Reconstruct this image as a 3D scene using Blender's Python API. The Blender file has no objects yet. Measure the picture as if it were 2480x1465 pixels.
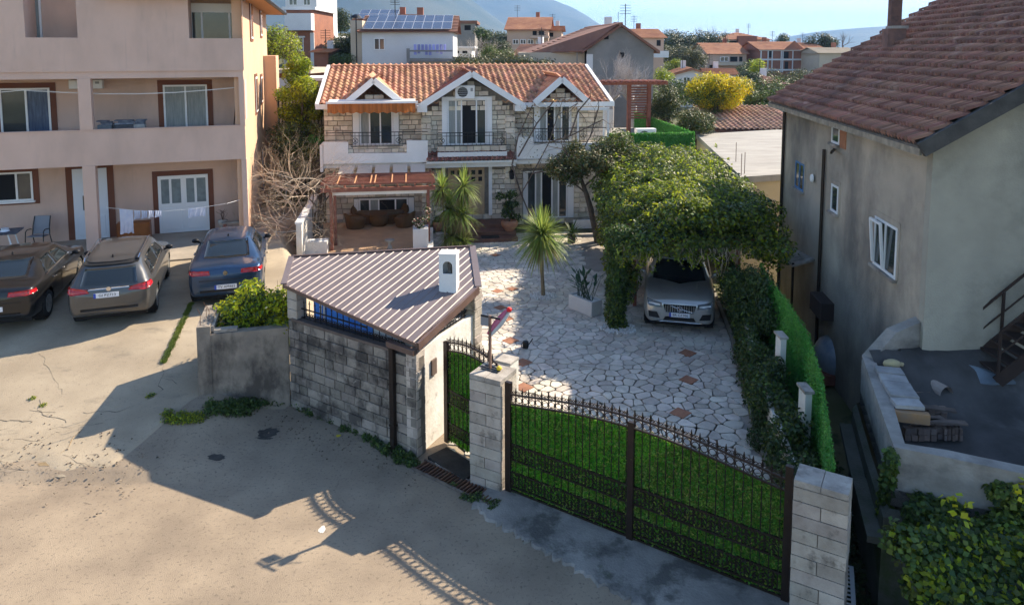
import bpy, math, random
import numpy as np
from mathutils import Vector, Matrix, Quaternion
R = math.radians
rnd = random.Random(7)
nrs = np.random.RandomState(11)
SC = bpy.context.scene
COL = SC.collection

# ------------------------------------------------------------------ camera, sky, sun, exposure
FPX, TILT, HOR, CH = 1750.0, R(5.5), 120.0, 7.5
CY = HOR + FPX * math.tan(TILT)
cd = bpy.data.cameras.new("camera")
cam = bpy.data.objects.new("camera", cd); COL.objects.link(cam)
cam.location = (0, 0, CH); cam.rotation_euler = (R(90) - TILT, 0, 0)
cd.sensor_fit = 'HORIZONTAL'; cd.sensor_width = 36.0
cd.lens = FPX / 2480.0 * 36.0
cd.shift_y = -(732.5 - CY) / 2480.0
cd.clip_start = 0.1; cd.clip_end = 30000
SC.camera = cam

SUN_AZ = math.atan2(0.83, 0.56)      # clockwise from +Y
SUN_EL = R(37.0)
w = bpy.data.worlds.new("World"); SC.world = w; w.use_nodes = True
nt = w.node_tree
sky = nt.nodes.new("ShaderNodeTexSky"); sky.sky_type = 'NISHITA'; sky.sun_disc = False
sky.sun_elevation = SUN_EL; sky.sun_rotation = SUN_AZ
sky.air_density = 1.0; sky.dust_density = 0.4; sky.ozone_density = 2.2
bg = nt.nodes["Background"]; bg.inputs[1].default_value = 0.108
nt.links.new(sky.outputs[0], bg.inputs[0])
sd = bpy.data.lights.new("sun", 'SUN'); sd.energy = 5.0; sd.angle = R(0.5); sd.color = (1.0, 0.87, 0.68)
sun = bpy.data.objects.new("sun", sd); COL.objects.link(sun)
sdir = Vector((math.sin(SUN_AZ) * math.cos(SUN_EL), math.cos(SUN_AZ) * math.cos(SUN_EL), math.sin(SUN_EL)))
sun.rotation_euler = sdir.to_track_quat('Z', 'Y').to_euler(); sun.location = (30, 20, 40)
SC.view_settings.view_transform = 'Standard'; SC.view_settings.look = 'None'
SC.view_settings.exposure = 1.25; SC.view_settings.gamma = 1.0
SC.view_settings.use_curve_mapping = False
SC.render.engine = 'CYCLES'
cy = SC.cycles
cy.use_denoising = True; cy.max_bounces = 6; cy.diffuse_bounces = 3; cy.glossy_bounces = 3
cy.transmission_bounces = 6; cy.transparent_max_bounces = 8; cy.volume_bounces = 0
cy.sample_clamp_indirect = 6.0; cy.use_adaptive_sampling = True; cy.adaptive_threshold = 0.02

# ------------------------------------------------------------------ sight lines (a pixel of the 2480 px photograph -> a point of the place)
def ray(u, v):
    x = (u - 1240) / FPX; y = -(v - CY) / FPX; c, s = math.cos(TILT), math.sin(TILT)
    return Vector((x, c + y * s, -s + y * c))
EYE = Vector((0, 0, CH))
def atz(u, v, z=0.0):
    d = ray(u, v); return EYE + d * ((z - CH) / d.z)
def aty(u, v, Y):
    d = ray(u, v); return EYE + d * (Y / d.y)

class Frame:
    """a place with its own axes: x along a facade, y into the building, z up"""
    def __init__(s, o, ang):
        s.o = Vector(o); s.a = ang; c, n = math.cos(ang), math.sin(ang)
        s.ux = Vector((c, n, 0)); s.uy = Vector((-n, c, 0))
    def px(s, u, v, y=0.0):
        d = ray(u, v); p0 = s.o + s.uy * y
        t = (p0 - EYE).dot(s.uy) / d.dot(s.uy)
        q = EYE + d * t - s.o
        return q.dot(s.ux), q.z
    def w(s, x, y, z=0):
        return s.o + s.ux * x + s.uy * y + Vector((0, 0, z))
    def loc(s, p):
        q = Vector(p) - s.o; return Vector((q.dot(s.ux), q.dot(s.uy), q.z))

# ------------------------------------------------------------------ materials
MATS = {}
def lin(c): return tuple(c) + (1,) if len(c) == 3 else tuple(c)
def M(name, c1, c2=None, scale=4.0, rough=0.85, bump=0.0, bscale=30.0, metal=0.0, isl=0.0, hue=0.0, dirt=None, dirt2=None,
      spec=0.3, coat=0.0, trans=0.0, det=6.0, emit=None, alpha=None, stretch=None, wave=None, lo=0.35, hi=0.65):
    if name in MATS: return MATS[name]
    m = bpy.data.materials.new(name); m.use_nodes = True; MATS[name] = m
    n = m.node_tree.nodes; l = m.node_tree.links; b = n["Principled BSDF"]
    b.inputs["Roughness"].default_value = rough; b.inputs["Metallic"].default_value = metal
    b.inputs["Specular IOR Level"].default_value = spec; b.inputs["Coat Weight"].default_value = coat
    tc = n.new("ShaderNodeTexCoord"); src = tc.outputs["Object"]
    if stretch:
        mp = n.new("ShaderNodeMapping"); mp.inputs["Scale"].default_value = stretch
        l.new(src, mp.inputs[0]); src = mp.outputs[0]
    def noise(sc, d=det, rg=0.6, s=src):
        t = n.new("ShaderNodeTexNoise"); t.inputs["Scale"].default_value = sc; t.inputs["Detail"].default_value = d
        t.inputs["Roughness"].default_value = rg; l.new(s, t.inputs["Vector"]); return t
    def mix(fac, a, bb, mode='MIX'):
        x = n.new("ShaderNodeMix"); x.data_type = 'RGBA'; x.blend_type = mode
        for so, v in ((x.inputs[0], fac), (x.inputs[6], a), (x.inputs[7], bb)):
            if isinstance(v, (float, int)): so.default_value = v
            elif isinstance(v, tuple): so.default_value = lin(v)
            else: l.new(v, so)
        return x.outputs[2]
    def ramp(v, lo, hi):
        r = n.new("ShaderNodeMapRange"); r.inputs[1].default_value = lo; r.inputs[2].default_value = hi; l.new(v, r.inputs[0]); return r.outputs[0]
    col = tuple(c1)
    if c2 is not None:
        col = mix(ramp(noise(scale).outputs[0], lo, hi), tuple(c1), tuple(c2))
    for k, dd in enumerate((dirt, dirt2)):
        if dd:
            dc, sc, lo_, hi_, amt = dd[:5]
            s2 = src
            if len(dd) > 5:
                mp = n.new("ShaderNodeMapping"); mp.inputs["Scale"].default_value = dd[5]; l.new(tc.outputs["Object"], mp.inputs[0]); s2 = mp.outputs[0]
            f = ramp(noise(sc, 8.0, 0.65, s2).outputs[0], lo_, hi_)
            mm = n.new("ShaderNodeMath"); mm.operation = 'MULTIPLY'; mm.inputs[1].default_value = amt; l.new(f, mm.inputs[0])
            col = mix(mm.outputs[0], col, tuple(dc))
    if isl > 0 or hue > 0:
        g = n.new("ShaderNodeNewGeometry"); oi = n.new("ShaderNodeObjectInfo")
        ad = n.new("ShaderNodeMath"); ad.operation = 'ADD'; l.new(g.outputs["Random Per Island"], ad.inputs[0]); l.new(oi.outputs["Random"], ad.inputs[1])
        fr = n.new("ShaderNodeMath"); fr.operation = 'FRACT'; l.new(ad.outputs[0], fr.inputs[0])
        r = n.new("ShaderNodeMapRange"); r.inputs[3].default_value = 1 - isl; r.inputs[4].default_value = 1 + isl; l.new(fr.outputs[0], r.inputs[0])
        m7 = n.new("ShaderNodeMath"); m7.operation = 'MULTIPLY'; m7.inputs[1].default_value = 7.31; l.new(fr.outputs[0], m7.inputs[0])
        f2 = n.new("ShaderNodeMath"); f2.operation = 'FRACT'; l.new(m7.outputs[0], f2.inputs[0])
        r2 = n.new("ShaderNodeMapRange"); r2.inputs[3].default_value = 0.5 - hue; r2.inputs[4].default_value = 0.5 + hue; l.new(f2.outputs[0], r2.inputs[0])
        hs = n.new("ShaderNodeHueSaturation"); l.new(r.outputs[0], hs.inputs["Value"]); l.new(r2.outputs[0], hs.inputs["Hue"])
        if isinstance(col, tuple): hs.inputs["Color"].default_value = lin(col)
        else: l.new(col, hs.inputs["Color"])
        col = hs.outputs[0]
    if isinstance(col, tuple): b.inputs["Base Color"].default_value = lin(col)
    else: l.new(col, b.inputs["Base Color"])
    if bump:
        bn = n.new("ShaderNodeBump"); bn.inputs["Strength"].default_value = bump; bn.inputs["Distance"].default_value = 0.02
        l.new(noise(bscale, 5.0).outputs[0], bn.inputs["Height"]); l.new(bn.outputs[0], b.inputs["Normal"])
    if trans:
        out = n["Material Output"]; tr = n.new("ShaderNodeBsdfTranslucent")
        if isinstance(col, tuple): tr.inputs[0].default_value = lin(col)
        else: l.new(col, tr.inputs[0])
        mx = n.new("ShaderNodeMixShader"); mx.inputs[0].default_value = trans
        l.new(b.outputs[0], mx.inputs[1]); l.new(tr.outputs[0], mx.inputs[2]); l.new(mx.outputs[0], out.inputs[0])
    if emit:
        b.inputs["Emission Color"].default_value = lin(emit[0]); b.inputs["Emission Strength"].default_value = emit[1]
    return m

def leafmat(name, c1, c2, isl=0.35, hue=0.03, trans=0.3, rough=0.5, scale=1.2):
    return M(name, c1, c2, scale=scale, rough=rough, isl=isl, hue=hue, trans=trans, spec=0.35)

# ------------------------------------------------------------------ mesh building
class MB:
    def __init__(s): s.v = []; s.f = []; s.m = []
    def add(s, v, f, m=0):
        o = len(s.v); s.v += [tuple(p) for p in v]; s.f += [tuple(i + o for i in q) for q in f]; s.m += [m] * len(f); return s
    def box(s, x0, x1, y0, y1, z0, z1, m=0):
        return s.add([(x0, y0, z0), (x1, y0, z0), (x1, y1, z0), (x0, y1, z0), (x0, y0, z1), (x1, y0, z1), (x1, y1, z1), (x0, y1, z1)],
                     [(0, 3, 2, 1), (4, 5, 6, 7), (0, 1, 5, 4), (1, 2, 6, 5), (2, 3, 7, 6), (3, 0, 4, 7)], m)
    def bev(s, x0, x1, y0, y1, z0, z1, b=0.01, m=0):
        """box whose -y face is bevelled back on its four sides"""
        return s.add([(x0, y0 + b, z0), (x1, y0 + b, z0), (x1, y1, z0), (x0, y1, z0), (x0, y0 + b, z1), (x1, y0 + b, z1), (x1, y1, z1), (x0, y1, z1),
                      (x0 + b, y0, z0 + b), (x1 - b, y0, z0 + b), (x1 - b, y0, z1 - b), (x0 + b, y0, z1 - b)],
                     [(0, 3, 2, 1), (4, 5, 6, 7), (1, 2, 6, 5), (2, 3, 7, 6), (3, 0, 4, 7), (8, 9, 10, 11), (0, 1, 9, 8), (1, 5, 10, 9), (5, 4, 11, 10), (4, 0, 8, 11)], m)
    def xbox(s, c, sx, sy, sz, q=None, m=0):
        q = q or Quaternion(); c = Vector(c)
        P = [c + q @ Vector((a * sx / 2, b * sy / 2, d * sz / 2)) for a, b, d in ((-1, -1, -1), (1, -1, -1), (1, 1, -1), (-1, 1, -1), (-1, -1, 1), (1, -1, 1), (1, 1, 1), (-1, 1, 1))]
        return s.add(P, [(0, 3, 2, 1), (4, 5, 6, 7), (0, 1, 5, 4), (1, 2, 6, 5), (2, 3, 7, 6), (3, 0, 4, 7)], m)
    def bar(s, p, q, wd, ht=None, m=0, up=(0, 0, 1)):
        p, q = Vector(p), Vector(q); ht = ht or wd; d = (q - p)
        if d.length < 1e-6: return s
        d.normalize(); u = Vector(up)
        if abs(d.dot(u)) > 0.98: u = Vector((0, 1, 0))
        a = d.cross(u).normalized(); c = a.cross(d)
        P = []
        for e in (p, q):
            P += [e - a * wd / 2 - c * ht / 2, e + a * wd / 2 - c * ht / 2, e + a * wd / 2 + c * ht / 2, e - a * wd / 2 + c * ht / 2]
        return s.add(P, [(0, 3, 2, 1), (4, 5, 6, 7), (0, 1, 5, 4), (1, 2, 6, 5), (2, 3, 7, 6), (3, 0, 4, 7)], m)
    def tube(s, pts, rr, n=8, m=0, cap=True):
        pts = [Vector(p) for p in pts]; k = len(pts)
        rs = rr if isinstance(rr, (list, tuple)) else [rr] * k
        V = []; a = None
        for i, p in enumerate(pts):
            d = (pts[min(i + 1, k - 1)] - pts[max(i - 1, 0)])
            d = d.normalized() if d.length > 1e-9 else Vector((0, 0, 1))
            if a is None: a = d.orthogonal().normalized()
            a = (a - d * a.dot(d))
            a = a.normalized() if a.length > 1e-6 else d.orthogonal().normalized()
            c = d.cross(a)
            for j in range(n):
                t = 2 * math.pi * j / n; V.append(p + (a * math.cos(t) + c * math.sin(t)) * rs[i])
        F = [(i * n + j, i * n + (j + 1) % n, (i + 1) * n + (j + 1) % n, (i + 1) * n + j) for i in range(k - 1) for j in range(n)]
        if cap: F += [tuple(range(n - 1, -1, -1)), tuple((k - 1) * n + j for j in range(n))]
        return s.add(V, F, m)
    def lathe(s, prof, c=(0, 0, 0), n=16, m=0, axis='z', cap=True):
        c = Vector(c); V = []
        for r, z in prof:
            for j in range(n):
                t = 2 * math.pi * j / n; a, b = r * math.cos(t), r * math.sin(t)
                V.append(c + (Vector((a, b, z)) if axis == 'z' else Vector((a, z, b)) if axis == 'y' else Vector((z, a, b))))
        k = len(prof)
        F = [(i * n + j, i * n + (j + 1) % n, (i + 1) * n + (j + 1) % n, (i + 1) * n + j) for i in range(k - 1) for j in range(n)]
        if cap: F += [tuple(range(n - 1, -1, -1)), tuple((k - 1) * n + j for j in range(n))]
        return s.add(V, F, m)
    def prism(s, poly, z0, z1, m=0):
        """poly: xy points; z0, z1: numbers or functions of (x, y)"""
        a = z0 if callable(z0) else (lambda x, y: z0); b = z1 if callable(z1) else (lambda x, y: z1)
        n = len(poly)
        V = [(x, y, a(x, y)) for x, y in poly] + [(x, y, b(x, y)) for x, y in poly]
        F = [tuple(range(n - 1, -1, -1)), tuple(range(n, 2 * n))] + [(i, (i + 1) % n, n + (i + 1) % n, n + i) for i in range(n)]
        return s.add(V, F, m)
    def yprism(s, poly, y0, y1, m=0):
        """poly: xz points, drawn between y0 and y1"""
        n = len(poly); V = [(x, y0, z) for x, z in poly] + [(x, y1, z) for x, z in poly]
        F = [tuple(range(n)), tuple(range(2 * n - 1, n - 1, -1))] + [(i, n + i, n + (i + 1) % n, (i + 1) % n) for i in range(n)]
        return s.add(V, F, m)
    def ball(s, c, r, n=10, k=6, m=0):
        rx, ry, rz = (r, r, r) if isinstance(r, (int, float)) else r
        c = Vector(c); V = [c + Vector((0, 0, -rz))]
        for i in range(1, k):
            t = -math.pi / 2 + math.pi * i / k
            for j in range(n):
                a = 2 * math.pi * j / n; V.append(c + Vector((rx * math.cos(t) * math.cos(a), ry * math.cos(t) * math.sin(a), rz * math.sin(t))))
        V.append(c + Vector((0, 0, rz))); L = len(V) - 1
        F = [(0, 1 + (j + 1) % n, 1 + j) for j in range(n)]
        for i in range(k - 2):
            for j in range(n):
                a = 1 + i * n; F.append((a + j, a + (j + 1) % n, a + n + (j + 1) % n, a + n + j))
        a = 1 + (k - 2) * n
        F += [(a + j, a + (j + 1) % n, L) for j in range(n)]
        return s.add(V, F, m)
    def mesh(s, name, mats, smooth=False):
        me = bpy.data.meshes.new(name); me.from_pydata([tuple(p) for p in s.v], [], s.f)
        mats = mats if isinstance(mats, (list, tuple)) else [mats]
        for x in mats: me.materials.append(x)
        if len(mats) > 1: me.polygons.foreach_set("material_index", s.m)
        if smooth: me.polygons.foreach_set("use_smooth", [True] * len(s.f))
        me.update(); return me
    def build(s, name, mats, parent=None, smooth=False, **kw):
        if not s.v: return None
        return link(name, s.mesh(name, mats, smooth), parent, **kw)
def link(name, data, parent=None, loc=None, rot=None, **kw):
    o = bpy.data.objects.new(name, data); COL.objects.link(o)
    if parent is not None: o.parent = parent
    if loc is not None: o.location = loc
    if rot is not None: o.rotation_euler = rot
    for k, v in kw.items():
        if v: o['category' if k == 'cat' else k] = v
    return o
def thing(name, label, cat, fr=None, loc=None, rotz=0.0, group=None):
    if fr is not None: loc = fr.o; rotz = fr.a
    return link(name, None, loc=loc or (0, 0, 0), rot=(0, 0, rotz), label=label, cat=cat, group=group)
def tag(o, label, cat=None, group=None):
    o['label'] = label
    if cat: o['category'] = cat
    if group: o['group'] = group
    return o
KIDS = {}
def copy_tree(o, parent=None, shallow=False):
    c = o.copy(); COL.objects.link(c)
    if parent is not None: c.parent = parent
    for ch in [x for x in o.children]: copy_tree(ch, c)
    return c
def npmesh(name, V, F, mats, smooth=False, mi=None):
    """V: n x 3, F: m x 3 or m x 4 arrays"""
    me = bpy.data.meshes.new(name); k = F.shape[1]
    me.vertices.add(len(V)); me.vertices.foreach_set("co", np.asarray(V, np.float32).ravel())
    me.loops.add(F.size); me.loops.foreach_set("vertex_index", F.astype(np.int32).ravel())
    me.polygons.add(len(F)); me.polygons.foreach_set("loop_start", np.arange(0, F.size, k, dtype=np.int32))
    mats = mats if isinstance(mats, (list, tuple)) else [mats]
    for x in mats: me.materials.append(x)
    if mi is not None: me.polygons.foreach_set("material_index", mi.astype(np.int32))
    if smooth: me.polygons.foreach_set("use_smooth", np.ones(len(F), bool))
    me.update(calc_edges=True); me.validate(); return me
def leaf_arrays(P, N, L, W, droop=0.35, rs=nrs):
    """a pointed four-cornered leaf at each point; N: rough facing"""
    n = len(P); N = N + rs.normal(0, 0.55, (n, 3)); N /= np.linalg.norm(N, axis=1)[:, None] + 1e-9
    T = rs.normal(0, 1, (n, 3)); T[:, 2] -= droop; T -= N * (T * N).sum(1)[:, None]; T /= np.linalg.norm(T, axis=1)[:, None] + 1e-9
    B = np.cross(N, T); s = rs.uniform(0.65, 1.25, (n, 1)); L = L * s; W = W * s
    V = np.stack([P, P + T * L * 0.5 + B * W * 0.5 + N * L * .06, P + T * L, P + T * L * 0.5 - B * W * 0.5 + N * L * .06], 1).reshape(-1, 3)
    F = np.arange(n * 4).reshape(n, 4); return V, F
def in_blobs(blobs, n, shell=0.55, rs=nrs):
    """points in and on ellipsoids: (centre, radii); returns points and outward normals"""
    c = np.array([list(b[0]) for b in blobs], float); r = np.array([list(b[1]) if hasattr(b[1], '__len__') else [b[1]] * 3 for b in blobs], float)
    wgt = (r[:, 0] * r[:, 1] + r[:, 0] * r[:, 2]); wgt /= wgt.sum()
    i = rs.choice(len(blobs), n, p=wgt); d = rs.normal(0, 1, (n, 3)); d /= np.linalg.norm(d, axis=1)[:, None]
    k = shell + (1.06 - shell) * rs.uniform(0, 1, n) ** 0.6
    P = c[i] + d * r[i] * k[:, None]; N = d / r[i]; N /= np.linalg.norm(N, axis=1)[:, None]
    return P, N
def foliage(name, blobs, n, L, W, mats, parent=None, shell=0.5, droop=0.35, up=0.3, split=None, zmin=None, **kw):
    P, N = in_blobs(blobs, n, shell)
    if zmin is not None:
        k = P[:, 2] > zmin; P = P[k]; N = N[k]
    N[:, 2] += up
    V, F = leaf_arrays(P, N, L, W, droop)
    mats = mats if isinstance(mats, (list, tuple)) else [mats]; mi = None
    if len(mats) > 1: mi = nrs.choice(len(mats), len(F), p=split)
    return link(name, npmesh(name, V, F, mats, mi=mi), parent, **kw)
def branches(mb, p, d, L, r, depth, spread=0.6, n=3, m=0, up=0.1, seg=3, k=5, shrink=0.68):
    """a limb that bends and divides"""
    pts = [Vector(p)]; d = Vector(d).normalized(); rr = [r]
    for i in range(seg):
        d = (d + Vector((rnd.gauss(0, .13), rnd.gauss(0, .13), rnd.gauss(0, .09) + up * .3))).normalized()
        pts.append(pts[-1] + d * L / seg); rr.append(r * (1 - 0.4 * (i + 1) / seg))
    mb.tube(pts, rr, k if depth > 1 else 3, m, cap=False)
    ends = []
    if depth <= 0: return [pts[-1]]
    for j in range(n):
        a = rnd.uniform(0, 2 * math.pi); o = d.orthogonal().normalized(); o.rotate(Quaternion(d, a))
        nd = (d + o * spread * rnd.uniform(.6, 1.3) + Vector((0, 0, up))).normalized()
        st = pts[-1] if j < 2 else pts[-2]
        ends += branches(mb, st, nd, L * shrink * rnd.uniform(.8, 1.15), rr[-1] * 0.72, depth - 1, spread, n, m, up, max(2, seg - 1), k, shrink)
    return ends
def pieces(name, parent, items, mat, limit=300, rest_name=None, key=None):
    """items: list of MB (one piece each); the first `limit` become objects of their own, the rest one stuff part"""
    for it in items[:limit]: it.build(name, mat, parent)
    if len(items) > limit:
        mb = MB()
        for it in items[limit:]: mb.add(it.v, it.f)
        mb.build(rest_name or name + '_field', mat, parent, kind='stuff')
def smooth(t, a, b):
    t = min(1, max(0, (t - a) / (b - a))); return t * t * (3 - 2 * t)
# ================================================================== THE SETTING
FENCE = [(4.15, 8.0), (4.42, 9.6), (5.35, 13.3), (6.35, 18.3), (7.0, 22.5), (7.7, 26.0)]
def fence_x(y):
    for (x0, y0), (x1, y1) in zip(FENCE, FENCE[1:]):
        if y < y1 or (x1, y1) == FENCE[-1]: return x0 + (x1 - x0) * (y - y0) / (y1 - y0)
def left_x(y):
    return float(np.interp(y, [14.6, 20, 24, 26], [-4.75, -5.3, -7.0, -7.6]))
def GZ(x, y):
    z = 0.0
    l = smooth(left_x(y) - x, 0.0, 0.9 if y > 16 else 1.6)
    if l > 0 and y > 12: z += l * (0.98 * smooth(y, 10.9, 17.6))
    if y > 36:
        t = y - 36; sl = smooth(5 - x, 0, 30)
        z += 0.05 * min(t, 74) + 0.115 * sl * min(t, 46)
        if l > 0 and x > -26: z -= l * 0.98 * smooth(y, 36, 44) * (1 if x > -16 else 0.5)
    if x > fence_x(min(max(y, 8), 26)) + 0.12 and y < 25.2 and x < 30: z = -0.85
    return z
def at(u, v, lo=2.0, hi=400.0):
    """where the sight line meets the ground"""
    d = ray(u, v); t = lo
    while t < hi:
        p = EYE + d * t
        if p.z <= GZ(p.x, p.y): p.z = GZ(p.x, p.y); break
        t += 0.05 if t < 60 else 0.5
    return p
def axis(fine0, fine1, step, far0, far1, g=1.25):
    a = list(np.arange(fine0, fine1 + 1e-6, step)); s = step; p = fine1
    while p < far1: s *= g; p += s; a.append(p)
    s = step; p = fine0; b = []
    while p > far0: s *= g; p -= s; b.append(p)
    return b[::-1] + a
def sheet(name, xs, ys, zf, mat, **kw):
    nx, ny = len(xs), len(ys)
    V = np.array([(x, y, zf(x, y)) for y in ys for x in xs])
    F = np.array([(j * nx + i, j * nx + i + 1, (j + 1) * nx + i + 1, (j + 1) * nx + i) for j in range(ny - 1) for i in range(nx - 1)])
    return link(name, npmesh(name, V, F, mat, smooth=kw.pop('smooth', True)), **kw)

m_earth = M('earth_green', (.075, .085, .03), (.17, .14, .075), scale=.35, bump=.5, bscale=6, dirt=((.03, .045, .015), 1.3, .5, .62, .8))
def ground_z(x, y):
    return GZ(x, y) - (0.06 if y < 34 else 0.02)
sheet('ground', axis(-24, 20, .5, -7000, 7000), axis(-4, 42, .5, -60, 7000), ground_z, m_earth, kind='structure')

# ---- street and driveway
m_street = M('street_concrete', (.355, .28, .20), (.245, .192, .14), scale=.8, rough=.93, bump=.6, bscale=90, det=12,
             dirt=((.17, .13, .095), .45, .5, .72, .45), dirt2=((.09, .075, .06), 18.0, .55, .68, .65))
m_drive = M('driveway_concrete', (.41, .335, .24), (.30, .24, .17), scale=.6, rough=.92, bump=.4, bscale=50,
            dirt=((.15, .13, .10), 1.1, .55, .72, .55, (1, 2.4, 1)), dirt2=((.12, .10, .08), 22.0, .57, .70, .55))
DRV0 = 11.95
def street_edge(x): return DRV0 + .25 * math.sin(x * 1.3) + .12 * math.sin(x * 4.1)
def slab_edge(x): return street_edge(x) + .03 * math.sin(x * 7.3) + .012 * math.sin(x * 17) + 2.5 * smooth(x, -7.3, -6.3)
V = []; xs = list(np.arange(-26, -15, .4)) + list(np.arange(-15, -4, .2)) + list(np.arange(-4, 4.41, .4)) + [4.42]
sheet('street', xs, list(np.arange(0, 10, .4)) + list(np.arange(10, 17.2, .15)), lambda x, y: GZ(x, y) - (0 if y < 16.5 or x < -4.6 else .03), m_street, kind='structure')
# driveway: a cast slab with an uneven front edge, 4 cm proud of the street
xs = list(np.arange(-26, -15, .35)) + list(np.arange(-15, -4.75, .12)) + [-4.74]; V = []; F = []; ny = 40
for x0_ in xs:
    x = x0_
    y0 = slab_edge(x)
    for j in range(ny + 1):
        y = y0 + (29.5 - y0) * (j / ny) ** 1.2; x = -26 + (x0_ + 26) * (left_x(y) + 26) / (26 - 4.74)
        V.append((x, y, GZ(x, y) + (.022 if j else -.03)))
for i in range(len(xs) - 1):
    for j in range(ny): F.append((i * (ny + 1) + j, (i + 1) * (ny + 1) + j, (i + 1) * (ny + 1) + j + 1, i * (ny + 1) + j + 1))
link('driveway', npmesh('driveway', np.array(V), np.array(F), m_drive, smooth=True), kind='structure')
# cracked broken edge of the driveway: slabs and crumbs
mb = MB()
for k in range(420):
    x = rnd.uniform(-13.5, -6.4); y = street_edge(x) + rnd.gauss(0.25, .42)
    s = rnd.uniform(.005, .016); z = GZ(x, y) + .03
    mb.xbox((x, y, z + s * .2), s * 2.2, s * 1.6, s, Quaternion((0, 0, 1), rnd.uniform(0, 3)))
for k in range(260):
    u = rnd.uniform(1180, 1420); v = 1195 + (u - 1180) * .55 + rnd.gauss(10, 16); p = atz(u, v, .02); s = rnd.uniform(.006, .016)
    mb.xbox((p.x, p.y, .02), s * 2, s * 1.6, s, Quaternion((0, 0, 1), rnd.uniform(0, 3)))
for k in range(240):
    u = rnd.uniform(640, 1010); v = 1010 + (u - 640) * .33 + rnd.gauss(0, 26); p = at(u, v); s = rnd.uniform(.006, .014)
    mb.xbox((p.x, p.y, p.z + .008), s * 2, s * 1.6, s, Quaternion((0, 0, 1), rnd.uniform(0, 3)))
mb.build('gravel', M('gravel_bits', (.24, .19, .14), (.10, .08, .06), scale=3, isl=.5), kind='stuff')
def blob(name, u, v, rx, ry, mat, n=18, dz=.004, **kw):
    p = at(u, v); mb = MB(); V = [(p.x, p.y, p.z + dz)]
    for i in range(n):
        a = 2 * math.pi * i / n; k = rnd.uniform(.75, 1.15); x = p.x + rx * k * math.cos(a); y = p.y + ry * k * math.sin(a); V.append((x, y, GZ(x, y) + dz))
    mb.add(V, [(0, 1 + i, 1 + (i + 1) % n) for i in range(n)]); return mb.build(name, mat, **kw)
# cracks cut as thin dark grooves lying in the concrete
m_crack = M('crack_dark', (.06, .05, .04))
def crack(pts, wd=.02):
    mb = MB(); P = []
    for (a, b) in zip(pts, pts[1:]):
        n = max(2, int((Vector(b) - Vector(a)).length / .12))
        for i in range(n): P.append(Vector(a).lerp(Vector(b), i / n) + Vector((rnd.gauss(0, .025), rnd.gauss(0, .03))))
    V = []; F = []
    for i, p in enumerate(P):
        h = wd * rnd.uniform(.3, 1)
        for s in (-1, 1): V.append((p.x, p.y + s * h / 2, GZ(p.x, p.y) + (.0265 if p.y > slab_edge(p.x) - .05 and p.x < -4.8 else .004)))
    F = [(2 * i, 2 * i + 2, 2 * i + 3, 2 * i + 1) for i in range(len(P) - 1)]
    mb.add(V, F); return mb
def gp(u, v): p = at(u, v); return (p.x, p.y)
CR = [[(95, 975), (105, 1010), (180, 1030)], [(395, 885), (388, 935), (400, 950), (300, 1000), (180, 1010)], [(395, 920), (440, 935)],
      [(0, 1020), (90, 1028)], [(205, 1215), (245, 1220)]]
mb = MB()
for c in CR:
    q = crack([gp(*p) for p in c], .016); mb.add(q.v, q.f)
for k in range(46):
    x = rnd.uniform(-14, -6.6); y = 12.3 + rnd.gauss(.2, .5); P_ = [(x, y)]
    for j in range(rnd.randint(2, 4)): P_.append((P_[-1][0] + rnd.gauss(0, .35), P_[-1][1] + rnd.gauss(0, .16)))
    q = crack(P_, .009); mb.add(q.v, q.f)
for P_ in (((-10.5, 15.5), (-9.2, 14.2), (-9.6, 13.0)), ((-12, 14.5), (-10.5, 14.1))):
    q = crack(P_, .008); mb.add(q.v, q.f)
mb.build('concrete_crack', m_crack, kind='structure')
m_patch = M('road_patch', (.33, .265, .195), (.26, .205, .15), scale=3, rough=.95, bump=.8, bscale=60, dirt=((.12, .1, .08), 24, .56, .7, .5))

# shadowless marks: damp manhole-like stains and the long dry mud smear
m_stain = M('oil_stain', (.045, .04, .035), (.08, .07, .06), scale=6)
for u, v, rx, ry in ((650, 1050, .2, .2), (640, 1062, .16, .05), (525, 1110, .16, .1), (1590, 1385, .3, .14)):
    blob('oil_stain', u, v, rx, ry, m_stain, kind='structure')
m_smear = M('mud_smear', (.23, .165, .09), (.3, .22, .13), scale=5)
mb = MB(); q = crack([gp(*p) for p in ((195, 1050), (165, 1085), (120, 1118))], .09); mb.add(q.v, q.f); mb.build('mud_smear', m_smear, kind='structure')
blob('mud_smear', 112, 1124, .17, .06, m_smear, kind='structure')
blob('paper_scrap', 780, 1284, .05, .09, M('paper_white', (.62, .6, .56)), label='small white paper scrap lying flat on the sunlit street', cat='litter')
blob('fallen_leaf', 820, 1058, .05, .05, M('leaf_fallen_yellow', (.55, .42, .03)), label='small yellow leaf on the shaded street near the block wall', cat='leaf')

# ---- apron of rough concrete before the sliding gate
m_apron = M('apron_concrete', (.33, .30, .265), (.19, .175, .16), scale=1.6, rough=.95, bump=.9, bscale=25, dirt=((.07, .068, .062), 1.3, .5, .6, .8), dirt2=((.09, .11, .05), 2.1, .6, .7, .5))
G0, G1 = Vector((-.04, 11.6, 0)), Vector((3.73, 9.15, 0)); GA = math.atan2(G1.y - G0.y, G1.x - G0.x); GF = Frame(G0, GA)
mb = MB(); n = 90; V = []
for i in range(n + 1):
    x = -.35 + (4.9 + .35) * i / n; wd = .62 + .75 * (i / n) ** .8 + .03 * math.sin(i * 1.9) + rnd.uniform(-.05, .05)
    for y, z in ((.1, .05), (-.12, .055), (-wd, .035), (-wd - .03, .002)):
        p = GF.w(x, y, z); V.append(p)
F = [(4 * i + j, 4 * i + j + 1, 4 * i + 5 + j, 4 * i + 4 + j) for i in range(n) for j in range(3)]
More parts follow.
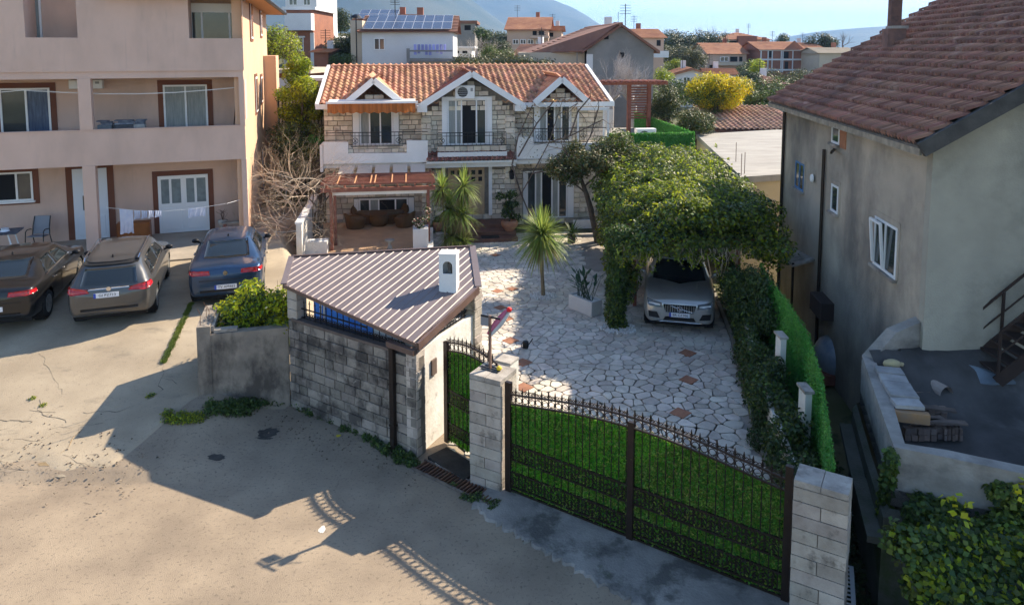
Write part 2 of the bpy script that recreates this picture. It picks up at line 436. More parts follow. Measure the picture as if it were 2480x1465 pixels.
V = [p if p.x < 4.41 else Vector((4.41, p.y, p.z)) for p in V]
mb.add(V, F); mb.build('gate_apron', m_apron, kind='structure')

# ---- courtyard: mortar bed and crazy paving
m_mortar = M('mortar_dark', (.27, .235, .20), (.40, .355, .31), scale=1.2, bump=.5)
m_flag = M('flagstone', (.68, .615, .53), (.50, .44, .375), scale=1.1, rough=.8, bump=.5, bscale=22, isl=.18, hue=.015, dirt=((.26, .23, .2), 2.5, .5, .7, .55), dirt2=((.34, .27, .22), .5, .5, .7, .4))
m_terra = M('terracotta_tile', (.36, .17, .10), (.26, .12, .075), scale=5, isl=.12)
CRT = [(-.04, 11.66), (3.73, 9.2), (4.22, 9.35), (4.66, 13.08), (5.68, 18.2), (6.3, 22.5), (6.9, 29.2), (-7.2, 29.0), (-5.0, 15.9), (-.85, 14.75), (-1.25, 13.35)]
mb = MB(); mb.v = [(x, y, .0) for x, y in CRT]; mb.f = [tuple(range(len(CRT)))]; mb.m = [0]
bed = mb.build('courtyard', m_mortar, kind='structure')
def inside(x, y, P):
    c = False
    for (x0, y0), (x1, y1) in zip(P, P[1:] + P[:1]):
        if (y0 > y) != (y1 > y) and x < (x1 - x0) * (y - y0) / (y1 - y0) + x0: c = not c
    return c
def clip(poly, nx, ny, d):
    """keep the side where nx*x + ny*y <= d"""
    out = []
    for (x0, y0), (x1, y1) in zip(poly, poly[1:] + poly[:1]):
        a = nx * x0 + ny * y0 - d; b = nx * x1 + ny * y1 - d
        if a <= 0: out.append((x0, y0))
        if (a < 0 < b) or (b < 0 < a):
            t = a / (a - b); out.append((x0 + (x1 - x0) * t, y0 + (y1 - y0) * t))
    return out
def crazy(area, step, edges=(), gap=.02, jit=.47, keep=None, ygrow=0.0):
    seeds = {}; xs = [p[0] for p in area]; ys = [p[1] for p in area]
    i0, i1 = int(min(xs) / step) - 2, int(max(xs) / step) + 2; j0, j1 = int(min(ys) / step) - 2, int(max(ys) / step) + 2
    for i in range(i0, i1):
        for j in range(j0, j1): seeds[i, j] = ((i + (.5 if j % 2 else 0) + rnd.uniform(-jit, jit)) * step, (j + rnd.uniform(-jit, jit)) * step)
    out = []
    for (i, j), (x, y) in seeds.items():
        if not inside(x, y, area) or (keep and not keep(x, y)): continue
        s = step * 1.3; poly = [(x - s, y - s), (x + s, y - s), (x + s, y + s), (x - s, y + s)]
        for di in (-2, -1, 0, 1, 2):
            for dj in (-2, -1, 0, 1, 2):
                q = seeds.get((i + di, j + dj))
                if q is None or (di == 0 and dj == 0): continue
                nx, ny = q[0] - x, q[1] - y; L = math.hypot(nx, ny); nx /= L; ny /= L
                poly = clip(poly, nx, ny, nx * (x + q[0]) / 2 + ny * (y + q[1]) / 2 - gap / 2 * rnd.uniform(.5, 1.5))
                if len(poly) < 3: break
            if len(poly) < 3: break
        for nx, ny, d, ya, yb in edges:
            if len(poly) >= 3 and ya - .3 < y < yb + .3: poly = clip(poly, nx, ny, d)
        if len(poly) < 3: continue
        # knock the corners off
        P = []
        for k in range(len(poly)):
            a, b, c = Vector(poly[k - 1]), Vector(poly[k]), Vector(poly[(k + 1) % len(poly)])
            l = min((a - b).length, (c - b).length) * .22
            if l < .01: P.append(tuple(b)); continue
            P += [tuple(b + (a - b).normalized() * l), tuple(b + (c - b).normalized() * l)]
        out.append(P)
    return out
edges = []
for a, b in ((0, 1), (1, 2), (2, 3), (3, 4), (4, 5)):
    (x0, y0), (x1, y1) = CRT[a], CRT[b]; nx, ny = y1 - y0, -(x1 - x0); L = math.hypot(nx, ny); nx /= L; ny /= L
    edges.append((nx, ny, nx * x0 + ny * y0 - .01, min(y0, y1), max(y0, y1)))
near = lambda x, y: not (x < -1.2 and 15 < y < 24.5) and not (x > 2.6 and y > 24) and not (x < -3 and y > 20)
ST = crazy(CRT, .275, edges, keep=near)
ST.sort(key=lambda P: sum(p[1] for p in P) / len(P))
items = []
for P in ST:
    mb = MB(); z1 = .02 + rnd.uniform(-.004, .004); n = len(P); cx = sum(p[0] for p in P) / n; cy_ = sum(p[1] for p in P) / n
    V = [(x, y, .001) for x, y in P] + [(x, y, z1 - .005) for x, y in P] + [(cx + (x - cx) * .95, cy_ + (y - cy_) * .95, z1) for x, y in P]
    F = [tuple(2 * n + i for i in range(n))] + [(i, (i + 1) % n, n + (i + 1) % n, n + i) for i in range(n)] + [(n + i, n + (i + 1) % n, 2 * n + (i + 1) % n, 2 * n + i) for i in range(n)]
    mb.add(V, F); items.append(mb)
pieces('paving_stone', bed, items, m_flag, 300, 'paving_stone_field')
for u, v in ((1665, 855), (1668, 920), (1648, 1000), (1266, 878), (1268, 938), (1236, 825), (1228, 772), (1212, 745), (1240, 700), (1205, 705), (1200, 618)):
    p = atz(u, v, .02); s = .23 if v > 800 else .2
    mb = MB(); mb.prism([(p.x - s, p.y), (p.x, p.y - s), (p.x + s, p.y), (p.x, p.y + s)], .002, .031); mb.build('diamond_tile', m_terra, bed)
# kerb along the ivy bed
m_kerb = M('kerb_concrete', (.3, .28, .25), (.18, .17, .15), scale=4, bump=.4)
for a, b in ((2, 3), (3, 4), (4, 5)):
    (x0, y0), (x1, y1) = CRT[a], CRT[b]; n = int(math.hypot(x1 - x0, y1 - y0) / .8)
    for i in range(n):
        p = Vector((x0, y0, 0)).lerp(Vector((x1, y1, 0)), (i + .01) / n); q = Vector((x0, y0, 0)).lerp(Vector((x1, y1, 0)), (i + .99) / n)
        mb = MB(); mb.bar(p + Vector((.05, 0, .03)), q + Vector((.05, 0, .03)), .09, .12); mb.build('kerb_stone', m_kerb, bed)
# planting bed of soil between kerb and fence
P = [CRT[2], CRT[3], CRT[4], CRT[5], (7.0, 22.5), (6.35, 18.3), (5.35, 13.3), (4.42, 9.5)]
mb = MB(); mb.v = [(x, y, .035) for x, y in P]; mb.f = [tuple(range(len(P)))]; mb.m = [0]
mb.build('flower_bed_soil', M('soil', (.07, .06, .035), (.09, .1, .03), scale=3, bump=.6, bscale=15), kind='structure')

# ---- hills in the distance
m_hill = M('hill_scrub', (.02, .04, .03), (.07, .08, .06), scale=.004, det=10, bump=.0, lo=.4, hi=.6)
def hill(name, prof, Y, depth, seed, mat=m_hill, base=-20):
    """prof: skyline as photograph pixels, at distance Y"""
    rs = np.random.RandomState(seed); P = [aty(u, v, Y) for u, v in prof]; xs = np.linspace(P[0].x, P[-1].x, 150)
    zs = np.interp(xs, [p.x for p in P], [p.z for p in P]); T = 26; V = []
    ph = rs.uniform(0, 6, 12); fq = rs.uniform(.001, .012, 12)
    for j in range(T + 1):
        t = j / T * 2 - 1          # -1 foot, 0 crest, 1 far foot
        k = max(0.0, 1 - abs(t) ** 1.25)
        for i, x in enumerate(xs):
            y = Y + t * depth; r = sum(math.sin(ph[q] + fq[q] * (x + (q % 3 - 1) * y * .8)) for q in range(12)) * .012 * (1 - k) * 4
            z = base + (zs[i] - base) * max(0, k * (1 + r * min(1, abs(t) * 3)))
            V.append((x * (1 + t * .05), y, z))
    nx = len(xs); F = [(j * nx + i, j * nx + i + 1, (j + 1) * nx + i + 1, (j + 1) * nx + i) for j in range(T) for i in range(nx - 1)]
    return link(name, npmesh(name, np.array(V), np.array(F), mat, smooth=True), kind='structure')
hill('mountain', [(-2200, 60), (-900, -60), (300, -190), (700, -170), (950, -95), (1060, -50), (1130, -8), (1175, 25), (1215, 55), (1260, 92), (1330, 125), (1500, 140)], 2300, 900, 1)
hill('mountain', [(500, -60), (900, -90), (1150, -45), (1250, -22), (1330, -3), (1385, 18), (1420, 38), (1445, 56), (1480, 72), (1600, 100), (1800, 122), (2000, 130)], 3700, 1100, 2)
hill('hill', [(1700, 120), (1830, 105), (1880, 96), (1930, 86), (1985, 77), (2040, 72), (2090, 68), (2300, 55), (2700, 60), (3200, 80)], 3000, 900, 3)
# ================================================================== GATES, PILLARS, BLOCK WALL, SHED
m_block = M('limestone_block', (.47, .41, .35), (.33, .28, .235), scale=3.0, rough=.9, bump=.6, bscale=26, isl=.2, hue=.012,
            dirt=((.07, .06, .05), 2.6, .55, .66, .75))
m_block_dirty = M('weathered_block', (.30, .26, .22), (.20, .175, .15), scale=2.2, rough=.95, bump=.8, bscale=20, isl=.32, hue=.01,
                  dirt=((.05, .043, .04), 1.7, .46, .6, .85), dirt2=((.45, .41, .36), 5.0, .62, .7, .5))
m_joint = M('block_mortar', (.13, .11, .09), (.2, .17, .14), scale=8)
m_cap = M('pillar_cap_stone', (.42, .38, .33), (.25, .22, .19), scale=3, bump=.5, isl=.12, dirt=((.08, .07, .06), 2, .5, .62, .6))
m_iron = M('iron_brown_black', (.018, .012, .010), (.03, .018, .013), scale=9, rough=.45, metal=.4, spec=.5, bump=.15)
m_iron_bk = M('iron_black', (.012, .013, .016), rough=.4, metal=.5, spec=.5)
m_white = M('white_paint', (.80, .79, .77), (.72, .70, .67), scale=1.2, rough=.6, bump=.15)
m_whitewall = M('whitewash_worn', (.74, .71, .66), (.6, .56, .5), scale=2, rough=.9, bump=.5, bscale=14, dirt=((.25, .2, .16), 3, .6, .72, .7))

def courses(mb_list, x0, x1, z0, z1, y0, y1, h=.2, l=(.28, .5), gap=.012, pro=.012, bevel=.008, holes=(), row0=0, stag=True):
    """blocks laid in courses on the face y = y0 (its front), each its own mesh; holes: (x0, x1, z0, z1)"""
    n = max(1, round((z1 - z0) / h)); hh = (z1 - z0) / n
    for r in range(n):
        a, b = z0 + r * hh, z0 + (r + 1) * hh; cut = [(x0, x1)]
        for hx0, hx1, hz0, hz1 in holes:
            if hz0 < b - .04 and hz1 > a + .04:
                nc = []
                for c0, c1 in cut:
                    if hx1 <= c0 or hx0 >= c1: nc.append((c0, c1)); continue
                    if hx0 - c0 > .05: nc.append((c0, hx0))
                    if c1 - hx1 > .05: nc.append((hx1, c1))
                cut = nc
        for c0, c1 in cut:
            x = c0; first = True
            while x < c1 - 1e-4:
                w_ = rnd.uniform(*l) * (.55 if first and (r + row0) % 2 and stag else 1); first = False
                e = x + w_
                if c1 - e < l[0] * .5: e = c1
                p = rnd.uniform(0, pro); mb = MB()
                mb.bev(x + gap / 2, e - gap / 2, y0 - p, y1, a + gap / 2, b - gap / 2, bevel); mb_list.append(mb); x = e
def both_faces(items): return items

# ---- left gate pillar (its front face runs along the gate line)
def pillar(name, label, fr, wd, dp, h, mat, cap=.0, rows=10, split=.5):
    t = thing(name, label, 'gate pillar', fr)
    mb = MB(); mb.box(.012, wd - .012, .012, dp - .012, 0, h - .02); mb.build('core', m_joint, t)
    hh = (h - .09) / rows
    for r in range(rows):
        a, b = r * hh, (r + 1) * hh; g = .006
        cut = [0, wd] if r % 2 else [0, wd * split + rnd.uniform(-.03, .03), wd]
        for x0, x1 in zip(cut, cut[1:]):
            p = rnd.uniform(0, .01); mb = MB()
            mb.box(x0 + (g if x0 else -p), x1 - (g if x1 < wd else -p), -p, dp + p, a + g, b - g)
            mb.build('block', mat, t)
    mb = MB()
    mb.box(-.005, wd / 2 - .004, -.005, dp + .005, h - .085, h); mb.build('cap_slab', m_cap, t)
    mb = MB(); mb.box(wd / 2 + .004, wd + .005, -.005, dp + .005, h - .085, h - .004); mb.build('cap_slab', m_cap, t)
    return t
fp = Frame((-.72, 11.86, 0), math.atan2(-.3, .545))
pl1 = pillar('stone_pillar', 'pale stone gate pillar between the small gate and the sliding gate, holding the flag post', fp, .60, .55, 2.0, m_block)
a, b = atz(1924, 1162, 1.95), atz(2042, 1196, 1.95)
fq = Frame((a.x, a.y, 0), math.atan2(b.y - a.y, b.x - a.x))
pl2 = pillar('stone_pillar', 'pale stone gate pillar beside the dark alley at the right end of the sliding gate', fq, .64, .42, 1.96, m_block, rows=10)
# white pier behind the left pillar
mb = MB(); _p = atz(1200, 873, 2.02); fz = Frame((_p.x, _p.y, 0), fp.a); mb.box(0, .30, 0, .3, 0, 2.0, 0); t = thing('gate_pier', 'whitewashed worn pier standing behind the left gate pillar in the sun', 'pier', fz)
mb.build('shaft', m_whitewall, t); mb = MB(); mb.box(-.01, .31, -.01, .31, 2.0, 2.03); mb.build('cap', m_cap, t)

# ---- wrought iron
def spear(mb, x, y, z, s=1.0):
    mb.lathe([(.008 * s, 0), (.012 * s, .01), (.008 * s, .02), (.019 * s, .045 * s), (.003, .12 * s)], (x, y, z), 4)
    mb.bar((x - .03 * s, y, z + .035 * s), (x - .008, y, z + .012), .009); mb.bar((x + .03 * s, y, z + .035 * s), (x + .008, y, z + .012), .009)
def ring(mb, x, y, z, r, w=.008, n=10):
    P = [(x + r * math.cos(2 * math.pi * k / n), y, z + r * math.sin(2 * math.pi * k / n)) for k in range(n)]
    for a, b in zip(P, P[1:] + P[:1]): mb.bar(a, b, w, w, up=(0, 1, 0))
def scroll(mb, x, y, z, r, s=1, w=.008):
    P = [(x + s * r * (1 - k / 12) * math.cos(k * .6), y, z + r * (1 - k / 12) * math.sin(k * .6)) for k in range(11)]
    for a, b in zip(P, P[1:]): mb.bar(a, b, w, w, up=(0, 1, 0))
spear_me = None
def iron_gate(name, label, fr, L, arch, mids, nb, bands, hedge_mat, base=.06, posts=(), shut=None, hy=.035):
    t = thing(name, label, 'gate', fr)
    for x, wd, h in posts:
        mb = MB(); mb.box(x - wd / 2, x + wd / 2, -.035, .035, base - .02, h); mb.build('post', m_iron, t)
    top = lambda x: arch(x); low = lambda x: arch(x) - .165
    n = 18
    for nm, f in (('top_rail', top), ('lower_top_rail', low)):
        mb = MB()
        for i in range(n): mb.bar((L * i / n, 0, f(L * i / n)), (L * (i + 1) / n, 0, f(L * (i + 1) / n)), .03, .026)
        mb.build(nm, m_iron, t)
    for z in bands:
        mb = MB(); mb.box(0, L, -.015, .015, z - .014, z + .014); mb.build('rail', m_iron, t)
    bar_me = {}; d = L / nb
    sm = MB(); spear(sm, 0, 0, 0, 1.0); sme = sm.mesh('finial', m_iron)
    rm = MB(); ring(rm, 0, 0, 0, .052, .010); rme = rm.mesh('ring', m_iron)
    cm = MB(); scroll(cm, -.012, 0, -.01, .042, -1, .013); scroll(cm, .012, 0, .01, .042, 1, .013); scroll(cm, .0, 0, .035, .03, 1, .012); cme = cm.mesh('scroll', m_iron)
    cm2 = MB(); scroll(cm2, -.02, 0, 0, .03, -1, .009); scroll(cm2, .02, 0, 0, .03, 1, .009); scme = cm2.mesh('top_scroll', m_iron)
    for i in range(nb + 1):
        x = d * i
        if 0 < i < nb and not any(abs(x - p[0]) < .04 for p in posts):
            mb = MB(); mb.bar((x, 0, base), (x, 0, top(x)), .014, .014, up=(0, 1, 0))
            mb.lathe([(.007, -.03), (.016, -.015), (.016, .0), (.007, .015)], (x, 0, top(x) - .085), 6)
            mb.build('bar', m_iron, t)
            link('finial', sme, t, loc=(x, 0, top(x) + .012))
        if i < nb:
            xm = x + d / 2
            if not any(abs(xm - p[0]) < .05 for p in posts):
                link('ring', rme, t, loc=(xm, 0, (top(xm) + low(xm)) / 2))
                link('top_scroll', scme, t, loc=(xm, 0, top(xm) + .04))
                for z in mids: link('scroll', cme, t, loc=(xm, 0, z))
    # mat of green plastic leaves tied to the back of the bars
    mb = MB(); K = 20
    V = []; F = []
    for i in range(K + 1):
        x = L * i / K
        for yy in (hy, hy + .012): V += [(x, yy, base + .01), (x, yy, low(x) - .02)]
    for i in range(K):
        a = 4 * i; F += [(a, a + 4, a + 5, a + 1), (a + 2, a + 3, a + 7, a + 6), (a + 1, a + 5, a + 7, a + 3), (a, a + 2, a + 6, a + 4)]
    mb.add(V, F); bk = mb.build('hedge_mat', hedge_mat[0], t)
    nn = int(L * 1.8 * 3600); P = np.zeros((nn, 3)); P[:, 0] = nrs.uniform(0, L, nn)
    P[:, 2] = base + .02 + nrs.uniform(0, 1, nn) * (np.array([low(x) for x in P[:, 0]]) - base - .03); P[:, 1] = hy - nrs.uniform(0, .035, nn)
    N = np.zeros((nn, 3)); N[:, 1] = -1; N[:, 2] = .3
    V, F = leaf_arrays(P, N, .05, .02, -.3)
    link('hedge_leaves', npmesh('hedge_leaves', V, F, list(hedge_mat[1:]), mi=nrs.choice(3, nn, p=[.62, .28, .10])), t, kind='stuff')
    return t
m_hmat = M('hedge_backing', (.07, .24, .02), (.16, .34, .04), scale=12, trans=.6)
m_hleaf2 = leafmat('plastic_leaf_dark', (.03, .15, .012), (.07, .26, .02), isl=.5, hue=.02, trans=.5)
m_hleaf3 = leafmat('plastic_leaf_faded', (.34, .42, .08), (.42, .38, .12), isl=.4, hue=.03, trans=.6)
m_hleaf = leafmat('plastic_leaf', (.11, .29, .03), (.30, .44, .09), isl=.6, hue=.035, trans=.7, rough=.45, scale=1.4)
GL = (G1 - G0).length
garch = lambda x: 1.76 + .23 * math.sin(math.pi * min(1, max(0, x / GL))) ** 1.1
# post: left end, middle, right end
gate = iron_gate('sliding_gate', 'wide arched iron sliding gate backed with green plastic leaves', 'x' and GF, GL, garch, (.68, .76, .85, .2, .28, .36), 36, (.63, .9, .15, .41, 1.24 * 0 + .08), (m_hmat, m_hleaf, m_hleaf2, m_hleaf3),
                 posts=((-.02, .11, 1.97), (2.2, .1, 1.92), (GL - .02, .1, 1.97)))
# ---- small gate
Q0, Q1 = Vector((-1.24, 13.16, 0)), Vector((-.26, 12.16, 0)); QF = Frame(Q0, math.atan2(Q1.y - Q0.y, Q1.x - Q0.x)); QL = (Q1 - Q0).length
parch = lambda x: 1.98 + .14 * math.sin(math.pi * min(1, max(0, (x + .1) / (QL + .3)))) ** 1.0
sgate = iron_gate('small_gate', 'narrow arched iron pedestrian gate backed with green plastic leaves', QF, QL, parch, (.9, .98, 1.06, .3, .38), 12, (.85, 1.1, .25, .45), (m_hmat, m_hleaf, m_hleaf2, m_hleaf3), posts=((0, .1, 2.02), (QL - .02, .07, 2.0)))
# ---- stone step and drain at the small gate
mb = MB(); fs = Frame((-1.3, 12.88, 0), QF.a); mb.box(0, 1.0, -.35, .1, 0, .06); mb.build('door_step', M('wet_black_mat', (.025, .022, .02), (.05, .045, .04), scale=8, bump=.4), label='dark doormat slab on the step before the small gate', cat='doormat').matrix_world = Matrix.Translation(fs.o) @ Matrix.Rotation(fs.a, 4, 'Z')
area = [(-1.5, 12.55), (-.7, 11.95), (-.45, 12.2), (-.9, 12.75), (-1.25, 13.0)]
es = MB()
pv = link('entrance_paving', MB().add([(x, y, .012) for x, y in area], [tuple(range(5))]).mesh('entrance_paving', m_mortar), kind='structure')
for P in crazy(area, .26, [], keep=None):
    mb = MB(); mb.prism(P, .013, .034); mb.build('paving_stone', m_flag, pv)
ga, gb = Vector((-1.68, 12.42, 0)), Vector((-.22, 11.32, 0)); DF = Frame(ga, math.atan2(gb.y - ga.y, gb.x - ga.x)); DL = (gb - ga).length
t = thing('drain_grate', 'rusty slotted drain channel across the entrance to the small gate', 'drain', DF)
mb = MB(); mb.box(-.02, DL, -.17, -.145, .001, .05); mb.box(-.02, DL, .145, .17, .001, .05); mb.build('frame', M('grate_frame', (.2, .17, .15), (.1, .08, .07), scale=5), t)
mb = MB(); mb.box(0, DL, -.145, .145, .003, .006); mb.build('channel', M('black_void', (.008, .008, .008)), t)
m_rust = M('rusty_iron', (.16, .075, .04), (.08, .045, .035), scale=6, rough=.9, isl=.3)
for i in range(24):
    x = .03 + (DL - .06) * i / 24; mb = MB(); mb.box(x, x + .032, -.143, .143, .02, .048); mb.build('slat', m_rust, t)

# ---- block wall of the shed
WA, WB = Vector((-4.66, 14.59, 0)), Vector((-1.75, 12.66, 0)); WF = Frame(WA, math.atan2(WB.y - WA.y, WB.x - WA.x)); WL = (WB - WA).length
t = thing('block_wall', 'stained dark stone block wall under the metal shed roof', 'wall', WF)
mb = MB(); mb.box(0.01, WL - .01, .02, .24, 0, 1.88); mb.build('core', m_joint, t)
items = []; courses(items, 0, WL, 0, 1.9, 0, .1, h=.19, l=(.22, .42), pro=.02, gap=.014); pieces('block', t, items, m_block_dirty)
mb = MB(); mb.box(.12, WL - .55, -.03, .27, 1.905, 1.96); mb.build('coping', M('coping_brown', (.10, .075, .065), (.16, .12, .1), scale=4, bump=.4), t)
mb = MB(); x = WL - .52; mb.box(x - .05, x + .05, -.11, -.025, .02, 2.1); dp = thing('downspout', 'dark brown square downspout on the front of the block wall', 'downspout', WF); mb.build('pipe', m_iron, dp)
mb = MB()
for z in (.5, 1.3): mb.box(x - .065, x + .065, -.118, -.02, z, z + .03)
mb.build('bracket', m_iron, dp)
# side wall: stone quoin, then white plaster
WC = Vector((-.74, 14.68, 0)); SF = Frame(WB, math.atan2(WC.y - WB.y, WC.x - WB.x)); SL = (WC - WB).length
t = thing('side_wall', 'white plastered side wall of the shed beside the small gate', 'wall', SF)
mb = MB(); mb.box(.30, SL, .03, .2, 0, 1.98); mb.build('plaster', m_whitewall, t)
items = []; courses(items, 0.0, .30, 0, 2.0, 0, .22, h=.19, l=(.3, .32), pro=.012); pieces('block', t, items, m_block)
mb = MB(); mb.xbox((.62, .02, 1.5), .16, .05, .3); mb.build('letter_box', M('letterbox_brown', (.14, .10, .08), rough=.5), label='small brown letter box on the white wall beside the small gate', cat='letter box').matrix_world = Matrix.Translation(SF.o) @ Matrix.Rotation(SF.a, 4, 'Z')
# ---- grilles above the walls
def low_grille(name, label, fr, x0, x1, z, h, n, y=.1):
    h0 = h
    t = thing(name, label, 'railing', fr)
    mb = MB(); mb.box(x0, x1, y - .012, y + .012, z + .02, z + .04); mb.build('rail', m_iron_bk, t)
    mb = MB(); mb.box(x0, x1 - (.9 if fr is WF else 0), y - .012, y + .012, z + h - .12, z + h - .10); mb.build('rail', m_iron_bk, t)
    sm = MB(); spear(sm, 0, 0, 0, .9); sme = sm.mesh('finial', m_iron_bk)
    cm = MB(); scroll(cm, -.02, 0, 0, .04, -1, .012); scroll(cm, .02, 0, 0, .04, 1, .012); cme = cm.mesh('scroll', m_iron_bk)
    for i in range(n):
        x = x0 + (x1 - x0) * (i + .5) / n; p = fr.w(x, y); h = min(h0, 2.19 - .029 * (p.x + 1.7) + .189 * (p.y - 12.63) - z - .16)
        if h < .03: continue
        mb = MB(); mb.bar((x, y, z), (x, y, z + h), .014, .014, up=(0, 1, 0)); mb.build('bar', m_iron_bk, t)
        link('finial', sme, t, loc=(x, y, z + h)); link('scroll', cme, t, loc=(x + (x1 - x0) / n / 2, y, z + .1))
    return t
low_grille('iron_grille', 'black spiked iron grille on top of the stained block wall', WF, .3, WL - .42, 1.96, .32, 17)
low_grille('iron_grille', 'black spiked iron grille under the long fascia of the shed, on the white side wall', SF, .34, SL - .25, 1.99, .26, 15, y=.12)
# piers that carry the roof
t = thing('roof_pier', 'stone pier at the left end of the block wall carrying the shed roof', 'pier', WF)
mb = MB(); mb.box(-.02, .26, .03, .25, 0, 2.55); mb.build('core', m_joint, t)
for r in range(3):
    mb = MB(); mb.bev(-.03, .27, .0, .26, 1.93 + r * .21, 2.13 + r * .21, .01); mb.build('block', m_block, t)
t = thing('roof_pier', 'stone pier at the inner end of the white side wall carrying the shed roof', 'pier', SF)
for r in range(13):
    mb = MB(); mb.bev(SL - .12, SL + .2, -.02, .3, r * .19 + .005, (r + 1) * .19 - .005, .01); mb.build('block', m_block, t)
mb = MB(); mb.box(SL - .1, SL + .18, .0, .28, 0, 2.48); mb.build('core', m_joint, t)
# back of the shed: dark low wall, work surface, blue sheet
RD, RE, RA, RB, RC = Vector((-1.70, 12.60, 2.19)), Vector((-4.72, 14.55, 2.64)), Vector((-4.92, 15.75, 2.86)), Vector((-.92, 16.5, 2.9)), Vector((-.70, 14.66, 2.55))
rz = lambda x, y: 2.19 - .029 * (x + 1.7) + .189 * (y - 12.63)
t = thing('shed_back_wall', 'cream back wall seen under the shed roof', 'wall')
mb = MB(); mb.bar((-4.75, 15.5, .65), (-1.2, 16.2, .65), .12, 1.3); mb.build('plaster', m_whitewall, t)
mb = MB(); mb.bar((-4.62, 14.75, 1.2), (-4.75, 15.5, 1.2), .12, 2.4); mb.build('side', m_whitewall, t)
mb = MB(); V = []; K = 30
a, b = WF.w(.3, .42), WF.w(2.45, .5)
for i in range(K + 1):
    p = a.lerp(b, i / K); o = .03 * math.sin(i * 1.7) + .02 * math.sin(i * .7)
    V += [(p.x, p.y + o, 1.15 + .15 * i / K), (p.x, p.y - o * .6, rz(p.x, p.y) - .07)]
mb.add(V, [(2 * i, 2 * i + 2, 2 * i + 3, 2 * i + 1) for i in range(K)])
mb.build('blue_tarp', M('tarp_blue', (.05, .22, .85), (.10, .34, .9), scale=3, rough=.4, trans=.6), label='bright blue plastic sheet hung under the shed roof behind the grille', cat='tarpaulin')
mb = MB(); p = WF.w(.55, .45); mb.xbox((p.x, p.y, 2.1), .16, .05, .5, Quaternion((0, 0, 1), WF.a)); mb.build('white_towel', m_white, label='white cloth hanging at the left end of the blue sheet', cat='cloth')
mb = MB(); p = WF.w(2.6, .75); mb.xbox((p.x, p.y, 1.0), 1.2, .6, 2.0, Quaternion((0, 0, 1), WF.a)); mb.build('white_counter', m_white, label='white worktop under the low corner of the shed roof', cat='worktop')
# ---- roof of trapezoidal steel sheet: ribs run up the slope toward the back
m_sheet = M('mauve_steel_sheet', (.175, .138, .138), (.14, .11, .11), scale=1.0, rough=.5, metal=.1, spec=.5)
m_fascia = M('fascia_brown', (.14, .085, .065), (.10, .06, .05), scale=3, rough=.45, spec=.5)
poly = [(p.x, p.y) for p in (RD, RC, RB, RA, RE)]
dr = Vector((.43, .90)).normalized(); dn = Vector((dr.y, -dr.x))     # along the ribs, across them
s_of = lambda p: p[0] * dn.x + p[1] * dn.y
s0, s1 = min(map(s_of, poly)), max(map(s_of, poly))
roof = thing('shed_roof', 'mauve ribbed steel roof of the shed', 'roof')
prof = [(0, 0), (.014, .014), (.03, .014), (.044, 0), (.165, 0)]; P = .165; s = s0; mb = MB()
def span(s):
    """where the line across = s enters and leaves the roof outline"""
    q = []
    for a, b in zip(poly, poly[1:] + poly[:1]):
        sa, sb = s_of(a), s_of(b)
        if (sa - s) * (sb - s) <= 0 and abs(sa - sb) > 1e-9:
            t_ = (s - sa) / (sb - sa); x, y = a[0] + (b[0] - a[0]) * t_, a[1] + (b[1] - a[1]) * t_; q.append(x * dr.x + y * dr.y)
    return (min(q), max(q)) if len(q) >= 2 else None
while s < s1 - .001:
    for (a, ha), (b, hb) in zip(prof, prof[1:]):
        sa, sb = min(s + a, s1 - .001), min(s + b, s1 - .001)
        if sb - sa < 1e-4: continue
        A, B = span(sa + 1e-4), span(sb - 1e-4)
        if not A or not B: continue
        V = []
        for (ss, hh_, tt) in ((sa, ha, A[0]), (sb, hb, B[0]), (sb, hb, B[1]), (sa, ha, A[1])):
            x, y = dn.x * ss + dr.x * tt, dn.y * ss + dr.y * tt; V.append((x, y, rz(x, y) + hh_ + .02))
        V += [(x, y, z - .012) for x, y, z in V]
        mb.add(V, [(0, 1, 2, 3), (7, 6, 5, 4), (0, 4, 5, 1), (2, 6, 7, 3)])
    s += P
mb.build('roof_sheet', m_sheet, roof)
def zz(p, d=0): return Vector((p.x, p.y, rz(p.x, p.y) + d))
mb = MB(); mb.bar(zz(RD, -.03), zz(RC, -.03), .05, .15); mb.build('fascia', m_fascia, roof)
mb = MB(); mb.bar(zz(RE, -.01), zz(RD, -.01), .03, .07); mb.build('fascia', m_fascia, roof)
mb = MB(); mb.bar(zz(RC, .035), zz(RB, .035), .14, .03); mb.build('verge_flashing', m_sheet, roof)
mb = MB(); mb.bar(zz(RB, .04), zz(RA, .04), .06, .03); mb.build('verge_flashing', m_fascia, roof)
mb = MB(); mb.bar(zz(RA, .035), zz(RE, .035), .12, .03); mb.build('verge_flashing', m_sheet, roof)
mb = MB(); a = WF.w(WL - .62, -.06); b = WF.w(WL + .06, -.08)
mb.bar((a.x, a.y, 2.08), (b.x, b.y, 2.06), .12, .10); mb.build('gutter', m_fascia, roof)
for i in range(4):
    p = Vector(RE).lerp(RD, i / 3); q = Vector(RA).lerp(RB, i / 3); mb = MB(); mb.bar(zz(p, -.05).lerp(zz(q, -.05), .04), zz(p, -.05).lerp(zz(q, -.05), .96), .06, .08); mb.build('rafter', m_fascia, roof)
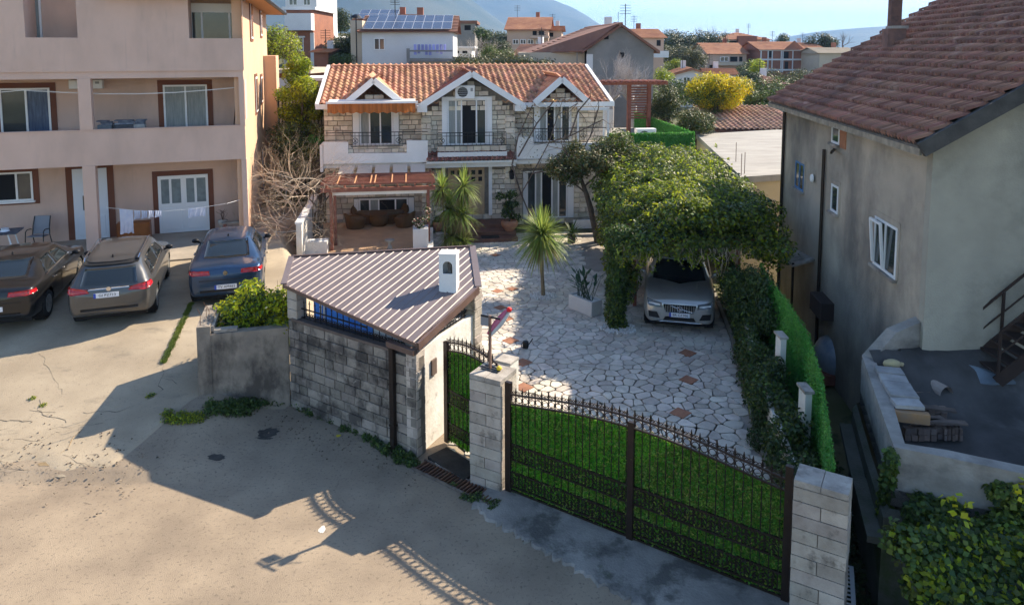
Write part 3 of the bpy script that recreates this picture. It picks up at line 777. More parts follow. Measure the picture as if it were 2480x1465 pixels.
# ---- white chimney on the roof, arched smoke opening
c0 = Vector((-1.32, 14.42)); cf = Frame((c0.x, c0.y, rz(*c0) - .05), math.atan2(-.12, 1))
t = thing('chimney', 'white box chimney with an arched opening on the mauve steel roof', 'chimney', cf)
W_, D_, H_ = .36, .32, .88
mb = MB(); mb.box(-W_ / 2, -W_ / 2 + .03, 0, D_, 0, H_ - .03); mb.box(W_ / 2 - .03, W_ / 2, 0, D_, 0, H_ - .03); mb.box(-W_ / 2 + .03, W_ / 2 - .03, D_ - .03, D_, 0, H_ - .03)
mb.box(-W_ / 2 + .03, W_ / 2 - .03, 0, .03, 0, .46)
arc = [(-.1 * math.cos(math.pi * k / 8), .62 + .1 * math.sin(math.pi * k / 8)) for k in range(9)]
for k in range(8):
    (xa, za), (xb, zb) = arc[k], arc[k + 1]; mb.yprism([(xa, za), (xb, zb), (xb, H_ - .03), (xa, H_ - .03)], 0, .03)
mb.box(-W_ / 2 + .03, -.1, 0, .03, .46, H_ - .03); mb.box(.1, W_ / 2 - .03, 0, .03, .46, H_ - .03)
mb.build('shaft', m_white, t)
mb = MB(); mb.box(-W_ / 2 - .01, W_ / 2 + .01, -.01, D_ + .01, H_ - .03, H_); mb.build('lid', m_white, t)
mb = MB(); mb.lathe([(.05, .3), (.05, .7), (.035, .72)], (0.02, .17, 0), 10); mb.build('flue', M('soot_pipe', (.3, .28, .26), (.08, .07, .06), scale=9), t)
# ---- grey rendered wall at the left with a planter behind it
g0, g1 = atz(487, 1003, .06), Vector((-4.68, 14.62, 0)); KF = Frame((g0.x, g0.y, 0), math.atan2(g1.y - g0.y, g1.x - g0.x)); KL = (Vector((g1.x, g1.y, 0)) - Vector((g0.x, g0.y, 0))).length
m_render = M('grey_render', (.31, .26, .21), (.20, .17, .14), scale=2.6, rough=.95, bump=1.0, bscale=12, dirt=((.065, .055, .048), 1.6, .46, .6, .85, (1, 1, .55)), dirt2=((.36, .33, .29), 6, .66, .72, .4))
t = thing('garden_wall', 'low grey rendered wall in front of the bright green bush', 'wall', KF)
mb = MB(); mb.box(0, KL, 0, .22, 0, 1.72); mb.build('render', m_render, t)
mb = MB(); mb.box(-.02, .24, -.02, 1.3, 0, 1.9); mb.build('end_post', m_render, t)
mb = MB(); mb.box(.24, .3, .1, 1.2, 1.74, 1.86); mb.box(.3, .75, .04, .2, 1.73, 1.79); mb.build('coping', m_cap, t)
mb = MB()
for x, y in ((.04, .1), (.18, .3), (.1, .5)): mb.tube([(x, y, 1.88), (x + .01, y, 2.1 + .1 * rnd.random()), (x - .04, y, 2.25)], .006, 5)
mb.build('rebar', m_rust, t)
# ================================================================== THE STONE HOUSE
m_stone = M('honey_stone', (.74, .65, .53), (.54, .46, .36), scale=2.5, rough=.9, bump=.6, bscale=18, isl=.28, hue=.015, dirt=((.17, .13, .1), 3, .58, .7, .5))
m_mort2 = M('house_mortar', (.30, .26, .22), (.22, .19, .16), scale=6)
m_tile = M('clay_tile', (.58, .31, .19), (.46, .22, .125), scale=1.5, rough=.85, bump=.3, bscale=30, isl=.3, hue=.012, dirt=((.62, .42, .3), 4, .55, .7, .5))
m_tile2 = M('clay_tile_old', (.25, .105, .075), (.17, .075, .06), scale=.8, rough=.9, bump=.3, bscale=30, isl=.3, hue=.01, dirt=((.09, .06, .05), .9, .5, .64, .75))
m_glass = M('window_glass', (.03, .04, .045), (.055, .065, .065), scale=1.5, rough=.06, spec=.8)
m_dark = M('dark_interior', (.012, .012, .014))
m_curtain = M('curtain_grey', (.35, .36, .34), (.24, .26, .25), scale=2, rough=.7, stretch=(9, 1, 1))
m_pvc = M('pvc_white', (.80, .80, .80), rough=.35)
m_red = M('red_stained_wood', (.27, .10, .065), (.19, .07, .045), scale=5, rough=.7, bump=.2, isl=.15)
HO = Vector((-2.1, 30.0, 0)); HA = R(8); hx = Vector((math.cos(HA), math.sin(HA), 0))
HF = Frame(HO - hx * 5.6, HA)
def tile_mesh(name, w=.24, l=.42, h=.05, seg=6, mat=None, th=.015, step=0.0):
    mb = MB(); V = []
    for b in (0, l):
        for k in range(seg + 1):
            a = k / seg; z = h * math.sin(math.pi * min(1, a / .62)) if a < .62 else -h * .25 * math.sin(math.pi * (a - .62) / .38)
            V.append((a * w, b, z + (step if b == 0 else -.02)))
    for k in range(seg + 1): V.append((V[k][0], 0, V[k][2] - th - step))
    n = seg + 1; F = [(k, k + 1, n + k + 1, n + k) for k in range(seg)] + [(2 * n + k, 2 * n + k + 1, k + 1, k) for k in range(seg)]
    mb.add(V, F); return mb.mesh(name, mat, True)
def tile_roof(parent, o, u, v, wu, lv, mat, w=.24, l=.36, keep=None, limit=300, seg=6, h=.05, name='roof_tile', jit=.006, order=None, step=0.0):
    o, u, v = Vector(o), Vector(u).normalized(), Vector(v).normalized(); nrm = u.cross(v)
    if nrm.z < 0: nrm = -nrm
    me = tile_mesh(name, w, l * 1.12, h, seg, mat, step=step); T = []
    for j in range(int(lv / l + .999)):
        for i in range(int(wu / w + .5)):
            c = o + u * (w * (i + .5)) + v * (l * (j + .5))
            if keep and not keep(c): continue
            p = o + u * (w * i) + v * (l * j) + nrm * (.035 + rnd.uniform(-jit, jit))
            yaw = rnd.gauss(0, .006); T.append((p, yaw))
    if order: T.sort(key=lambda q: order(q[0]))
    base = Matrix((u, v, nrm)).transposed()
    for p, yaw in T[:limit]:
        ob = link(name, me, parent); ob.matrix_local = Matrix.Translation(p) @ (base @ Matrix.Rotation(yaw, 3, 'Z')).to_4x4()
    if len(T) > limit:
        co = np.empty(len(me.vertices) * 3); me.vertices.foreach_get('co', co); co = co.reshape(-1, 3)
        fs = np.array([tuple(q.vertices) for q in me.polygons]); B = np.array(base); V = []; F = []
        for k, (p, yaw) in enumerate(T[limit:]):
            V.append(co @ B.T + np.array(p)); F.append(fs + k * len(co))
        link(name + '_field', npmesh(name + '_field', np.vstack(V), np.vstack(F), mat, smooth=True), parent, kind='stuff')
    return T
def window(parent, x0, x1, z0, z1, y, cuts=(), fw=.06, glass=None, depth=.07, bars=(), name='window', sill=False, kinds=None, fmat=None):
    """frame with panes; cuts: upright divisions as fractions; bars: level ones"""
    fmat = fmat or m_pvc; mb = MB()
    mb.box(x0, x0 + fw, y, y + depth, z0, z1); mb.box(x1 - fw, x1, y, y + depth, z0, z1)
    mb.box(x0 + fw, x1 - fw, y, y + depth, z1 - fw, z1); mb.box(x0 + fw, x1 - fw, y, y + depth, z0, z0 + fw)
    xs = [x0 + fw * .5] + [x0 + (x1 - x0) * c for c in cuts] + [x1 - fw * .5]
    for x in xs[1:-1]: mb.box(x - fw * .5, x + fw * .5, y - .002, y + depth - .004, z0 + fw, z1 - fw)
    for b in bars: z = z0 + (z1 - z0) * b; mb.box(x0 + fw, x1 - fw, y + .004, y + depth - .006, z - fw * .3, z + fw * .3)
    wn = mb.build(name, fmat, parent)
    for k, (a, b) in enumerate(zip(xs, xs[1:])):
        gm = (kinds[k] if kinds else None) or glass or m_glass
        MB().box(a + fw * .5, b - fw * .5, y + depth * .55, y + depth * .7, z0 + fw * .9, z1 - fw * .9).build('pane', gm, wn)
    if sill: MB().box(x0 - .06, x1 + .06, y - .1, y + .02, z0 - .05, z0).build('sill', m_cap if sill == 1 else fmat, wn)
    return wn
def R4(fr, u0, v0, u1, v1, y):
    a = fr.px(u0, v1, y); b = fr.px(u1, v0, y); return a[0], b[0], a[1], b[1]     # x0, x1, z0, z1

house = thing('stone_house', 'two storey honey stone house with orange tiled roof and white gabled dormers behind the courtyard', 'house', HF)
W, DEP, ZE = 11.7, 7.2, 5.28
YR = 4.1; ZR = HF.px(1090, 163, YR)[1]; ms = (ZR - ZE) / (YR + .4)
def zmain(y): return ZE + ms * (y + .4)
mb = MB(); mb.box(0.02, W - .02, .1, DEP, 0, ZE - .02); mb.box(3.98, 7.72, -.4, .1, 0, 4.7); mb.build('wall', m_mort2, house)
mb = MB(); mb.yprism([(.02, 0), (W - .02, 0)][:0] or [(3.98, 4.7), (7.72, 4.7), (7.72, 5.3), (5.95, 6.3), (3.98, 5.3)], -.4, .1); mb.build('gable_wall', m_mort2, house)
mb = MB(); mb.prism([(.0, .1), (.0, YR), (.02, DEP), (.0, DEP)], 0, 0)
for x0, x1 in ((0.0, .15), (W - .15, W)):
    m2 = MB(); m2.add([(x0, .1, ZE - .03), (x1, .1, ZE - .03), (x1, DEP, ZE - .03), (x0, DEP, ZE - .03), (x0, YR, ZR - .1), (x1, YR, ZR - .1)], [(0, 1, 5, 4), (4, 5, 2, 3), (0, 4, 3), (1, 2, 5), (0, 3, 2, 1)])
    m2.build('gable_end', m_mort2, house)
# openings, read from the photograph in the plane of each wall
uL = R4(HF, 855, 268, 966, 352, 0); uC = R4(HF, 1072, 240, 1190, 352, -.5); uR = R4(HF, 1292, 252, 1384, 345, 0)
dL = R4(HF, 858, 478, 1003, 535, 0); dC = R4(HF, 1072, 397, 1190, 524, -.5); dR = R4(HF, 1266, 412, 1390, 530, 0)
cw = R4(HF, 1384, 247, 1456, 325, 0)
items = []
courses(items, 0, 3.95, .05, 2.75, 0, .1, h=.22, l=(.22, .5), pro=.025, gap=.02, bevel=.012, holes=(dL,))
courses(items, 0, 3.95, 3.0, 5.2, 0, .1, h=.2, l=(.22, .5), pro=.025, gap=.02, bevel=.012, holes=(uL,))
courses(items, 3.95, 7.75, 3.05, 5.0, -.5, -.4, h=.2, l=(.22, .48), pro=.025, gap=.02, bevel=.012, holes=(uC, (7.0 + 0, 7.0, 0, 0)))
courses(items, 3.95, 7.75, .45, 2.55, -.5, -.4, h=.22, l=(.24, .5), pro=.025, gap=.02, bevel=.012, holes=(dC,))
courses(items, 7.75, W, .05, 2.9, 0, .1, h=.22, l=(.22, .5), pro=.025, gap=.02, bevel=.012, holes=(dR,))
courses(items, 7.75, W, 3.0, 5.2, 0, .1, h=.2, l=(.22, .5), pro=.025, gap=.02, bevel=.012, holes=(uR,))
for xa, za, zb, hw, y0 in ((5.95, 6.2, 5.0, 1.75, -.5), (2.05, 5.85, 5.28, .8, -.32), (9.72, 5.95, 5.28, .8, -.32)):
    z = zb
    while z < za - .08:
        h = hw * (za - z - .1) / (za - zb)
        if h > .1: courses(items, xa - h, xa + h, z, z + .2, y0, y0 + .1, h=.2, l=(.2, .4), pro=.02, gap=.02, bevel=.012)
        z += .2
items.sort(key=lambda q: -(q.v[3][0] - q.v[0][0] if False else q.v[2][2]))
pieces('stone', house, items, m_stone, 300, 'stonework')
# pilasters of the middle bay
for x in (3.9, 7.35):
    its = []; courses(its, x, x + .42, .3, 4.75, -.62, -.5, h=.24, l=(.38, .42), pro=.015, gap=.02, bevel=.012)
    for it in its: it.build('quoin', m_stone, house)
# roof
roof = MB().add([(-.15, -.4, ZE), (W + .15, -.4, ZE), (W + .15, YR, ZR), (-.15, YR, ZR), (W + .15, DEP + .4, ZE), (-.15, DEP + .4, ZE),
                 (-.15, -.4, ZE - .12), (W + .15, -.4, ZE - .12), (W + .15, YR, ZR - .12), (-.15, YR, ZR - .12), (W + .15, DEP + .4, ZE - .12), (-.15, DEP + .4, ZE - .12)],
                [(0, 1, 2, 3), (3, 2, 4, 5), (7, 6, 9, 8), (8, 9, 11, 10), (0, 6, 7, 1), (5, 4, 10, 11), (0, 3, 9, 6), (3, 5, 11, 9), (1, 7, 8, 2), (2, 8, 10, 4)]).build('roof', m_tile2, house)
vm = Vector((0, 1, ms)).normalized(); LV = (YR + .4) * math.sqrt(1 + ms * ms)
tile_roof(roof, (-.1, -.42, ZE + .005), (1, 0, 0), vm, W + .2, LV, m_tile, w=.26, l=.36, h=.065, step=.02, limit=300, order=lambda p: p.y)
mb = MB()
for i in range(36):
    x = -.1 + (W + .2) * i / 36; mb.tube([(x, YR, ZR + .03), (x + .36, YR, ZR + .05)], .09, 8)
mb.build('ridge_tiles', m_tile, roof, kind='stuff')
for x in (-.2, W + .2):
    mb = MB(); mb.bar((x, -.48, ZE - .01), (x, YR, ZR + .04), .14, .16); mb.build('verge_board', m_pvc, roof)
# eave gutter, white
for x0, x1 in ((-.25, 3.9), (7.75, W + .3)):
    mb = MB(); mb.box(x0, x1, -.56, -.4, ZE - .16, ZE + .02); mb.build('gutter', m_pvc, house)
    mb = MB(); mb.box(x0, x1, -.4, .08, ZE - .14, ZE - .10); mb.build('soffit', m_pvc, house)
def gable(xa, za, hw, zl, yf, w=.3, tiles=True):
    yb = (za - ZE) / ms - .4; yl = (zl - ZE) / ms - .4
    g = MB().add([(xa, yf, za), (xa - hw, yf, zl), (xa - hw, max(yl, yf + .05), zl), (xa, yb, za), (xa + hw, yf, zl), (xa + hw, max(yl, yf + .05), zl),
                  (xa, yf, za - .1), (xa - hw, yf, zl - .1), (xa + hw, yf, zl - .1)], [(0, 1, 2, 3), (0, 3, 5, 4), (0, 6, 7, 1), (0, 4, 8, 6)]).build('dormer_roof', m_tile2, house)
    for s in (-1, 1):
        d = Vector((-s * hw, 0, za - zl)); L = d.length
        # tiles run up each little slope
        u = Vector((0, 1, 0)); o = Vector((xa + s * hw, yf + .05, zl + .02))
        if s > 0: o = o + Vector((0, 0, 0))
        def kp(c, s=s):
            return c.z > ZE + ms * (c.y + .4) - .03 and c.y < yb
        tile_roof(g, o, u, d, yb - yf, L, m_tile2 if w > .25 else m_tile, w=w * .8, l=.3, keep=kp, limit=60, h=.05)
    for s in (-1, 1):
        mb = MB(); mb.bar((xa, yf - .04, za + .02), (xa + s * hw, yf - .04, zl), .12, .24); mb.build('bargeboard', m_pvc, g)
    mb = MB(); mb.tube([(xa, yf, za + .06), (xa, yb, za + .08)], .08, 8); mb.build('ridge', m_tile2, g)
gable(5.95, HF.px(1140, 180, -1.0)[1], 2.08, 5.22, -1.0, .36)
gable(2.05, HF.px(910, 196, -.62)[1], 1.2, 5.28, -.62, .24)
gable(9.72, HF.px(1345, 193, -.62)[1], 1.15, 5.28, -.62, .24)
mb = MB(); mb.box(3.75, 4.15, -1.06, -.5, 5.0, 5.24); mb.build('cornice_return', m_pvc, house); mb = MB(); mb.box(7.7, 8.15, -1.06, -.5, 5.0, 5.24); mb.build('cornice_return', m_pvc, house)
MB().box(W - .05, W + .02, -.03, .0, 2.9, 5.1).build('corner_post', m_pvc, house)
# windows and doors
def french(r, y, panes, nm='window', shut=(0, 0), kinds=None, head=.0):
    x0, x1, z0, z1 = r
    for s, wd in zip((0, 1), shut):
        if wd: a = x0 if s == 0 else x1 - wd; mb = MB(); mb.box(a + .01, a + wd - .01, y - .05, y, z0, z1); mb.build('shutter', m_pvc, house)
    return window(house, x0 + shut[0], x1 - shut[1], z0, z1 - head, y - .02, cuts=panes, fw=.06, kinds=kinds, name=nm)
french(uL, -.01, (.3, .62), shut=(.28, .25), kinds=(m_curtain, m_glass, m_glass))
french(uC, -.52, (.22, .36, .74), shut=(.2, .2), kinds=(m_curtain, m_curtain, m_dark, m_glass))
french(uR, -.01, (.25, .5, .72), shut=(.22, .05), kinds=(m_curtain, m_dark, m_curtain, m_glass))
french(dL, -.01, (.22, .4, .74), shut=(.2, .25), kinds=(m_glass, m_curtain, m_dark, m_glass))
french(dR, -.01, (.22, .36, .62, .78), shut=(.16, .28), kinds=(m_glass, m_curtain, m_dark, m_curtain, m_glass))
for r, y in ((uC, -.52), (dC, -.52)):
    x0, x1, z0, z1 = r; mb = MB(); mb.box(x0 - .02, x0 + .12, y - .06, y, z0, z1 + .1); mb.box(x1 - .12, x1 + .02, y - .06, y, z0, z1 + .1); mb.box(x0 + .12, x1 - .12, y - .06, y, z1 - .02, z1 + .1); mb.build('door_surround', m_pvc, house)
# the pale wooden door with small panes
m_oak = M('door_pale_wood', (.50, .36, .22), (.42, .29, .17), scale=3, rough=.5, stretch=(6, 1, .5), bump=.2)
x0, x1, z0, z1 = R4(HF, 1086, 405, 1173, 522, -.45); dr_ = MB().box(x0, x1, -.5, -.43, z0, z1).build('front_door', m_oak, house)
MB().box((x0 + x1) / 2 - .012, (x0 + x1) / 2 + .012, -.515, -.5, z0, z1).build('meeting_strip', m_oak, dr_)
for i in range(5):
    for j in range(2):
        if i == 0 and j: continue
        cx = x0 + (x1 - x0) * (.12 + .19 * i); cz = z1 - .2 - .28 * j; MB().box(cx - .08, cx + .08, -.508, -.5, cz - .09, cz + .09).build('pane', m_dark, dr_)
for i in range(2):
    cx = x0 + (x1 - x0) * (.27 + .46 * i); MB().bev(cx - .26, cx + .26, -.518, -.5, z0 + .15, z0 + .75, .015).build('door_panel', m_oak, dr_); MB().bev(cx - .26, cx + .26, -.518, -.5, z0 + .85, z0 + 1.3, .015).build('door_panel', m_oak, dr_)
MB().bar(((x0 + x1) / 2 + .06, -.56, z0 + 1.0), ((x0 + x1) / 2 + .16, -.56, z0 + 1.0), .02).build('handle', m_iron_bk, dr_)
# upper balconies: white stepped parapets
def parapet(profile_px, y0, y1, name='balcony'):
    P = [HF.px(u, v, y0) for u, v in profile_px]; return MB().yprism(P[::-1], y0, y1).build(name, m_white, house)
parapet([(783, 398), (783, 345), (843, 345), (843, 372), (985, 371), (985, 341), (1036, 341), (1036, 393)], -1.15, -1.0)
parapet([(1252, 385), (1252, 333), (1292, 333), (1292, 350), (1470, 345), (1470, 385)], -1.15, -1.0)
mb = MB(); mb.box(0, 3.95, -1.0, 0, 2.82, 2.98); mb.box(7.75, W, -1.0, 0, 2.82, 2.98); mb.box(3.98, 7.72, -1.1, -.5, 2.75, 2.95); mb.build('balcony_slab', m_white, house)
MB().box(-.05, .06, -1.15, 0, 2.7, 3.75).build('balcony_side', m_white, house)
x0, x1, z0, z1 = R4(HF, 1060, 367, 1228, 381, -1.15); MB().box(x0, x1, -1.15, -1.1, z0, z1).build('balcony_band', m_white, house)
its = []; x0, x1, z0, z1 = R4(HF, 843, 350, 985, 371, -1.0); courses(its, x0, x1, z0, z1, -1.0, -.9, h=.2, l=(.2, .4), pro=.02, gap=.02)
x0, x1, z0, z1 = R4(HF, 1060, 352, 1226, 368, -1.1); courses(its, x0, x1, z0, z1, -1.1, -1.0, h=.2, l=(.2, .4), pro=.02, gap=.02)
x0, x1, z0, z1 = R4(HF, 1294, 341, 1462, 352, -1.0); courses(its, x0, x1, z0, z1, -1.0, -.9, h=.2, l=(.2, .4), pro=.02, gap=.02)
for it in its: it.build('plinth_stone', m_stone, house)
def balcony_rail(u0, u1, v0, v1, y, panel=(0, 1), nb=12):
    x0, z1 = HF.px(u0, v0, y); x1, z0 = HF.px(u1, v1, y); t = MB()
    t.box(x0, x1, y - .015, y + .015, z1 - .03, z1); rl = t.build('railing', m_iron_bk, house)
    a, b = x0 + (x1 - x0) * panel[0], x0 + (x1 - x0) * panel[1]
    MB().box(a, b, y - .012, y + .012, z0, z0 + .025).build('rail', m_iron_bk, rl)
    MB().box(a, b, y - .012, y + .012, z0 + (z1 - z0) * .72, z0 + (z1 - z0) * .72 + .02).build('rail', m_iron_bk, rl)
    for i in range(nb + 1):
        x = a + (b - a) * i / nb; MB().box(x - .008, x + .008, y - .008, y + .008, z0 + .02, z1 - .03).build('bar', m_iron_bk, rl)
    for c in (a + .16, b - .16):
        mb = MB(); ring(mb, c, y, (z0 + z1) / 2 - .05, .11, .02); mb.xbox((c, y, (z0 + z1) / 2 - .05), .16, .02, .02, Quaternion((0, 1, 0), .8)); mb.xbox((c, y, (z0 + z1) / 2 - .05), .16, .02, .02, Quaternion((0, 1, 0), -.8)); mb.build('ornament', m_iron_bk, rl)
balcony_rail(790, 1036, 322, 353, -1.06, (.24, .75), 13)
balcony_rail(1060, 1226, 322, 352, -1.12, (0, 1), 16)
balcony_rail(1252, 1468, 312, 343, -1.06, (.2, .78), 14)
# glazed corner of the right balcony
x0, x1, z0, z1 = cw; f_ = MB(); f_.box(x0, x0 + .06, -1.1, -1.04, 3.6, 5.1); f_.box(x1 - .02, x1 + .06, -1.1, -1.04, 3.4, 5.1); f_.box(x0, x1 + .06, -1.1, -1.04, 5.0, 5.12)
f_.build('glazing_frame', m_pvc, house)
# tiled porch canopy
x0, x1, z0, z1 = R4(HF, 1033, 382, 1252, 396, -1.35); cn = MB().box(x0, x1, -1.35, -.5, z0 - .02, z0 + .06).build('porch_canopy', m_pvc, house)
tile_roof(cn, (x0, -1.42, z0 + .07), (1, 0, 0), (0, 1, .28), x1 - x0, .8, m_tile2, w=.2, l=.3, limit=200)
# ground-floor right: low white wall and rail
mb = MB(); a = HF.px(1390, 500, -.9); b = HF.px(1450, 530, -.9); mb.box(a[0], b[0] + .6, -.9, -.75, 0, .35); mb.build('low_wall', m_white, house)
# ---- air conditioner in the big gable
def aircon(fr, x, y, z, w=.8, h=.55, d=.3, label='', rz_=0):
    t = thing('air_conditioner', label, 'air conditioner', loc=fr.w(x, y, z), rotz=fr.a + rz_)
    MB().bev(-w / 2, w / 2, -d, 0, 0, h, .02).build('casing', m_pvc, t)
    mb = MB(); mb.lathe([(.21 * h / .55, -d - .008), (.21 * h / .55, -d + .002)], (-w * .12, 0, h / 2), 16, axis='y'); mb.build('fan', m_dark, t)
    for k in range(5):
        MB().box(-w * .12 - .2, -w * .12 + .2, -d - .014, -d - .008, h * .18 + k * h * .15, h * .18 + k * h * .15 + .012).build('grille_slat', m_pvc, t)
    MB().box(w * .28, w * .4, -d - .004, -d, h * .55, h * .8).build('panel', M('grey_panel', (.3, .3, .3)), t)
    return t
ax, az = HF.px(1125, 239, -.5); aircon(HF, ax, -.5, az, label='white air conditioner mounted in the stone gable over the middle balcony')
# ---- lantern and gable lamp
lx, lz = HF.px(1239, 425, -.7); t = thing('wall_lantern', 'black wall lantern beside the front door on the stone corner', 'lantern', loc=HF.w(lx, -.75, lz))
mb = MB(); mb.lathe([(.05, -.16), (.09, -.13), (.11, .12), (.13, .14), (.03, .24), (.01, .3)], (0, 0, 0), 6); mb.build('cage', m_iron_bk, t)
mb = MB(); mb.bar((0, .12, .1), (0, 0, .32), .025); mb.bar((0, .12, -.1), (0, .12, .3), .03); mb.build('bracket', m_iron_bk, t)
gx, gz = HF.px(1341, 243, -.35); t = thing('gable_lamp', 'small warm lamp under the right gable', 'lamp', loc=HF.w(gx, -.42, gz))
mb = MB(); mb.ball((0, 0, 0), .045); mb.build('bulb', M('lamp_glow', (.9, .6, .2), emit=((1, .65, .25), 1.2)), t); MB().box(-.03, .03, .04, .1, .0, .05).build('holder', m_iron_bk, t)
# ---- folded awning with orange striped valance
m_aw = M('awning_orange', (.50, .17, .045), (.36, .12, .03), scale=1.0, rough=.8, stretch=(7, .2, .2), lo=.45, hi=.55, trans=.2)
t = thing('awning', 'rolled awning with a striped orange valance over the left balcony', 'awning', HF)
x0, x1, z0, z1 = R4(HF, 793, 249, 1006, 275, -1.25)
MB().box(x0 - .05, x1 + .1, -1.3, -1.2, z1 - .02, z1 + .06).build('front_bar', m_pvc, t)
mb = MB(); K = 40; V = []
for i in range(K + 1):
    x = x0 + (x1 - x0) * i / K; o = .012 * math.sin(i * 2.1); V += [(x, -1.26 + o, z1 - .02), (x, -1.28 - o, z0 + .03 * math.sin(i * 1.57))]
mb.add(V, [(2 * i, 2 * i + 1, 2 * i + 3, 2 * i + 2) for i in range(K)]); mb.build('valance', m_aw, t)
mb = MB(); mb.add([(x0, -1.24, z1), (x1, -1.24, z1), (x1, -.5, z1 + .1), (x0, -.5, z1 + .1)], [(0, 1, 2, 3)]); mb.build('fabric', m_white, t)

# ================================================================== PATIO, PERGOLA, FURNITURE
m_patio = M('patio_tiles', (.46, .30, .18), (.38, .245, .15), scale=1.5, rough=.7, bump=.2, dirt=((.3, .2, .13), 2, .5, .7, .5))
pp = [tuple(atz(u, v, .1))[:2] for u, v in ((752, 640), (1032, 640))]
PA = [HF.w(.05, -5.4), HF.w(3.95, -5.4), HF.w(4.15, -.45), HF.w(-.4, -.02)]
mb = MB(); mb.prism([(p.x, p.y) for p in PA], -.02, .4); patio = mb.build('patio', m_patio, kind='structure')
its = []
for i in range(9):
    for j in range(11):
        x0, y0 = .1 + i * .44, -5.35 + j * .45
        mb = MB(); P = [HF.w(x0, y0), HF.w(x0 + .43, y0), HF.w(x0 + .43, y0 + .44), HF.w(x0, y0 + .44)]; mb.prism([(p.x, p.y) for p in P], .401, .406 + rnd.uniform(0, .002)); its.append(mb)
for it in its: it.build('floor_tile', m_patio, patio)
a, b = atz(1052, 560, .0), atz(1040, 650, .0)
t = thing('patio_wall', 'low cream wall along the right side of the patio', 'wall'); q0, q1 = HF.w(4.12, -5.2), HF.w(4.2, -2.2)
mb = MB(); mb.bar((q0.x, q0.y, .3), (q1.x, q1.y, .3), .2, .6); mb.build('plaster', m_whitewall, t)
perg = thing('pergola', 'red stained timber pergola over the wicker seats beside the house', 'pergola', HF)
zf = 2.45
yf = -4.3
xl, _ = HF.px(801, 470, yf); xr, _ = HF.px(1037, 458, yf); zfl = HF.px(801, 470, yf)[1]; zfr = HF.px(1037, 456, yf)[1]; zf = (zfl + zfr) / 2
for x, y in ((xl, yf), (xr, yf), (xl + .06, -3.6), (xr, -3.2)): MB().box(x - .05, x + .05, y - .05, y + .05, .4, zf).build('post', m_red, perg)
MB().box(xl - .35, xr + .25, yf - .06, yf + .06, zf, zf + .14).build('beam', m_red, perg)
zb = HF.px(900, 416, -1.3)[1]
for i in range(7):
    x = xl - .15 + (xr - xl + .3) * i / 6; mb = MB(); mb.bar((x, yf - .1, zf + .18), (x, -1.2, zb), .06, .1); mb.build('rafter', m_red, perg)
for j in range(9):
    y = yf - .05 + (-2.35 - yf) * j / 8; z = zf + .25 + (zb - zf - .18) * (y - yf) / (-1.35 - yf); MB().box(xl - .35, xr + .25, y - .025, y + .025, z, z + .06).build('slat', m_red, perg)
for i, x in enumerate((.9, 1.5, 2.05, 2.2, 2.8, 3.3)): MB().bar((x, yf, zf + .29), (x, yf + 1.2, zf + .30 + (zb - zf) * .38), .04, .03).build('batten', M('new_timber', (.5, .26, .13)), perg)
for i in range(5):
    a = xl + (xr - xl) * i / 5 + .06; b = xl + (xr - xl) * (i + 1) / 5 - .06; z = HF.px(900, 421, -2.3)[1]; z2 = HF.px(900, 400, -1.2)[1]
    MB().add([(a, -2.3, z), (b, -2.3, z), (b, -1.2, z2), (a, -1.2, z2)], [(0, 1, 2, 3)]).build('roof_panel', M('opal_panel', (.75, .70, .62), rough=.4, trans=.3), perg)
MB().box(xl, xr, yf + .1, yf + .16, zf - .14, zf - .02).build('blind_roll', m_white, perg)
m_wick = M('wicker_brown', (.17, .09, .035), (.10, .05, .02), scale=14, rough=.7, bump=1.0, bscale=60, stretch=(1, 1, 3))
m_cush = M('cushion_brown', (.16, .11, .07), (.12, .08, .05), scale=3, rough=.95)
def wicker_shell(mb, a, b, zt, zs, t0, t1, n=22, flare=1.12):
    """curved back that runs round an oval from angle t0 to t1; zt(t): height"""
    V = []
    for i in range(n + 1):
        t = t0 + (t1 - t0) * i / n; c, s = math.cos(t), math.sin(t); h = zt(t)
        V += [(a * .86 * c, b * .86 * s, .02), (a * flare * c, b * flare * s, h), (a * (flare - .12) * c, b * (flare - .12) * s, h + .01), (a * .72 * c, b * .72 * s, .1)]
    F = []
    for i in range(n):
        o = 4 * i
        for k in range(3): F.append((o + k, o + 4 + k, o + 5 + k, o + 1 + k))
    F += [(0, 1, 2, 3), (4 * n + 3, 4 * n + 2, 4 * n + 1, 4 * n)]
    mb.add(V, F)
def tub_chair(label, p, rz_):
    t = thing('wicker_chair', label, 'armchair', loc=(p.x, p.y, .407), rotz=rz_, group='wicker tub chairs on the patio')
    mb = MB(); wicker_shell(mb, .42, .40, lambda t_: .42 + .2 * max(0, math.sin(t_)) ** 1.5, .3, -.25 * math.pi, 1.25 * math.pi); mb.lathe([(.33, .0), (.37, .15), (.38, .3)], (0, 0, 0), 18); mb.build('shell', m_wick, t, True)
    mb = MB(); mb.lathe([(.33, .3), (.36, .34), (.34, .4), (.2, .42)], (0, 0, 0), 18); mb.build('seat_cushion', m_cush, t, True); return t
pc = atz(861, 552, .4); tub_chair('brown wicker tub chair at the left of the patio, near the pergola post', pc, 2.2)
pc = atz(980, 548, .4); tub_chair('brown wicker tub chair at the right of the patio, near the tall white planter', pc, -1.9)
pc = atz(918, 546, .4); t = thing('wicker_table', 'round brown wicker table between the two tub chairs', 'table', loc=(pc.x, pc.y, .407))
mb = MB(); mb.lathe([(.28, 0), (.36, .12), (.38, .28), (.33, .44)], (0, 0, 0), 20); mb.build('base', m_wick, t, True); mb = MB(); mb.lathe([(.35, .44), (.36, .47), (.33, .475)], (0, 0, 0), 20); mb.build('table_top', m_wick, t, True)
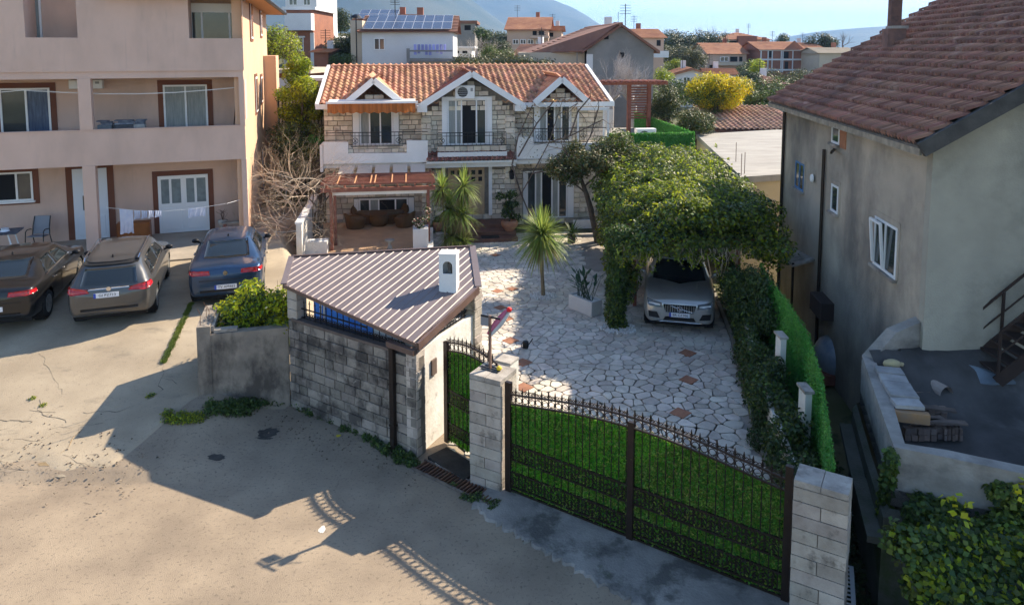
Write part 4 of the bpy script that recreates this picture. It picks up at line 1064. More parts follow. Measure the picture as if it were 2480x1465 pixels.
pc = atz(922, 536, .4); t = thing('wicker_sofa', 'long curved brown wicker sofa against the house wall', 'sofa', loc=(pc.x, pc.y - .1, .407), rotz=HA)
mb = MB(); wicker_shell(mb, 1.1, .45, lambda t_: .42 + .48 * max(0, math.sin(t_)) ** .6, .3, -.06 * math.pi, 1.06 * math.pi, 36, 1.08); mb.build('shell', m_wick, t, True)
mb = MB(); mb.prism([(1.0 * math.cos(a), .42 * math.sin(a) - (.1 if math.sin(a) < 0 else 0)) for a in [2 * math.pi * k / 24 for k in range(24)]], .0, .36); mb.build('base', m_wick, t)
mb = MB(); mb.prism([(.95 * math.cos(a), .38 * math.sin(a) - .03) for a in [2 * math.pi * k / 24 for k in range(24)]], .365, .46); mb.build('seat_cushion', m_cush, t)
# white things on the patio floor near the shed
p = atz(768, 612, .4); q = Quaternion((0, 0, 1), HA); mb = MB(); mb.xbox((p.x, p.y, .62), .75, .5, .45, q); mb.build('white_chest', m_white, label='low white chest at the front left corner of the patio', cat='chest')
p = atz(944, 606, .4); t = thing('garden_stool', 'small pale carved garden stool on the front of the patio', 'stool', loc=(p.x, p.y, .407)); mb = MB(); mb.lathe([(.12, 0), (.08, .12), (.05, .24), (.14, .34)], (0, 0, 0), 10); mb.build('stem', m_cap, t, True); mb = MB(); mb.lathe([(.17, .34), (.17, .38)], (0, 0, 0), 12); mb.build('seat', m_cap, t)
# left boundary wall of the patio, white top lit by the sun
a, b = HF.w(-.25, -5.6), HF.w(-.3, -.9)
t = thing('boundary_wall', 'white boundary wall at the left of the patio behind the dry bush', 'wall'); mb = MB(); mb.bar((a.x, a.y, .85), (b.x, b.y, .85), .18, 1.7); mb.build('plaster', m_whitewall, t)
mb = MB(); mb.bar((a.x, a.y, 1.73), (b.x, b.y, 1.73), .24, .06); mb.build('coping', m_white, t)
# entrance steps
m_step = M('step_red_stone', (.22, .105, .07), (.15, .075, .055), scale=4, rough=.6, bump=.2)
x0 = HF.px(1128, 560, -2.2)[0]; x1 = HF.px(1245, 560, -2.2)[0]; t = thing('entrance_steps', 'reddish stone steps up to the pale wooden front door', 'steps', HF)
for k in range(3):
    MB().box(x0 - .3 + .0 * k, x1 + .1, -2.6 + .55 * k, -.5, .15 * k + .002, .15 * (k + 1)).build('step', m_step, t)
for k in range(4): MB().box(x0 + .3 * k, x0 + .28 + .3 * k, -1.4, -.62, .451, .47).build('floor_tile', m_step, t)
mb = MB(); p = HF.w((x0 + x1) / 2, -2.3); mb.xbox((p.x, p.y, .165), .7, .38, .02, Quaternion((0, 0, 1), HA)); mb.build('doormat', M('mat_dark', (.03, .025, .02), bump=.5), label='dark doormat on the lowest entrance step', cat='doormat')
# ================================================================== THE PINK APARTMENT HOUSE AT THE LEFT
m_pink = M('salmon_stucco', (.70, .49, .395), (.64, .445, .355), scale=.7, rough=.95, bump=.5, bscale=60, dirt=((.36, .26, .21), .7, .46, .75, .5, (1, 1, .35)), dirt2=((.33, .25, .21), 4, .6, .75, .3, (1.5, 1.5, .12)))
m_pink2 = M('sunlit_stucco', (.66, .42, .28), (.61, .385, .25), scale=.8, rough=.95, bump=.5, bscale=60)  # side wall's stucco with warm sunlight put into its colour
m_brown = M('brown_surround', (.19, .075, .045), (.16, .065, .04), scale=1, rough=.9, bump=.2)
m_conc = M('terrace_concrete', (.40, .34, .27), (.31, .265, .21), scale=.9, rough=.9, bump=.3, dirt=((.2, .17, .14), 1.5, .52, .68, .5))
LF = Frame((-9.05, 24.35, 0), R(19)); ZT = 1.05
def lz(v): return LF.px(600, v)[1]
apt = thing('apartment_house', 'salmon stucco apartment house with open balconies above the parked cars', 'apartment house', LF)
SK = .072; DB = 1.6     # the side wall leans a little in plan; depth of the balconies
def box_(name, x0, x1, y0, y1, z0, z1, m=m_pink): return MB().box(x0, x1, y0, y1, z0, z1).build(name, m, apt)
XL0 = -15.0
z_mt, z_mb, z_ub, z_ut = lz(305), lz(385), lz(187), lz(94)
zg = ZT
# back walls by storey (with window holes covered by the windows' own boxes)
box_('wall', XL0, 0, DB, 12.0, 0.2, z_ub + .05, m_pink)
box_('upper_wall', XL0, -.02, 1.25, 12.0, z_ub + .05, 11.2, m_pink)
mb = MB(); mb.prism([(-.3, .16), (0, .16), (SK * 12, 12), (-.3, 12)], .2, 11.2); mb.build('side_wall', m_pink2, apt)
box_('balcony_parapet', XL0, -.002, 0, .15, z_mb, z_mt); box_('balcony_floor', XL0, -.31, .15, DB, z_mb + .02, z_mb + .2)
box_('parapet_cap', XL0, .02, -.02, .17, z_mt, z_mt + .03)
box_('upper_parapet', XL0, .03, -.04, .15, z_ub + .22, z_ut); box_('upper_beam', XL0, .002, 0, .14, z_ub, z_ub + .22); box_('upper_floor', XL0, -.31, .15, 1.25, z_ub + .02, z_ub + .2)
# upper storey: solid wall between the two recesses
for u0, u1 in ((0, 60), (187, 457)):
    a = LF.px(u0, 60)[0] if u0 else XL0; b = LF.px(u1, 60)[0]; box_('upper_front', a, b, -.04, 1.24, z_ut, 11.2)
box_('corner_pier', LF.px(588, 60)[0], .03, -.04, .3, z_ut, 11.2)
for u0, u1 in ((199, 229), (585, 607)):
    a, b = LF.px(u0, 400)[0], LF.px(u1, 400)[0]; y0 = -.03 if u0 == 199 else -.01
    if u0 == 199: a, b = a, a + .36
    box_('column', a, min(b, 0.012), y0, .33, .4, z_mb - .001); box_('column', a, min(b, .012), y0, .33, z_mt + .031, z_ub - .001)
# terrace and its step
mb = MB(); mb.box(XL0, .6, -2.0, DB, 0, ZT); terr = mb.build('terrace', m_conc, apt)
MB().box(XL0, -3.9, -2.55, -2.0, 0, ZT - .14).build('terrace_step', m_conc, terr)
MB().box(-3.9, .3, -2.35, -2.0, 0, ZT - .16).build('terrace_step', m_conc, terr)
def surround(r, y, w=.16, bottom=True):
    x0, x1, z0, z1 = r; mb = MB(); b = z0 - (w * .7 if bottom else 0)
    mb.box(x0 - w, x0, y - .03, y, b, z1 + w); mb.box(x1, x1 + w, y - .03, y, b, z1 + w); mb.box(x0, x1, y - .03, y, z1, z1 + w)
    if bottom: mb.box(x0, x1, y - .03, y, b, z0)
    mb.build('surround', m_brown, apt)
def RL(u0, v0, u1, v1, y=DB): return R4(LF, u0, v0, u1, v1, y)
wA = list(RL(6, 213, 120, 345)); wA[2] = z_mb + .22; surround(wA, DB, .17, False); window(apt, *wA, DB - .05, cuts=(.52,), kinds=(m_glass, M('blue_curtain', (.10, .14, .22), (.05, .07, .12), scale=2, stretch=(9, 1, 1), rough=.15)))
wB = list(RL(400, 205, 501, 330)); wB[2] = z_mb + .22; surround(wB, DB, .17, False); window(apt, *wB, DB - .05, cuts=(.5,), kinds=(m_curtain, m_curtain))
wC = RL(-60, 415, 78, 493); surround(wC, DB, .17); window(apt, *wC, DB - .05, cuts=(.3, .72), kinds=(m_glass, m_dark, m_glass), sill=2)
wD = list(RL(183, 406, 258, 555)); wD[2] = ZT + .02; surround(wD, DB, .2, False)
m_bluewhite = M('door_white', (.70, .73, .78), rough=.4)
d = MB().box(wD[0], wD[1], DB - .06, DB, wD[2], wD[3]).build('entrance_door', m_bluewhite, apt)
for k in (.3, .62):
    x = wD[0] + (wD[1] - wD[0]) * k; MB().box(x - .03, x + .03, DB - .07, DB - .06, wD[2] + 1.0, wD[2] + 1.5).build('pane', m_glass, d)
MB().bev(wD[0] + .1, wD[1] - .1, DB - .075, DB - .06, wD[2] + .12, wD[2] + .8, .012).build('door_panel', m_bluewhite, d)
wE = list(RL(388, 421, 503, 563)); wE[2] = ZT + .02; surround(wE, DB, .17, False)
d = MB().box(wE[0], wE[1], DB - .06, DB, wE[2], wE[3]).build('double_door', m_pvc, apt); xm = (wE[0] + wE[1]) / 2
for a, b in ((wE[0], xm), (xm, wE[1])):
    wd = b - a
    for k in (0, 1): MB().box(a + .1 + k * (wd / 2 - .07), a + wd / 2 - .05 + k * (wd / 2 - .03), DB - .068, DB - .06, wE[2] + 1.05, wE[3] - .12).build('pane', M('frosted_pane', (.22, .26, .27), (.16, .19, .2), scale=4, rough=.25), d)
    MB().bev(a + .09, b - .08, DB - .072, DB - .06, wE[2] + .12, wE[2] + .9, .012).build('door_panel', m_pvc, d)
MB().box(xm - .02, xm + .02, DB - .075, DB - .06, wE[2], wE[3]).build('meeting_strip', m_pvc, d)
# upper windows
wF = RL(462, 28, 586, 93, 1.1); window(apt, wF[0], wF[1], z_ut - .05, wF[3], 1.15, cuts=(.22, .75), kinds=(m_glass, m_glass, m_glass)); box_('shutter_box', wF[0] - .05, wF[1] + .05, 1.1, 1.25, wF[3], wF[3] + .25, m_pvc)
wG = RL(62, -40, 96, 97, 1.25); window(apt, wG[0], wG[1], z_ut - .5, wG[3], 1.18, cuts=(.5,), kinds=(m_glass, m_curtain))
# side wall trims and windows (sunlit)
def side_box(name, y0, y1, z0, z1, pro, m, parent=apt):
    a, b = SK * y0, SK * y1; mb = MB()
    mb.add([(a, y0, z0), (a + pro, y0, z0), (b + pro, y1, z0), (b, y1, z0), (a, y0, z1), (a + pro, y0, z1), (b + pro, y1, z1), (b, y1, z1)], [(0, 3, 2, 1), (4, 5, 6, 7), (0, 1, 5, 4), (1, 2, 6, 5), (2, 3, 7, 6), (3, 0, 4, 7)])
    return mb.build(name, m, parent)
side_box('side_pilaster', 9.2, 11.5, .2, 7.2, .55, m_pink2)
for y0, z0, z1 in ((3.2, 7.9, 9.3), (8.0, 8.1, 9.2), (4.4, 5.0, 6.4), (7.2, 5.2, 6.3), (6.6, 1.6, 3.2)):
    s_ = side_box('side_surround', y0 - .12, y0 + 1.0, z0 - .1, z1 + .12, .025, m_brown); side_box('side_window', y0, y0 + .85, z0, z1, .04, m_pvc, s_)
    side_box('side_pane', y0 + .08, y0 + .77, z0 + .08, z1 - .08, .05, m_glass, s_)
side_box('side_strip', .17, .75, z_mt + .2, z_ub - .1, .02, m_pink); 
# roof edge
zr_ = 9.35
mb = MB(); V = [(XL0, -.5, zr_ + .3), (.7, -.5, zr_ + .3), (.75 + SK * 12, 12.6, zr_ + .3), (XL0, 12.6, zr_ + .3), (XL0, 5, zr_ + 2.2), (-4, 5, zr_ + 2.2)]
e0 = aty(597, -8, 24.0).z
rf = MB(); E_ = [(-4.2, -.5), (.62, -.5), (.9 + SK * 12, 12.6), (-4.2, 12.6)]
rf.add([(x, y, e0) for x, y in E_] + [(x, y, e0 + .16) for x, y in E_] + [(-4.2, 4, e0 + 1.6), (-4.2, 8, e0 + 1.6)], [(3, 2, 1, 0), (0, 1, 5, 4), (1, 2, 6, 5), (2, 3, 7, 6), (4, 5, 8), (5, 6, 9, 8), (6, 7, 9), (0, 4, 8, 9, 7, 3)])
r_ = rf.build('roof', M('roof_fascia_dark', (.06, .04, .04), (.1, .07, .06), scale=3), apt)
MB().add([(x * .995, y * .99, e0 - .02) for x, y in E_], [(3, 2, 1, 0)]).build('soffit', M('soffit_orange', (.42, .22, .09), scale=3), r_)
mb = MB(); mb.tube([(.66, -.5, e0 + .05), (.95 + SK * 12, 12.6, e0 + .05)], .07, 8); mb.build('gutter', m_iron, r_)
aircon(LF, LF.px(212, 214, DB)[0], DB, LF.px(212, 215, DB)[1], w=1.0, h=.3, d=.25, label='white air conditioner high on the balcony wall behind the pink column')
aircon(Frame(LF.w(SK * 11.3 + .55, 11.3, 0), LF.a + R(90)), 0, -.0, 4.3, w=.7, h=.55, label='white air conditioner on the sunlit side wall of the salmon apartment house')
# things on the balcony
q = Quaternion((0, 0, 1), LF.a)
for u, v, s, m, lab, nm, c in ((255, 303, (.42, .3, .34), (.25, .28, .3), 'grey cardboard box on the balcony beside the pink column', 'box', 'box'), (305, 306, (.7, .35, .26), (.12, .12, .13), 'dark bundle of folded blankets on the balcony', 'blanket_bundle', 'blankets'),
                          (338, 303, (.35, .3, .34), (.5, .48, .45), 'pale crate standing on the balcony right of the dark bundle', 'crate', 'crate')):
    x, z = LF.px(u, v, .8); p = LF.w(x, .8, z_mt - .05)
    t = thing(nm, lab, c, loc=(p.x, p.y, z_mb + .2), rotz=LF.a); h = z_mt - z_mb - .2 + .1
    MB().bev(-s[0] / 2, s[0] / 2, -.15, .15, 0, h, .02).build('body', M(nm + '_col', m, tuple(k * .6 for k in m), scale=12), t)
    for k in range(3): MB().xbox((rnd.uniform(-.1, .1), 0, h + .03 + k * .05), s[0] * .8, .25, .04, Quaternion((0, 0, 1), rnd.uniform(-.2, .2))).build('layer', M('folded_cloth', (.4, .4, .42), (.15, .17, .22), scale=5, isl=.3), t)
t = thing('broom', 'red broom handle leaning in the balcony corner', 'broom', LF); mb = MB(); a = LF.px(573, 222, 1.3); b = LF.px(560, 303, .6); mb.bar((a[0], 1.3, a[1]), (b[0], .6, z_mb + .25), .03); mb.build('stick', m_rust, t); mb = MB(); mb.xbox((b[0], .6, z_mb + .26), .25, .06, .08); mb.build('head', m_rust, t)
# terrace things
def lp(u, v, z=ZT): p = atz(u, v, z); return p
def lp2(u, y): x = LF.px(u, 570, y)[0]; q_ = LF.w(x, y); return Vector((q_.x, q_.y, ZT))
def garden_chair(label, p, rz_):
    t = thing('garden_chair', label, 'chair', loc=(p.x, p.y, ZT), rotz=rz_)
    m = M('chair_metal_black', (.02, .02, .022), rough=.4); ms_ = M('chair_mesh_grey', (.25, .26, .29), rough=.8)
    for s in (-1, 1):
        mb = MB(); mb.tube([(s * .27, -.28, 0), (s * .27, -.24, .3), (s * .27, -.2, .6), (s * .27, -.1, .65), (s * .27, .1, .63), (s * .27, .18, .6)], .016, 6); mb.build('leg', m, t)
        mb = MB(); mb.tube([(s * .27, .34, 0), (s * .26, .2, .42), (s * .25, .24, .7), (s * .24, .36, 1.0)], .016, 6); mb.build('leg', m, t)
    MB().add([(-.25, -.22, .43), (.25, -.22, .43), (.25, .2, .4), (-.25, .2, .4), (-.25, -.22, .45), (.25, -.22, .45), (.25, .2, .42), (-.25, .2, .42)], [(3, 2, 1, 0), (4, 5, 6, 7), (0, 1, 5, 4), (2, 3, 7, 6)]).build('seat', ms_, t)
    MB().add([(-.25, .2, .44), (.25, .2, .44), (.24, .37, 1.0), (-.24, .37, 1.0), (-.25, .22, .43), (.25, .22, .43), (.24, .39, 1.0), (-.24, .39, 1.0)], [(0, 1, 2, 3), (7, 6, 5, 4), (2, 6, 7, 3)]).build('backrest', ms_, t)
    return t
garden_chair('black framed grey mesh garden chair on the terrace beside the white front door', lp2(92, .8), LF.a - .2)
t = thing('balcony_line', 'two thin washing lines sagging across the open balcony of the salmon house', 'clothes line', LF)
for k in range(2): mb = MB(); mb.tube([(-13 + 13 * i / 12, .35 + .3 * k, z_ub - .35 - .18 * math.sin(math.pi * (i % 6) / 6)) for i in range(13)], .008, 4); mb.build('line', m_pvc, t)
p = lp2(18, .3); t = thing('garden_table', 'garden table under a dark cloth at the left edge of the terrace', 'table', loc=(p.x - .3, p.y, ZT), rotz=LF.a)
mb = MB(); mb.box(-.6, .6, -.4, .4, .7, .74); mb.build('table_top', M('dark_cloth', (.03, .035, .05), (.2, .2, .22), scale=5), t)
for sx in (-.5, .5):
    for sy in (-.3, .3): MB().bar((sx, sy, 0), (sx * .7, sy, .7), .035).build('leg', m_pvc, t)
mb = MB(); mb.lathe([(.14, .74), (.1, .8), (.12, .84)], (.2, 0, 0), 10); mb.build('bowl', m_bluewhite, thing('bowl', 'pale bowl on the dark terrace table', 'bowl', loc=(p.x - .3, p.y, ZT), rotz=LF.a))
for u, v, lab in ((130, .4, 'black shoe lying on the terrace right of the garden chair'), (245, .9, 'black shoe on the terrace in front of the white front door')):
    p = lp2(u, v); t = thing('shoe', lab, 'shoe', loc=(p.x, p.y, ZT), rotz=.6); mb = MB(); mb.ball((0, 0, .04), (.07, .15, .05), 8, 5); mb.build('upper', m_dark, t); MB().box(-.05, .05, -.13, .13, 0, .02).build('sole', m_iron_bk, t)
p = lp2(326, .7); t = thing('low_cabinet', 'orange brown wooden cabinet on the terrace behind the hanging towels', 'cabinet', loc=(p.x, p.y, ZT), rotz=LF.a); m_ob = M('orange_wood', (.30, .10, .025), (.22, .075, .02), scale=4, rough=.5)
MB().bev(-.5, .5, -.2, .2, .02, .68, .01).build('body', m_ob, t); MB().box(-.46, -.02, -.225, -.2, .06, .64).build('door', m_ob, t); MB().box(.02, .46, -.225, -.2, .06, .64).build('door', m_ob, t)
# clothes line
t = thing('clothes_line', 'thin clothes line stretched in front of the white double door', 'clothes line'); P = [aty(258, 503, 22.4), aty(330, 510, 22.6), aty(395, 512, 22.8), aty(470, 506, 23.2), aty(550, 493, 23.7)]
mb = MB(); mb.tube(P, .006, 4); mb.build('line', m_pvc, t)
mb = MB(); mb.bar(P[0], P[0] + Vector((-.15, .35, 0)), .01); mb.bar(P[-1], P[-1] + Vector((.2, .6, 0)), .01); mb.build('tie', m_pvc, t)
def cloth(u0, u1, vtop0, vtop1, vb, Y0, Y1, label, m, nm='towel'):
    A, B = aty(u0, vtop0, Y0), aty(u1, vtop1, Y1); zb_ = aty((u0 + u1) / 2, vb, (Y0 + Y1) / 2).z; K = 14; V = []; F = []
    for i in range(K + 1):
        q_ = A.lerp(B, i / K)
        for j in range(5):
            w_ = .035 * math.sin(i * 1.5 + j) * j / 4; V.append((q_.x, q_.y + w_, q_.z + (zb_ - q_.z) * j / 4 * (1 + .03 * math.sin(i))))
    for i in range(K):
        for j in range(4): F.append((i * 5 + j, i * 5 + j + 1, i * 5 + j + 6, i * 5 + j + 5))
    o = MB().add(V, F).build(nm, m, None, True, label=label, cat='towel', group='washing on the terrace line'); return o
m_tow = M('towel_white', (.66, .70, .82), (.55, .6, .75), scale=6, rough=.95, bump=.3, trans=.2)
cloth(289, 322, 506, 509, 565, 22.45, 22.6, 'long white towel, leftmost on the terrace line', m_tow)
for k, (a, b, l_) in enumerate(((324, 340, 'second'), (342, 357, 'third'), (359, 373, 'fourth'), (375, 392, 'fifth'))): cloth(a, b, 509.5, 511, 530 - k * 1.5, 22.6, 22.75, 'short white cloth, %s piece from the left on the terrace line' % l_, m_tow)
cloth(455, 497, 505, 501, 525, 23.1, 23.4, 'short pale cloth hanging in front of the white double door', m_tow)
# urn and bench at the right
p = lp2(541, .9); t = thing('stone_urn', 'pale stone urn on the terrace right of the double door', 'urn', loc=(p.x, p.y, ZT)); mb = MB(); mb.lathe([(.13, 0), (.06, .08), (.07, .2), (.16, .38), (.17, .48), (.14, .5)], (0, 0, 0), 12); mb.build('bowl', m_cap, t, True)
mb = MB(); [mb.tube([(0, 0, .45), (rnd.gauss(0, .06), rnd.gauss(0, .06), .7), (rnd.gauss(0, .12), rnd.gauss(0, .12), .85)], .006, 3) for _ in range(12)]; mb.build('dry_stems', m_rust, t)
p = lp2(572, .7); t = thing('wooden_bench', 'reddish wooden bench beside the stone urn on the terrace', 'bench', loc=(p.x, p.y, ZT), rotz=LF.a); MB().box(-.45, .35, -.15, .15, .42, .46).build('seat', m_cap, t)
for sx in (-.35, .28): MB().box(sx - .05, sx + .05, -.14, .14, 0, .42).build('leg', m_red, t)

# ================================================================== CARS
from mathutils.bvhtree import BVHTree
def pchip(x, y, xn):
    x, y = np.asarray(x, float), np.asarray(y, float); h = np.diff(x); d = np.diff(y) / h; m = np.zeros_like(y)
    for k in range(1, len(x) - 1):
        if d[k - 1] * d[k] > 0: w1, w2 = 2 * h[k] + h[k - 1], h[k] + 2 * h[k - 1]; m[k] = (w1 + w2) / (w1 / d[k - 1] + w2 / d[k])
    m[0], m[-1] = d[0], d[-1]; i = np.clip(np.searchsorted(x, xn) - 1, 0, len(h) - 1); t = (xn - x[i]) / h[i]
    return (2 * t**3 - 3 * t**2 + 1) * y[i] + (t**3 - 2 * t**2 + t) * h[i] * m[i] + (-2 * t**3 + 3 * t**2) * y[i + 1] + (t**3 - t**2) * h[i] * m[i + 1]
def car(label, pos, rotz, st, wheels, wr, paint, spec, name='parked_car', group='cars parked in a row before the apartment house'):
    """st rows: y, half width, underside, belt height, roof height, roof half width (rear at y = 0)"""
    S = np.array(st, float); ys = np.unique(np.concatenate([np.linspace(a, b, 7) for a, b in zip(S[:-1, 0], S[1:, 0])])); D = [pchip(S[:, 0], S[:, k], ys) for k in range(1, 6)]
    rings = []
    for hw, zb, ze, zr, hr in zip(*D):
        P = [(0, zb), (hw * .84, zb), (hw * .965, zb + .10), (hw, zb + (ze - zb) * .5), (hw * .985, ze - .10), (hw * .93, ze), (hr + (hw * .93 - hr) * .38, ze + (zr - ze) * .62), (hr * .97, zr - .045 * min(1, (zr - ze) * 4)), (hr * .72, zr), (0, zr + .02)]
        P = np.array(P); t = np.arange(len(P)); tn = np.linspace(0, len(P) - 1, 37); rings.append(np.stack([pchip(t, P[:, 0], tn), pchip(t, P[:, 1], tn)], 1))
    n = 37; V = []; F = []
    full = []
    for y, r in zip(ys, rings):
        R_ = [(x, y, z) for x, z in r] + [(-x, y, z) for x, z in r[-2:0:-1]]; full.append(R_)
    m_ = len(full[0])
    for sgn, idx in ((-1, 0), (1, len(full) - 1)):
        pass
    for R_ in full: V += R_
    for i in range(len(full) - 1):
        for j in range(m_): F.append((i * m_ + j, i * m_ + (j + 1) % m_, (i + 1) * m_ + (j + 1) % m_, (i + 1) * m_ + j))
    for base, y, bul in ((0, ys[0], -.025), ((len(full) - 1) * m_, ys[-1], .03)):
        c = np.mean([V[base + k] for k in range(m_)], 0); prev = [base + k for k in range(m_)]
        for k, q in enumerate((.85, .6, .3)):
            cur = []
            for j in range(m_):
                a = np.array(V[base + j]); v = c + (a - c) * q; v[1] = y + bul * (1 - q * q) ; cur.append(len(V)); V.append(tuple(v))
            for j in range(m_):
                f = (prev[j], cur[j], cur[(j + 1) % m_], prev[(j + 1) % m_]); F.append(f if base == 0 else f[::-1])
            prev = cur
        F.append(tuple(prev[::-1]) if base == 0 else tuple(prev))
    F = [f[::-1] for f in F]
    bvh = BVHTree.FromPolygons([Vector(v) for v in V], F)
    L = ys[-1]; hwm = S[:, 1].max()
    def keepf(f):
        c = np.mean([V[k] for k in f], 0)
        for wy in wheels:
            if abs(c[0]) > hwm * .62 and math.hypot(c[1] - wy, c[2] - wr) < wr * 1.13: return False
        return True
    t = thing(name, label, "car", loc=pos[:3], rotz=rotz, group=group)
    if len(pos) > 3: t.rotation_euler = (pos[3], 0, rotz); t.location = pos[:3]
    body = MB(); body.v = V; body.f = [f for f in F if keepf(f)]; body.m = [0] * len(body.f); bo = body.build('body', paint, t, True)
    def patch(name, c, axis, mat, nu=10, nv=6, off=.006, parent=t, curve=0):
        """c: four corners (bottom-a, bottom-b, top-b, top-a) in the plane seen along the axis; laid on the body"""
        dirs = {'rear': (0, 1, 0), 'front': (0, -1, 0), 'right': (-1, 0, 0), 'left': (1, 0, 0), 'top': (0, 0, -1)}; dr_ = Vector(dirs[axis]); V2 = []; ok = True
        for j in range(nv + 1):
            for i in range(nu + 1):
                a, b = i / nu, j / nv; q = [(1 - a) * (1 - b) * c[0][k] + a * (1 - b) * c[1][k] + a * b * c[2][k] + (1 - a) * b * c[3][k] for k in (0, 1)]
                bow = curve * (1 - (2 * a - 1) ** 2) * b
                o = Vector((q[0], -3 if axis == 'rear' else L + 3, q[1] + bow)) if axis in ('rear', 'front') else Vector((3 if axis == 'right' else -3, q[0], q[1] + bow)) if axis in ('right', 'left') else Vector((q[0], q[1] + bow, 4))
                h, nn, ii, dd = bvh.ray_cast(o, dr_)
                if h is None: h = V2[-1] if V2 else o + dr_ * 3; V2.append(Vector(h)); continue
                if nn.dot(dr_) > 0: nn = -nn
                V2.append(h + nn * off)
        w_ = nu + 1; F2 = [(j * w_ + i, j * w_ + i + 1, (j + 1) * w_ + i + 1, (j + 1) * w_ + i) for j in range(nv) for i in range(nu)]
        k = len(V2); V3 = V2 + [v + dr_ * (off + .012) for v in V2]
        bd = [i for i in range(w_)] + [j * w_ + nu for j in range(1, nv + 1)] + [nv * w_ + i for i in range(nu - 1, -1, -1)] + [j * w_ for j in range(nv - 1, 0, -1)]
        F2 += [(bd[i], bd[(i + 1) % len(bd)], bd[(i + 1) % len(bd)] + k, bd[i] + k) for i in range(len(bd))]
        return MB().add(V3, F2).build(name, mat, parent, True)
    # wheels
    for wy in wheels:
        for s in (-1, 1):
            x = s * (hwm - .13); o = MB(); o.lathe([(wr * .62, -.10), (wr * .93, -.105), (wr, -.07), (wr, .07), (wr * .93, .105), (wr * .62, .10)], (0, 0, 0), 28, axis='x', cap=False); o.lathe([(wr * .62, -.1), (wr * .62, .1)], (0, 0, 0), 28, axis='x', cap=False)
            wo = o.build('wheel', m_tyre, t, True); wo.location = (x, wy, wr)
            rim = MB(); rim.lathe([(.05, s * .085), (.05, s * .1)], (0, 0, 0), 10, axis='x')
            for k in range(10):
                a = 2 * math.pi * k / 10; rim.bar((s * .085, 0, 0), (s * .09, wr * .62 * math.cos(a), wr * .62 * math.sin(a)), .045, .03, up=(1, 0, 0))
            rim.lathe([(wr * .64, s * .07), (wr * .64, s * .108), (wr * .58, s * .1), (wr * .58, s * .07)], (0, 0, 0), 24, axis='x', cap=False); rim.build('rim', m_alloy, wo)
            MB().lathe([(wr * .55, s * .03), (wr * .55, s * .035)], (0, 0, 0), 20, axis='x').build('hub', m_dark, wo)
            ar = MB(); ar.lathe([(wr * 1.14, -.22 if s > 0 else -.0), (wr * 1.14, .0 if s > 0 else .22)], (s * (hwm - .05), wy, wr), 20, axis='x', cap=False); ar.lathe([(wr * 1.14, 0), (.001, 0)], (s * (hwm - .28), wy, wr), 20, axis='x', cap=False); ar.build('wheel_arch', m_dark, t)
    MB().box(-hwm * .8, hwm * .8, .25, L - .25, .18, .32).build('underbody', m_dark, t)
    spec(t, patch, L, hwm, bvh)
    return t
m_tyre = M('tyre_rubber', (.018, .018, .018), rough=.85); m_alloy = M('alloy', (.45, .45, .44), rough=.35, metal=.8)
m_cglass = M('car_glass', (.012, .016, .018), rough=.04, spec=1.0); m_lamp = M('tail_lamp_red', (.55, .015, .02), (.3, .008, .012), scale=12, rough=.15, coat=.8)
m_chrome = M('chrome', (.7, .7, .72), rough=.12, metal=1.0); m_plate = M('plate_white', (.75, .76, .8), rough=.4); m_blue = M('plate_blue', (.02, .07, .45), rough=.4); m_black = M('trim_black', (.015, .015, .017), rough=.5)
def paintm(name, c, metal=.6, rough=.33, c2=None): return M(name, c, c2 or tuple(k * .9 for k in c), scale=2.0, metal=metal, rough=rough, coat=.7, dirt=((.18, .17, .16), 1.6, .58, .8, .12))
def plate(t, x, y, z, face, text, tilt=0):
    s = 1 if face == 'rear' else -1
    p = MB().box(-.26, .26, -.006, .006, -.056, .056).build('license_plate', m_plate, t); p.location = (x, y, z); p.rotation_euler = (tilt, 0, 0 if s > 0 else math.pi)
    MB().box(-.262, -.215, -.008, .004, -.056, .056).build('blue_band', m_blue, p)
    cu = bpy.data.curves.new('lettering', 'FONT'); cu.body = text; cu.size = .088; cu.align_x = 'CENTER'; cu.align_y = 'CENTER'; cu.extrude = .001; cu.space_character = 1.05; cu.materials.append(m_black)
    tm = bpy.data.objects.new('lettering', cu); me = bpy.data.meshes.new_from_object(tm); me.materials.clear(); me.materials.append(m_black); tx = link('lettering', me, p, loc=(.02, -.009, 0)); tx.rotation_euler = (R(90), 0, 0); return p
def surf(bvh, x, z, face, L):
    h = bvh.ray_cast(Vector((x, -3 if face == 'rear' else L + 3, z)), Vector((0, 1 if face == 'rear' else -1, 0)))[0]; return h.y if h else 0
def mirrors(t, y, z, hw, m):
    for s in (-1, 1):
        mb = MB(); mb.ball((s * (hw + .06), y, z), (.10, .05, .065), 10, 6); mb.bar((s * (hw - .06), y + .02, z - .06), (s * (hw + .06), y, z - .02), .04); mb.build('mirror', m, t, True)
def side_glass(patch, quads, trim=True):
    for s in ('right', 'left'):
        for q in quads:
            patch('side_window', q, s, m_cglass, 8, 5, .004)
        if trim:
            y0 = quads[0][0][0] if quads[0][0][0] < quads[-1][1][0] else quads[-1][0][0]; z0 = quads[0][0][1]
            a = min(k[0] for q in quads for k in q) - .03; b = max(k[0] for q in quads for k in q) + .03; patch('window_trim', [(a, z0 - .035), (b, z0 - .035), (b, z0 - .008), (a, z0 - .008)], s, m_chrome, 24, 1, .01)
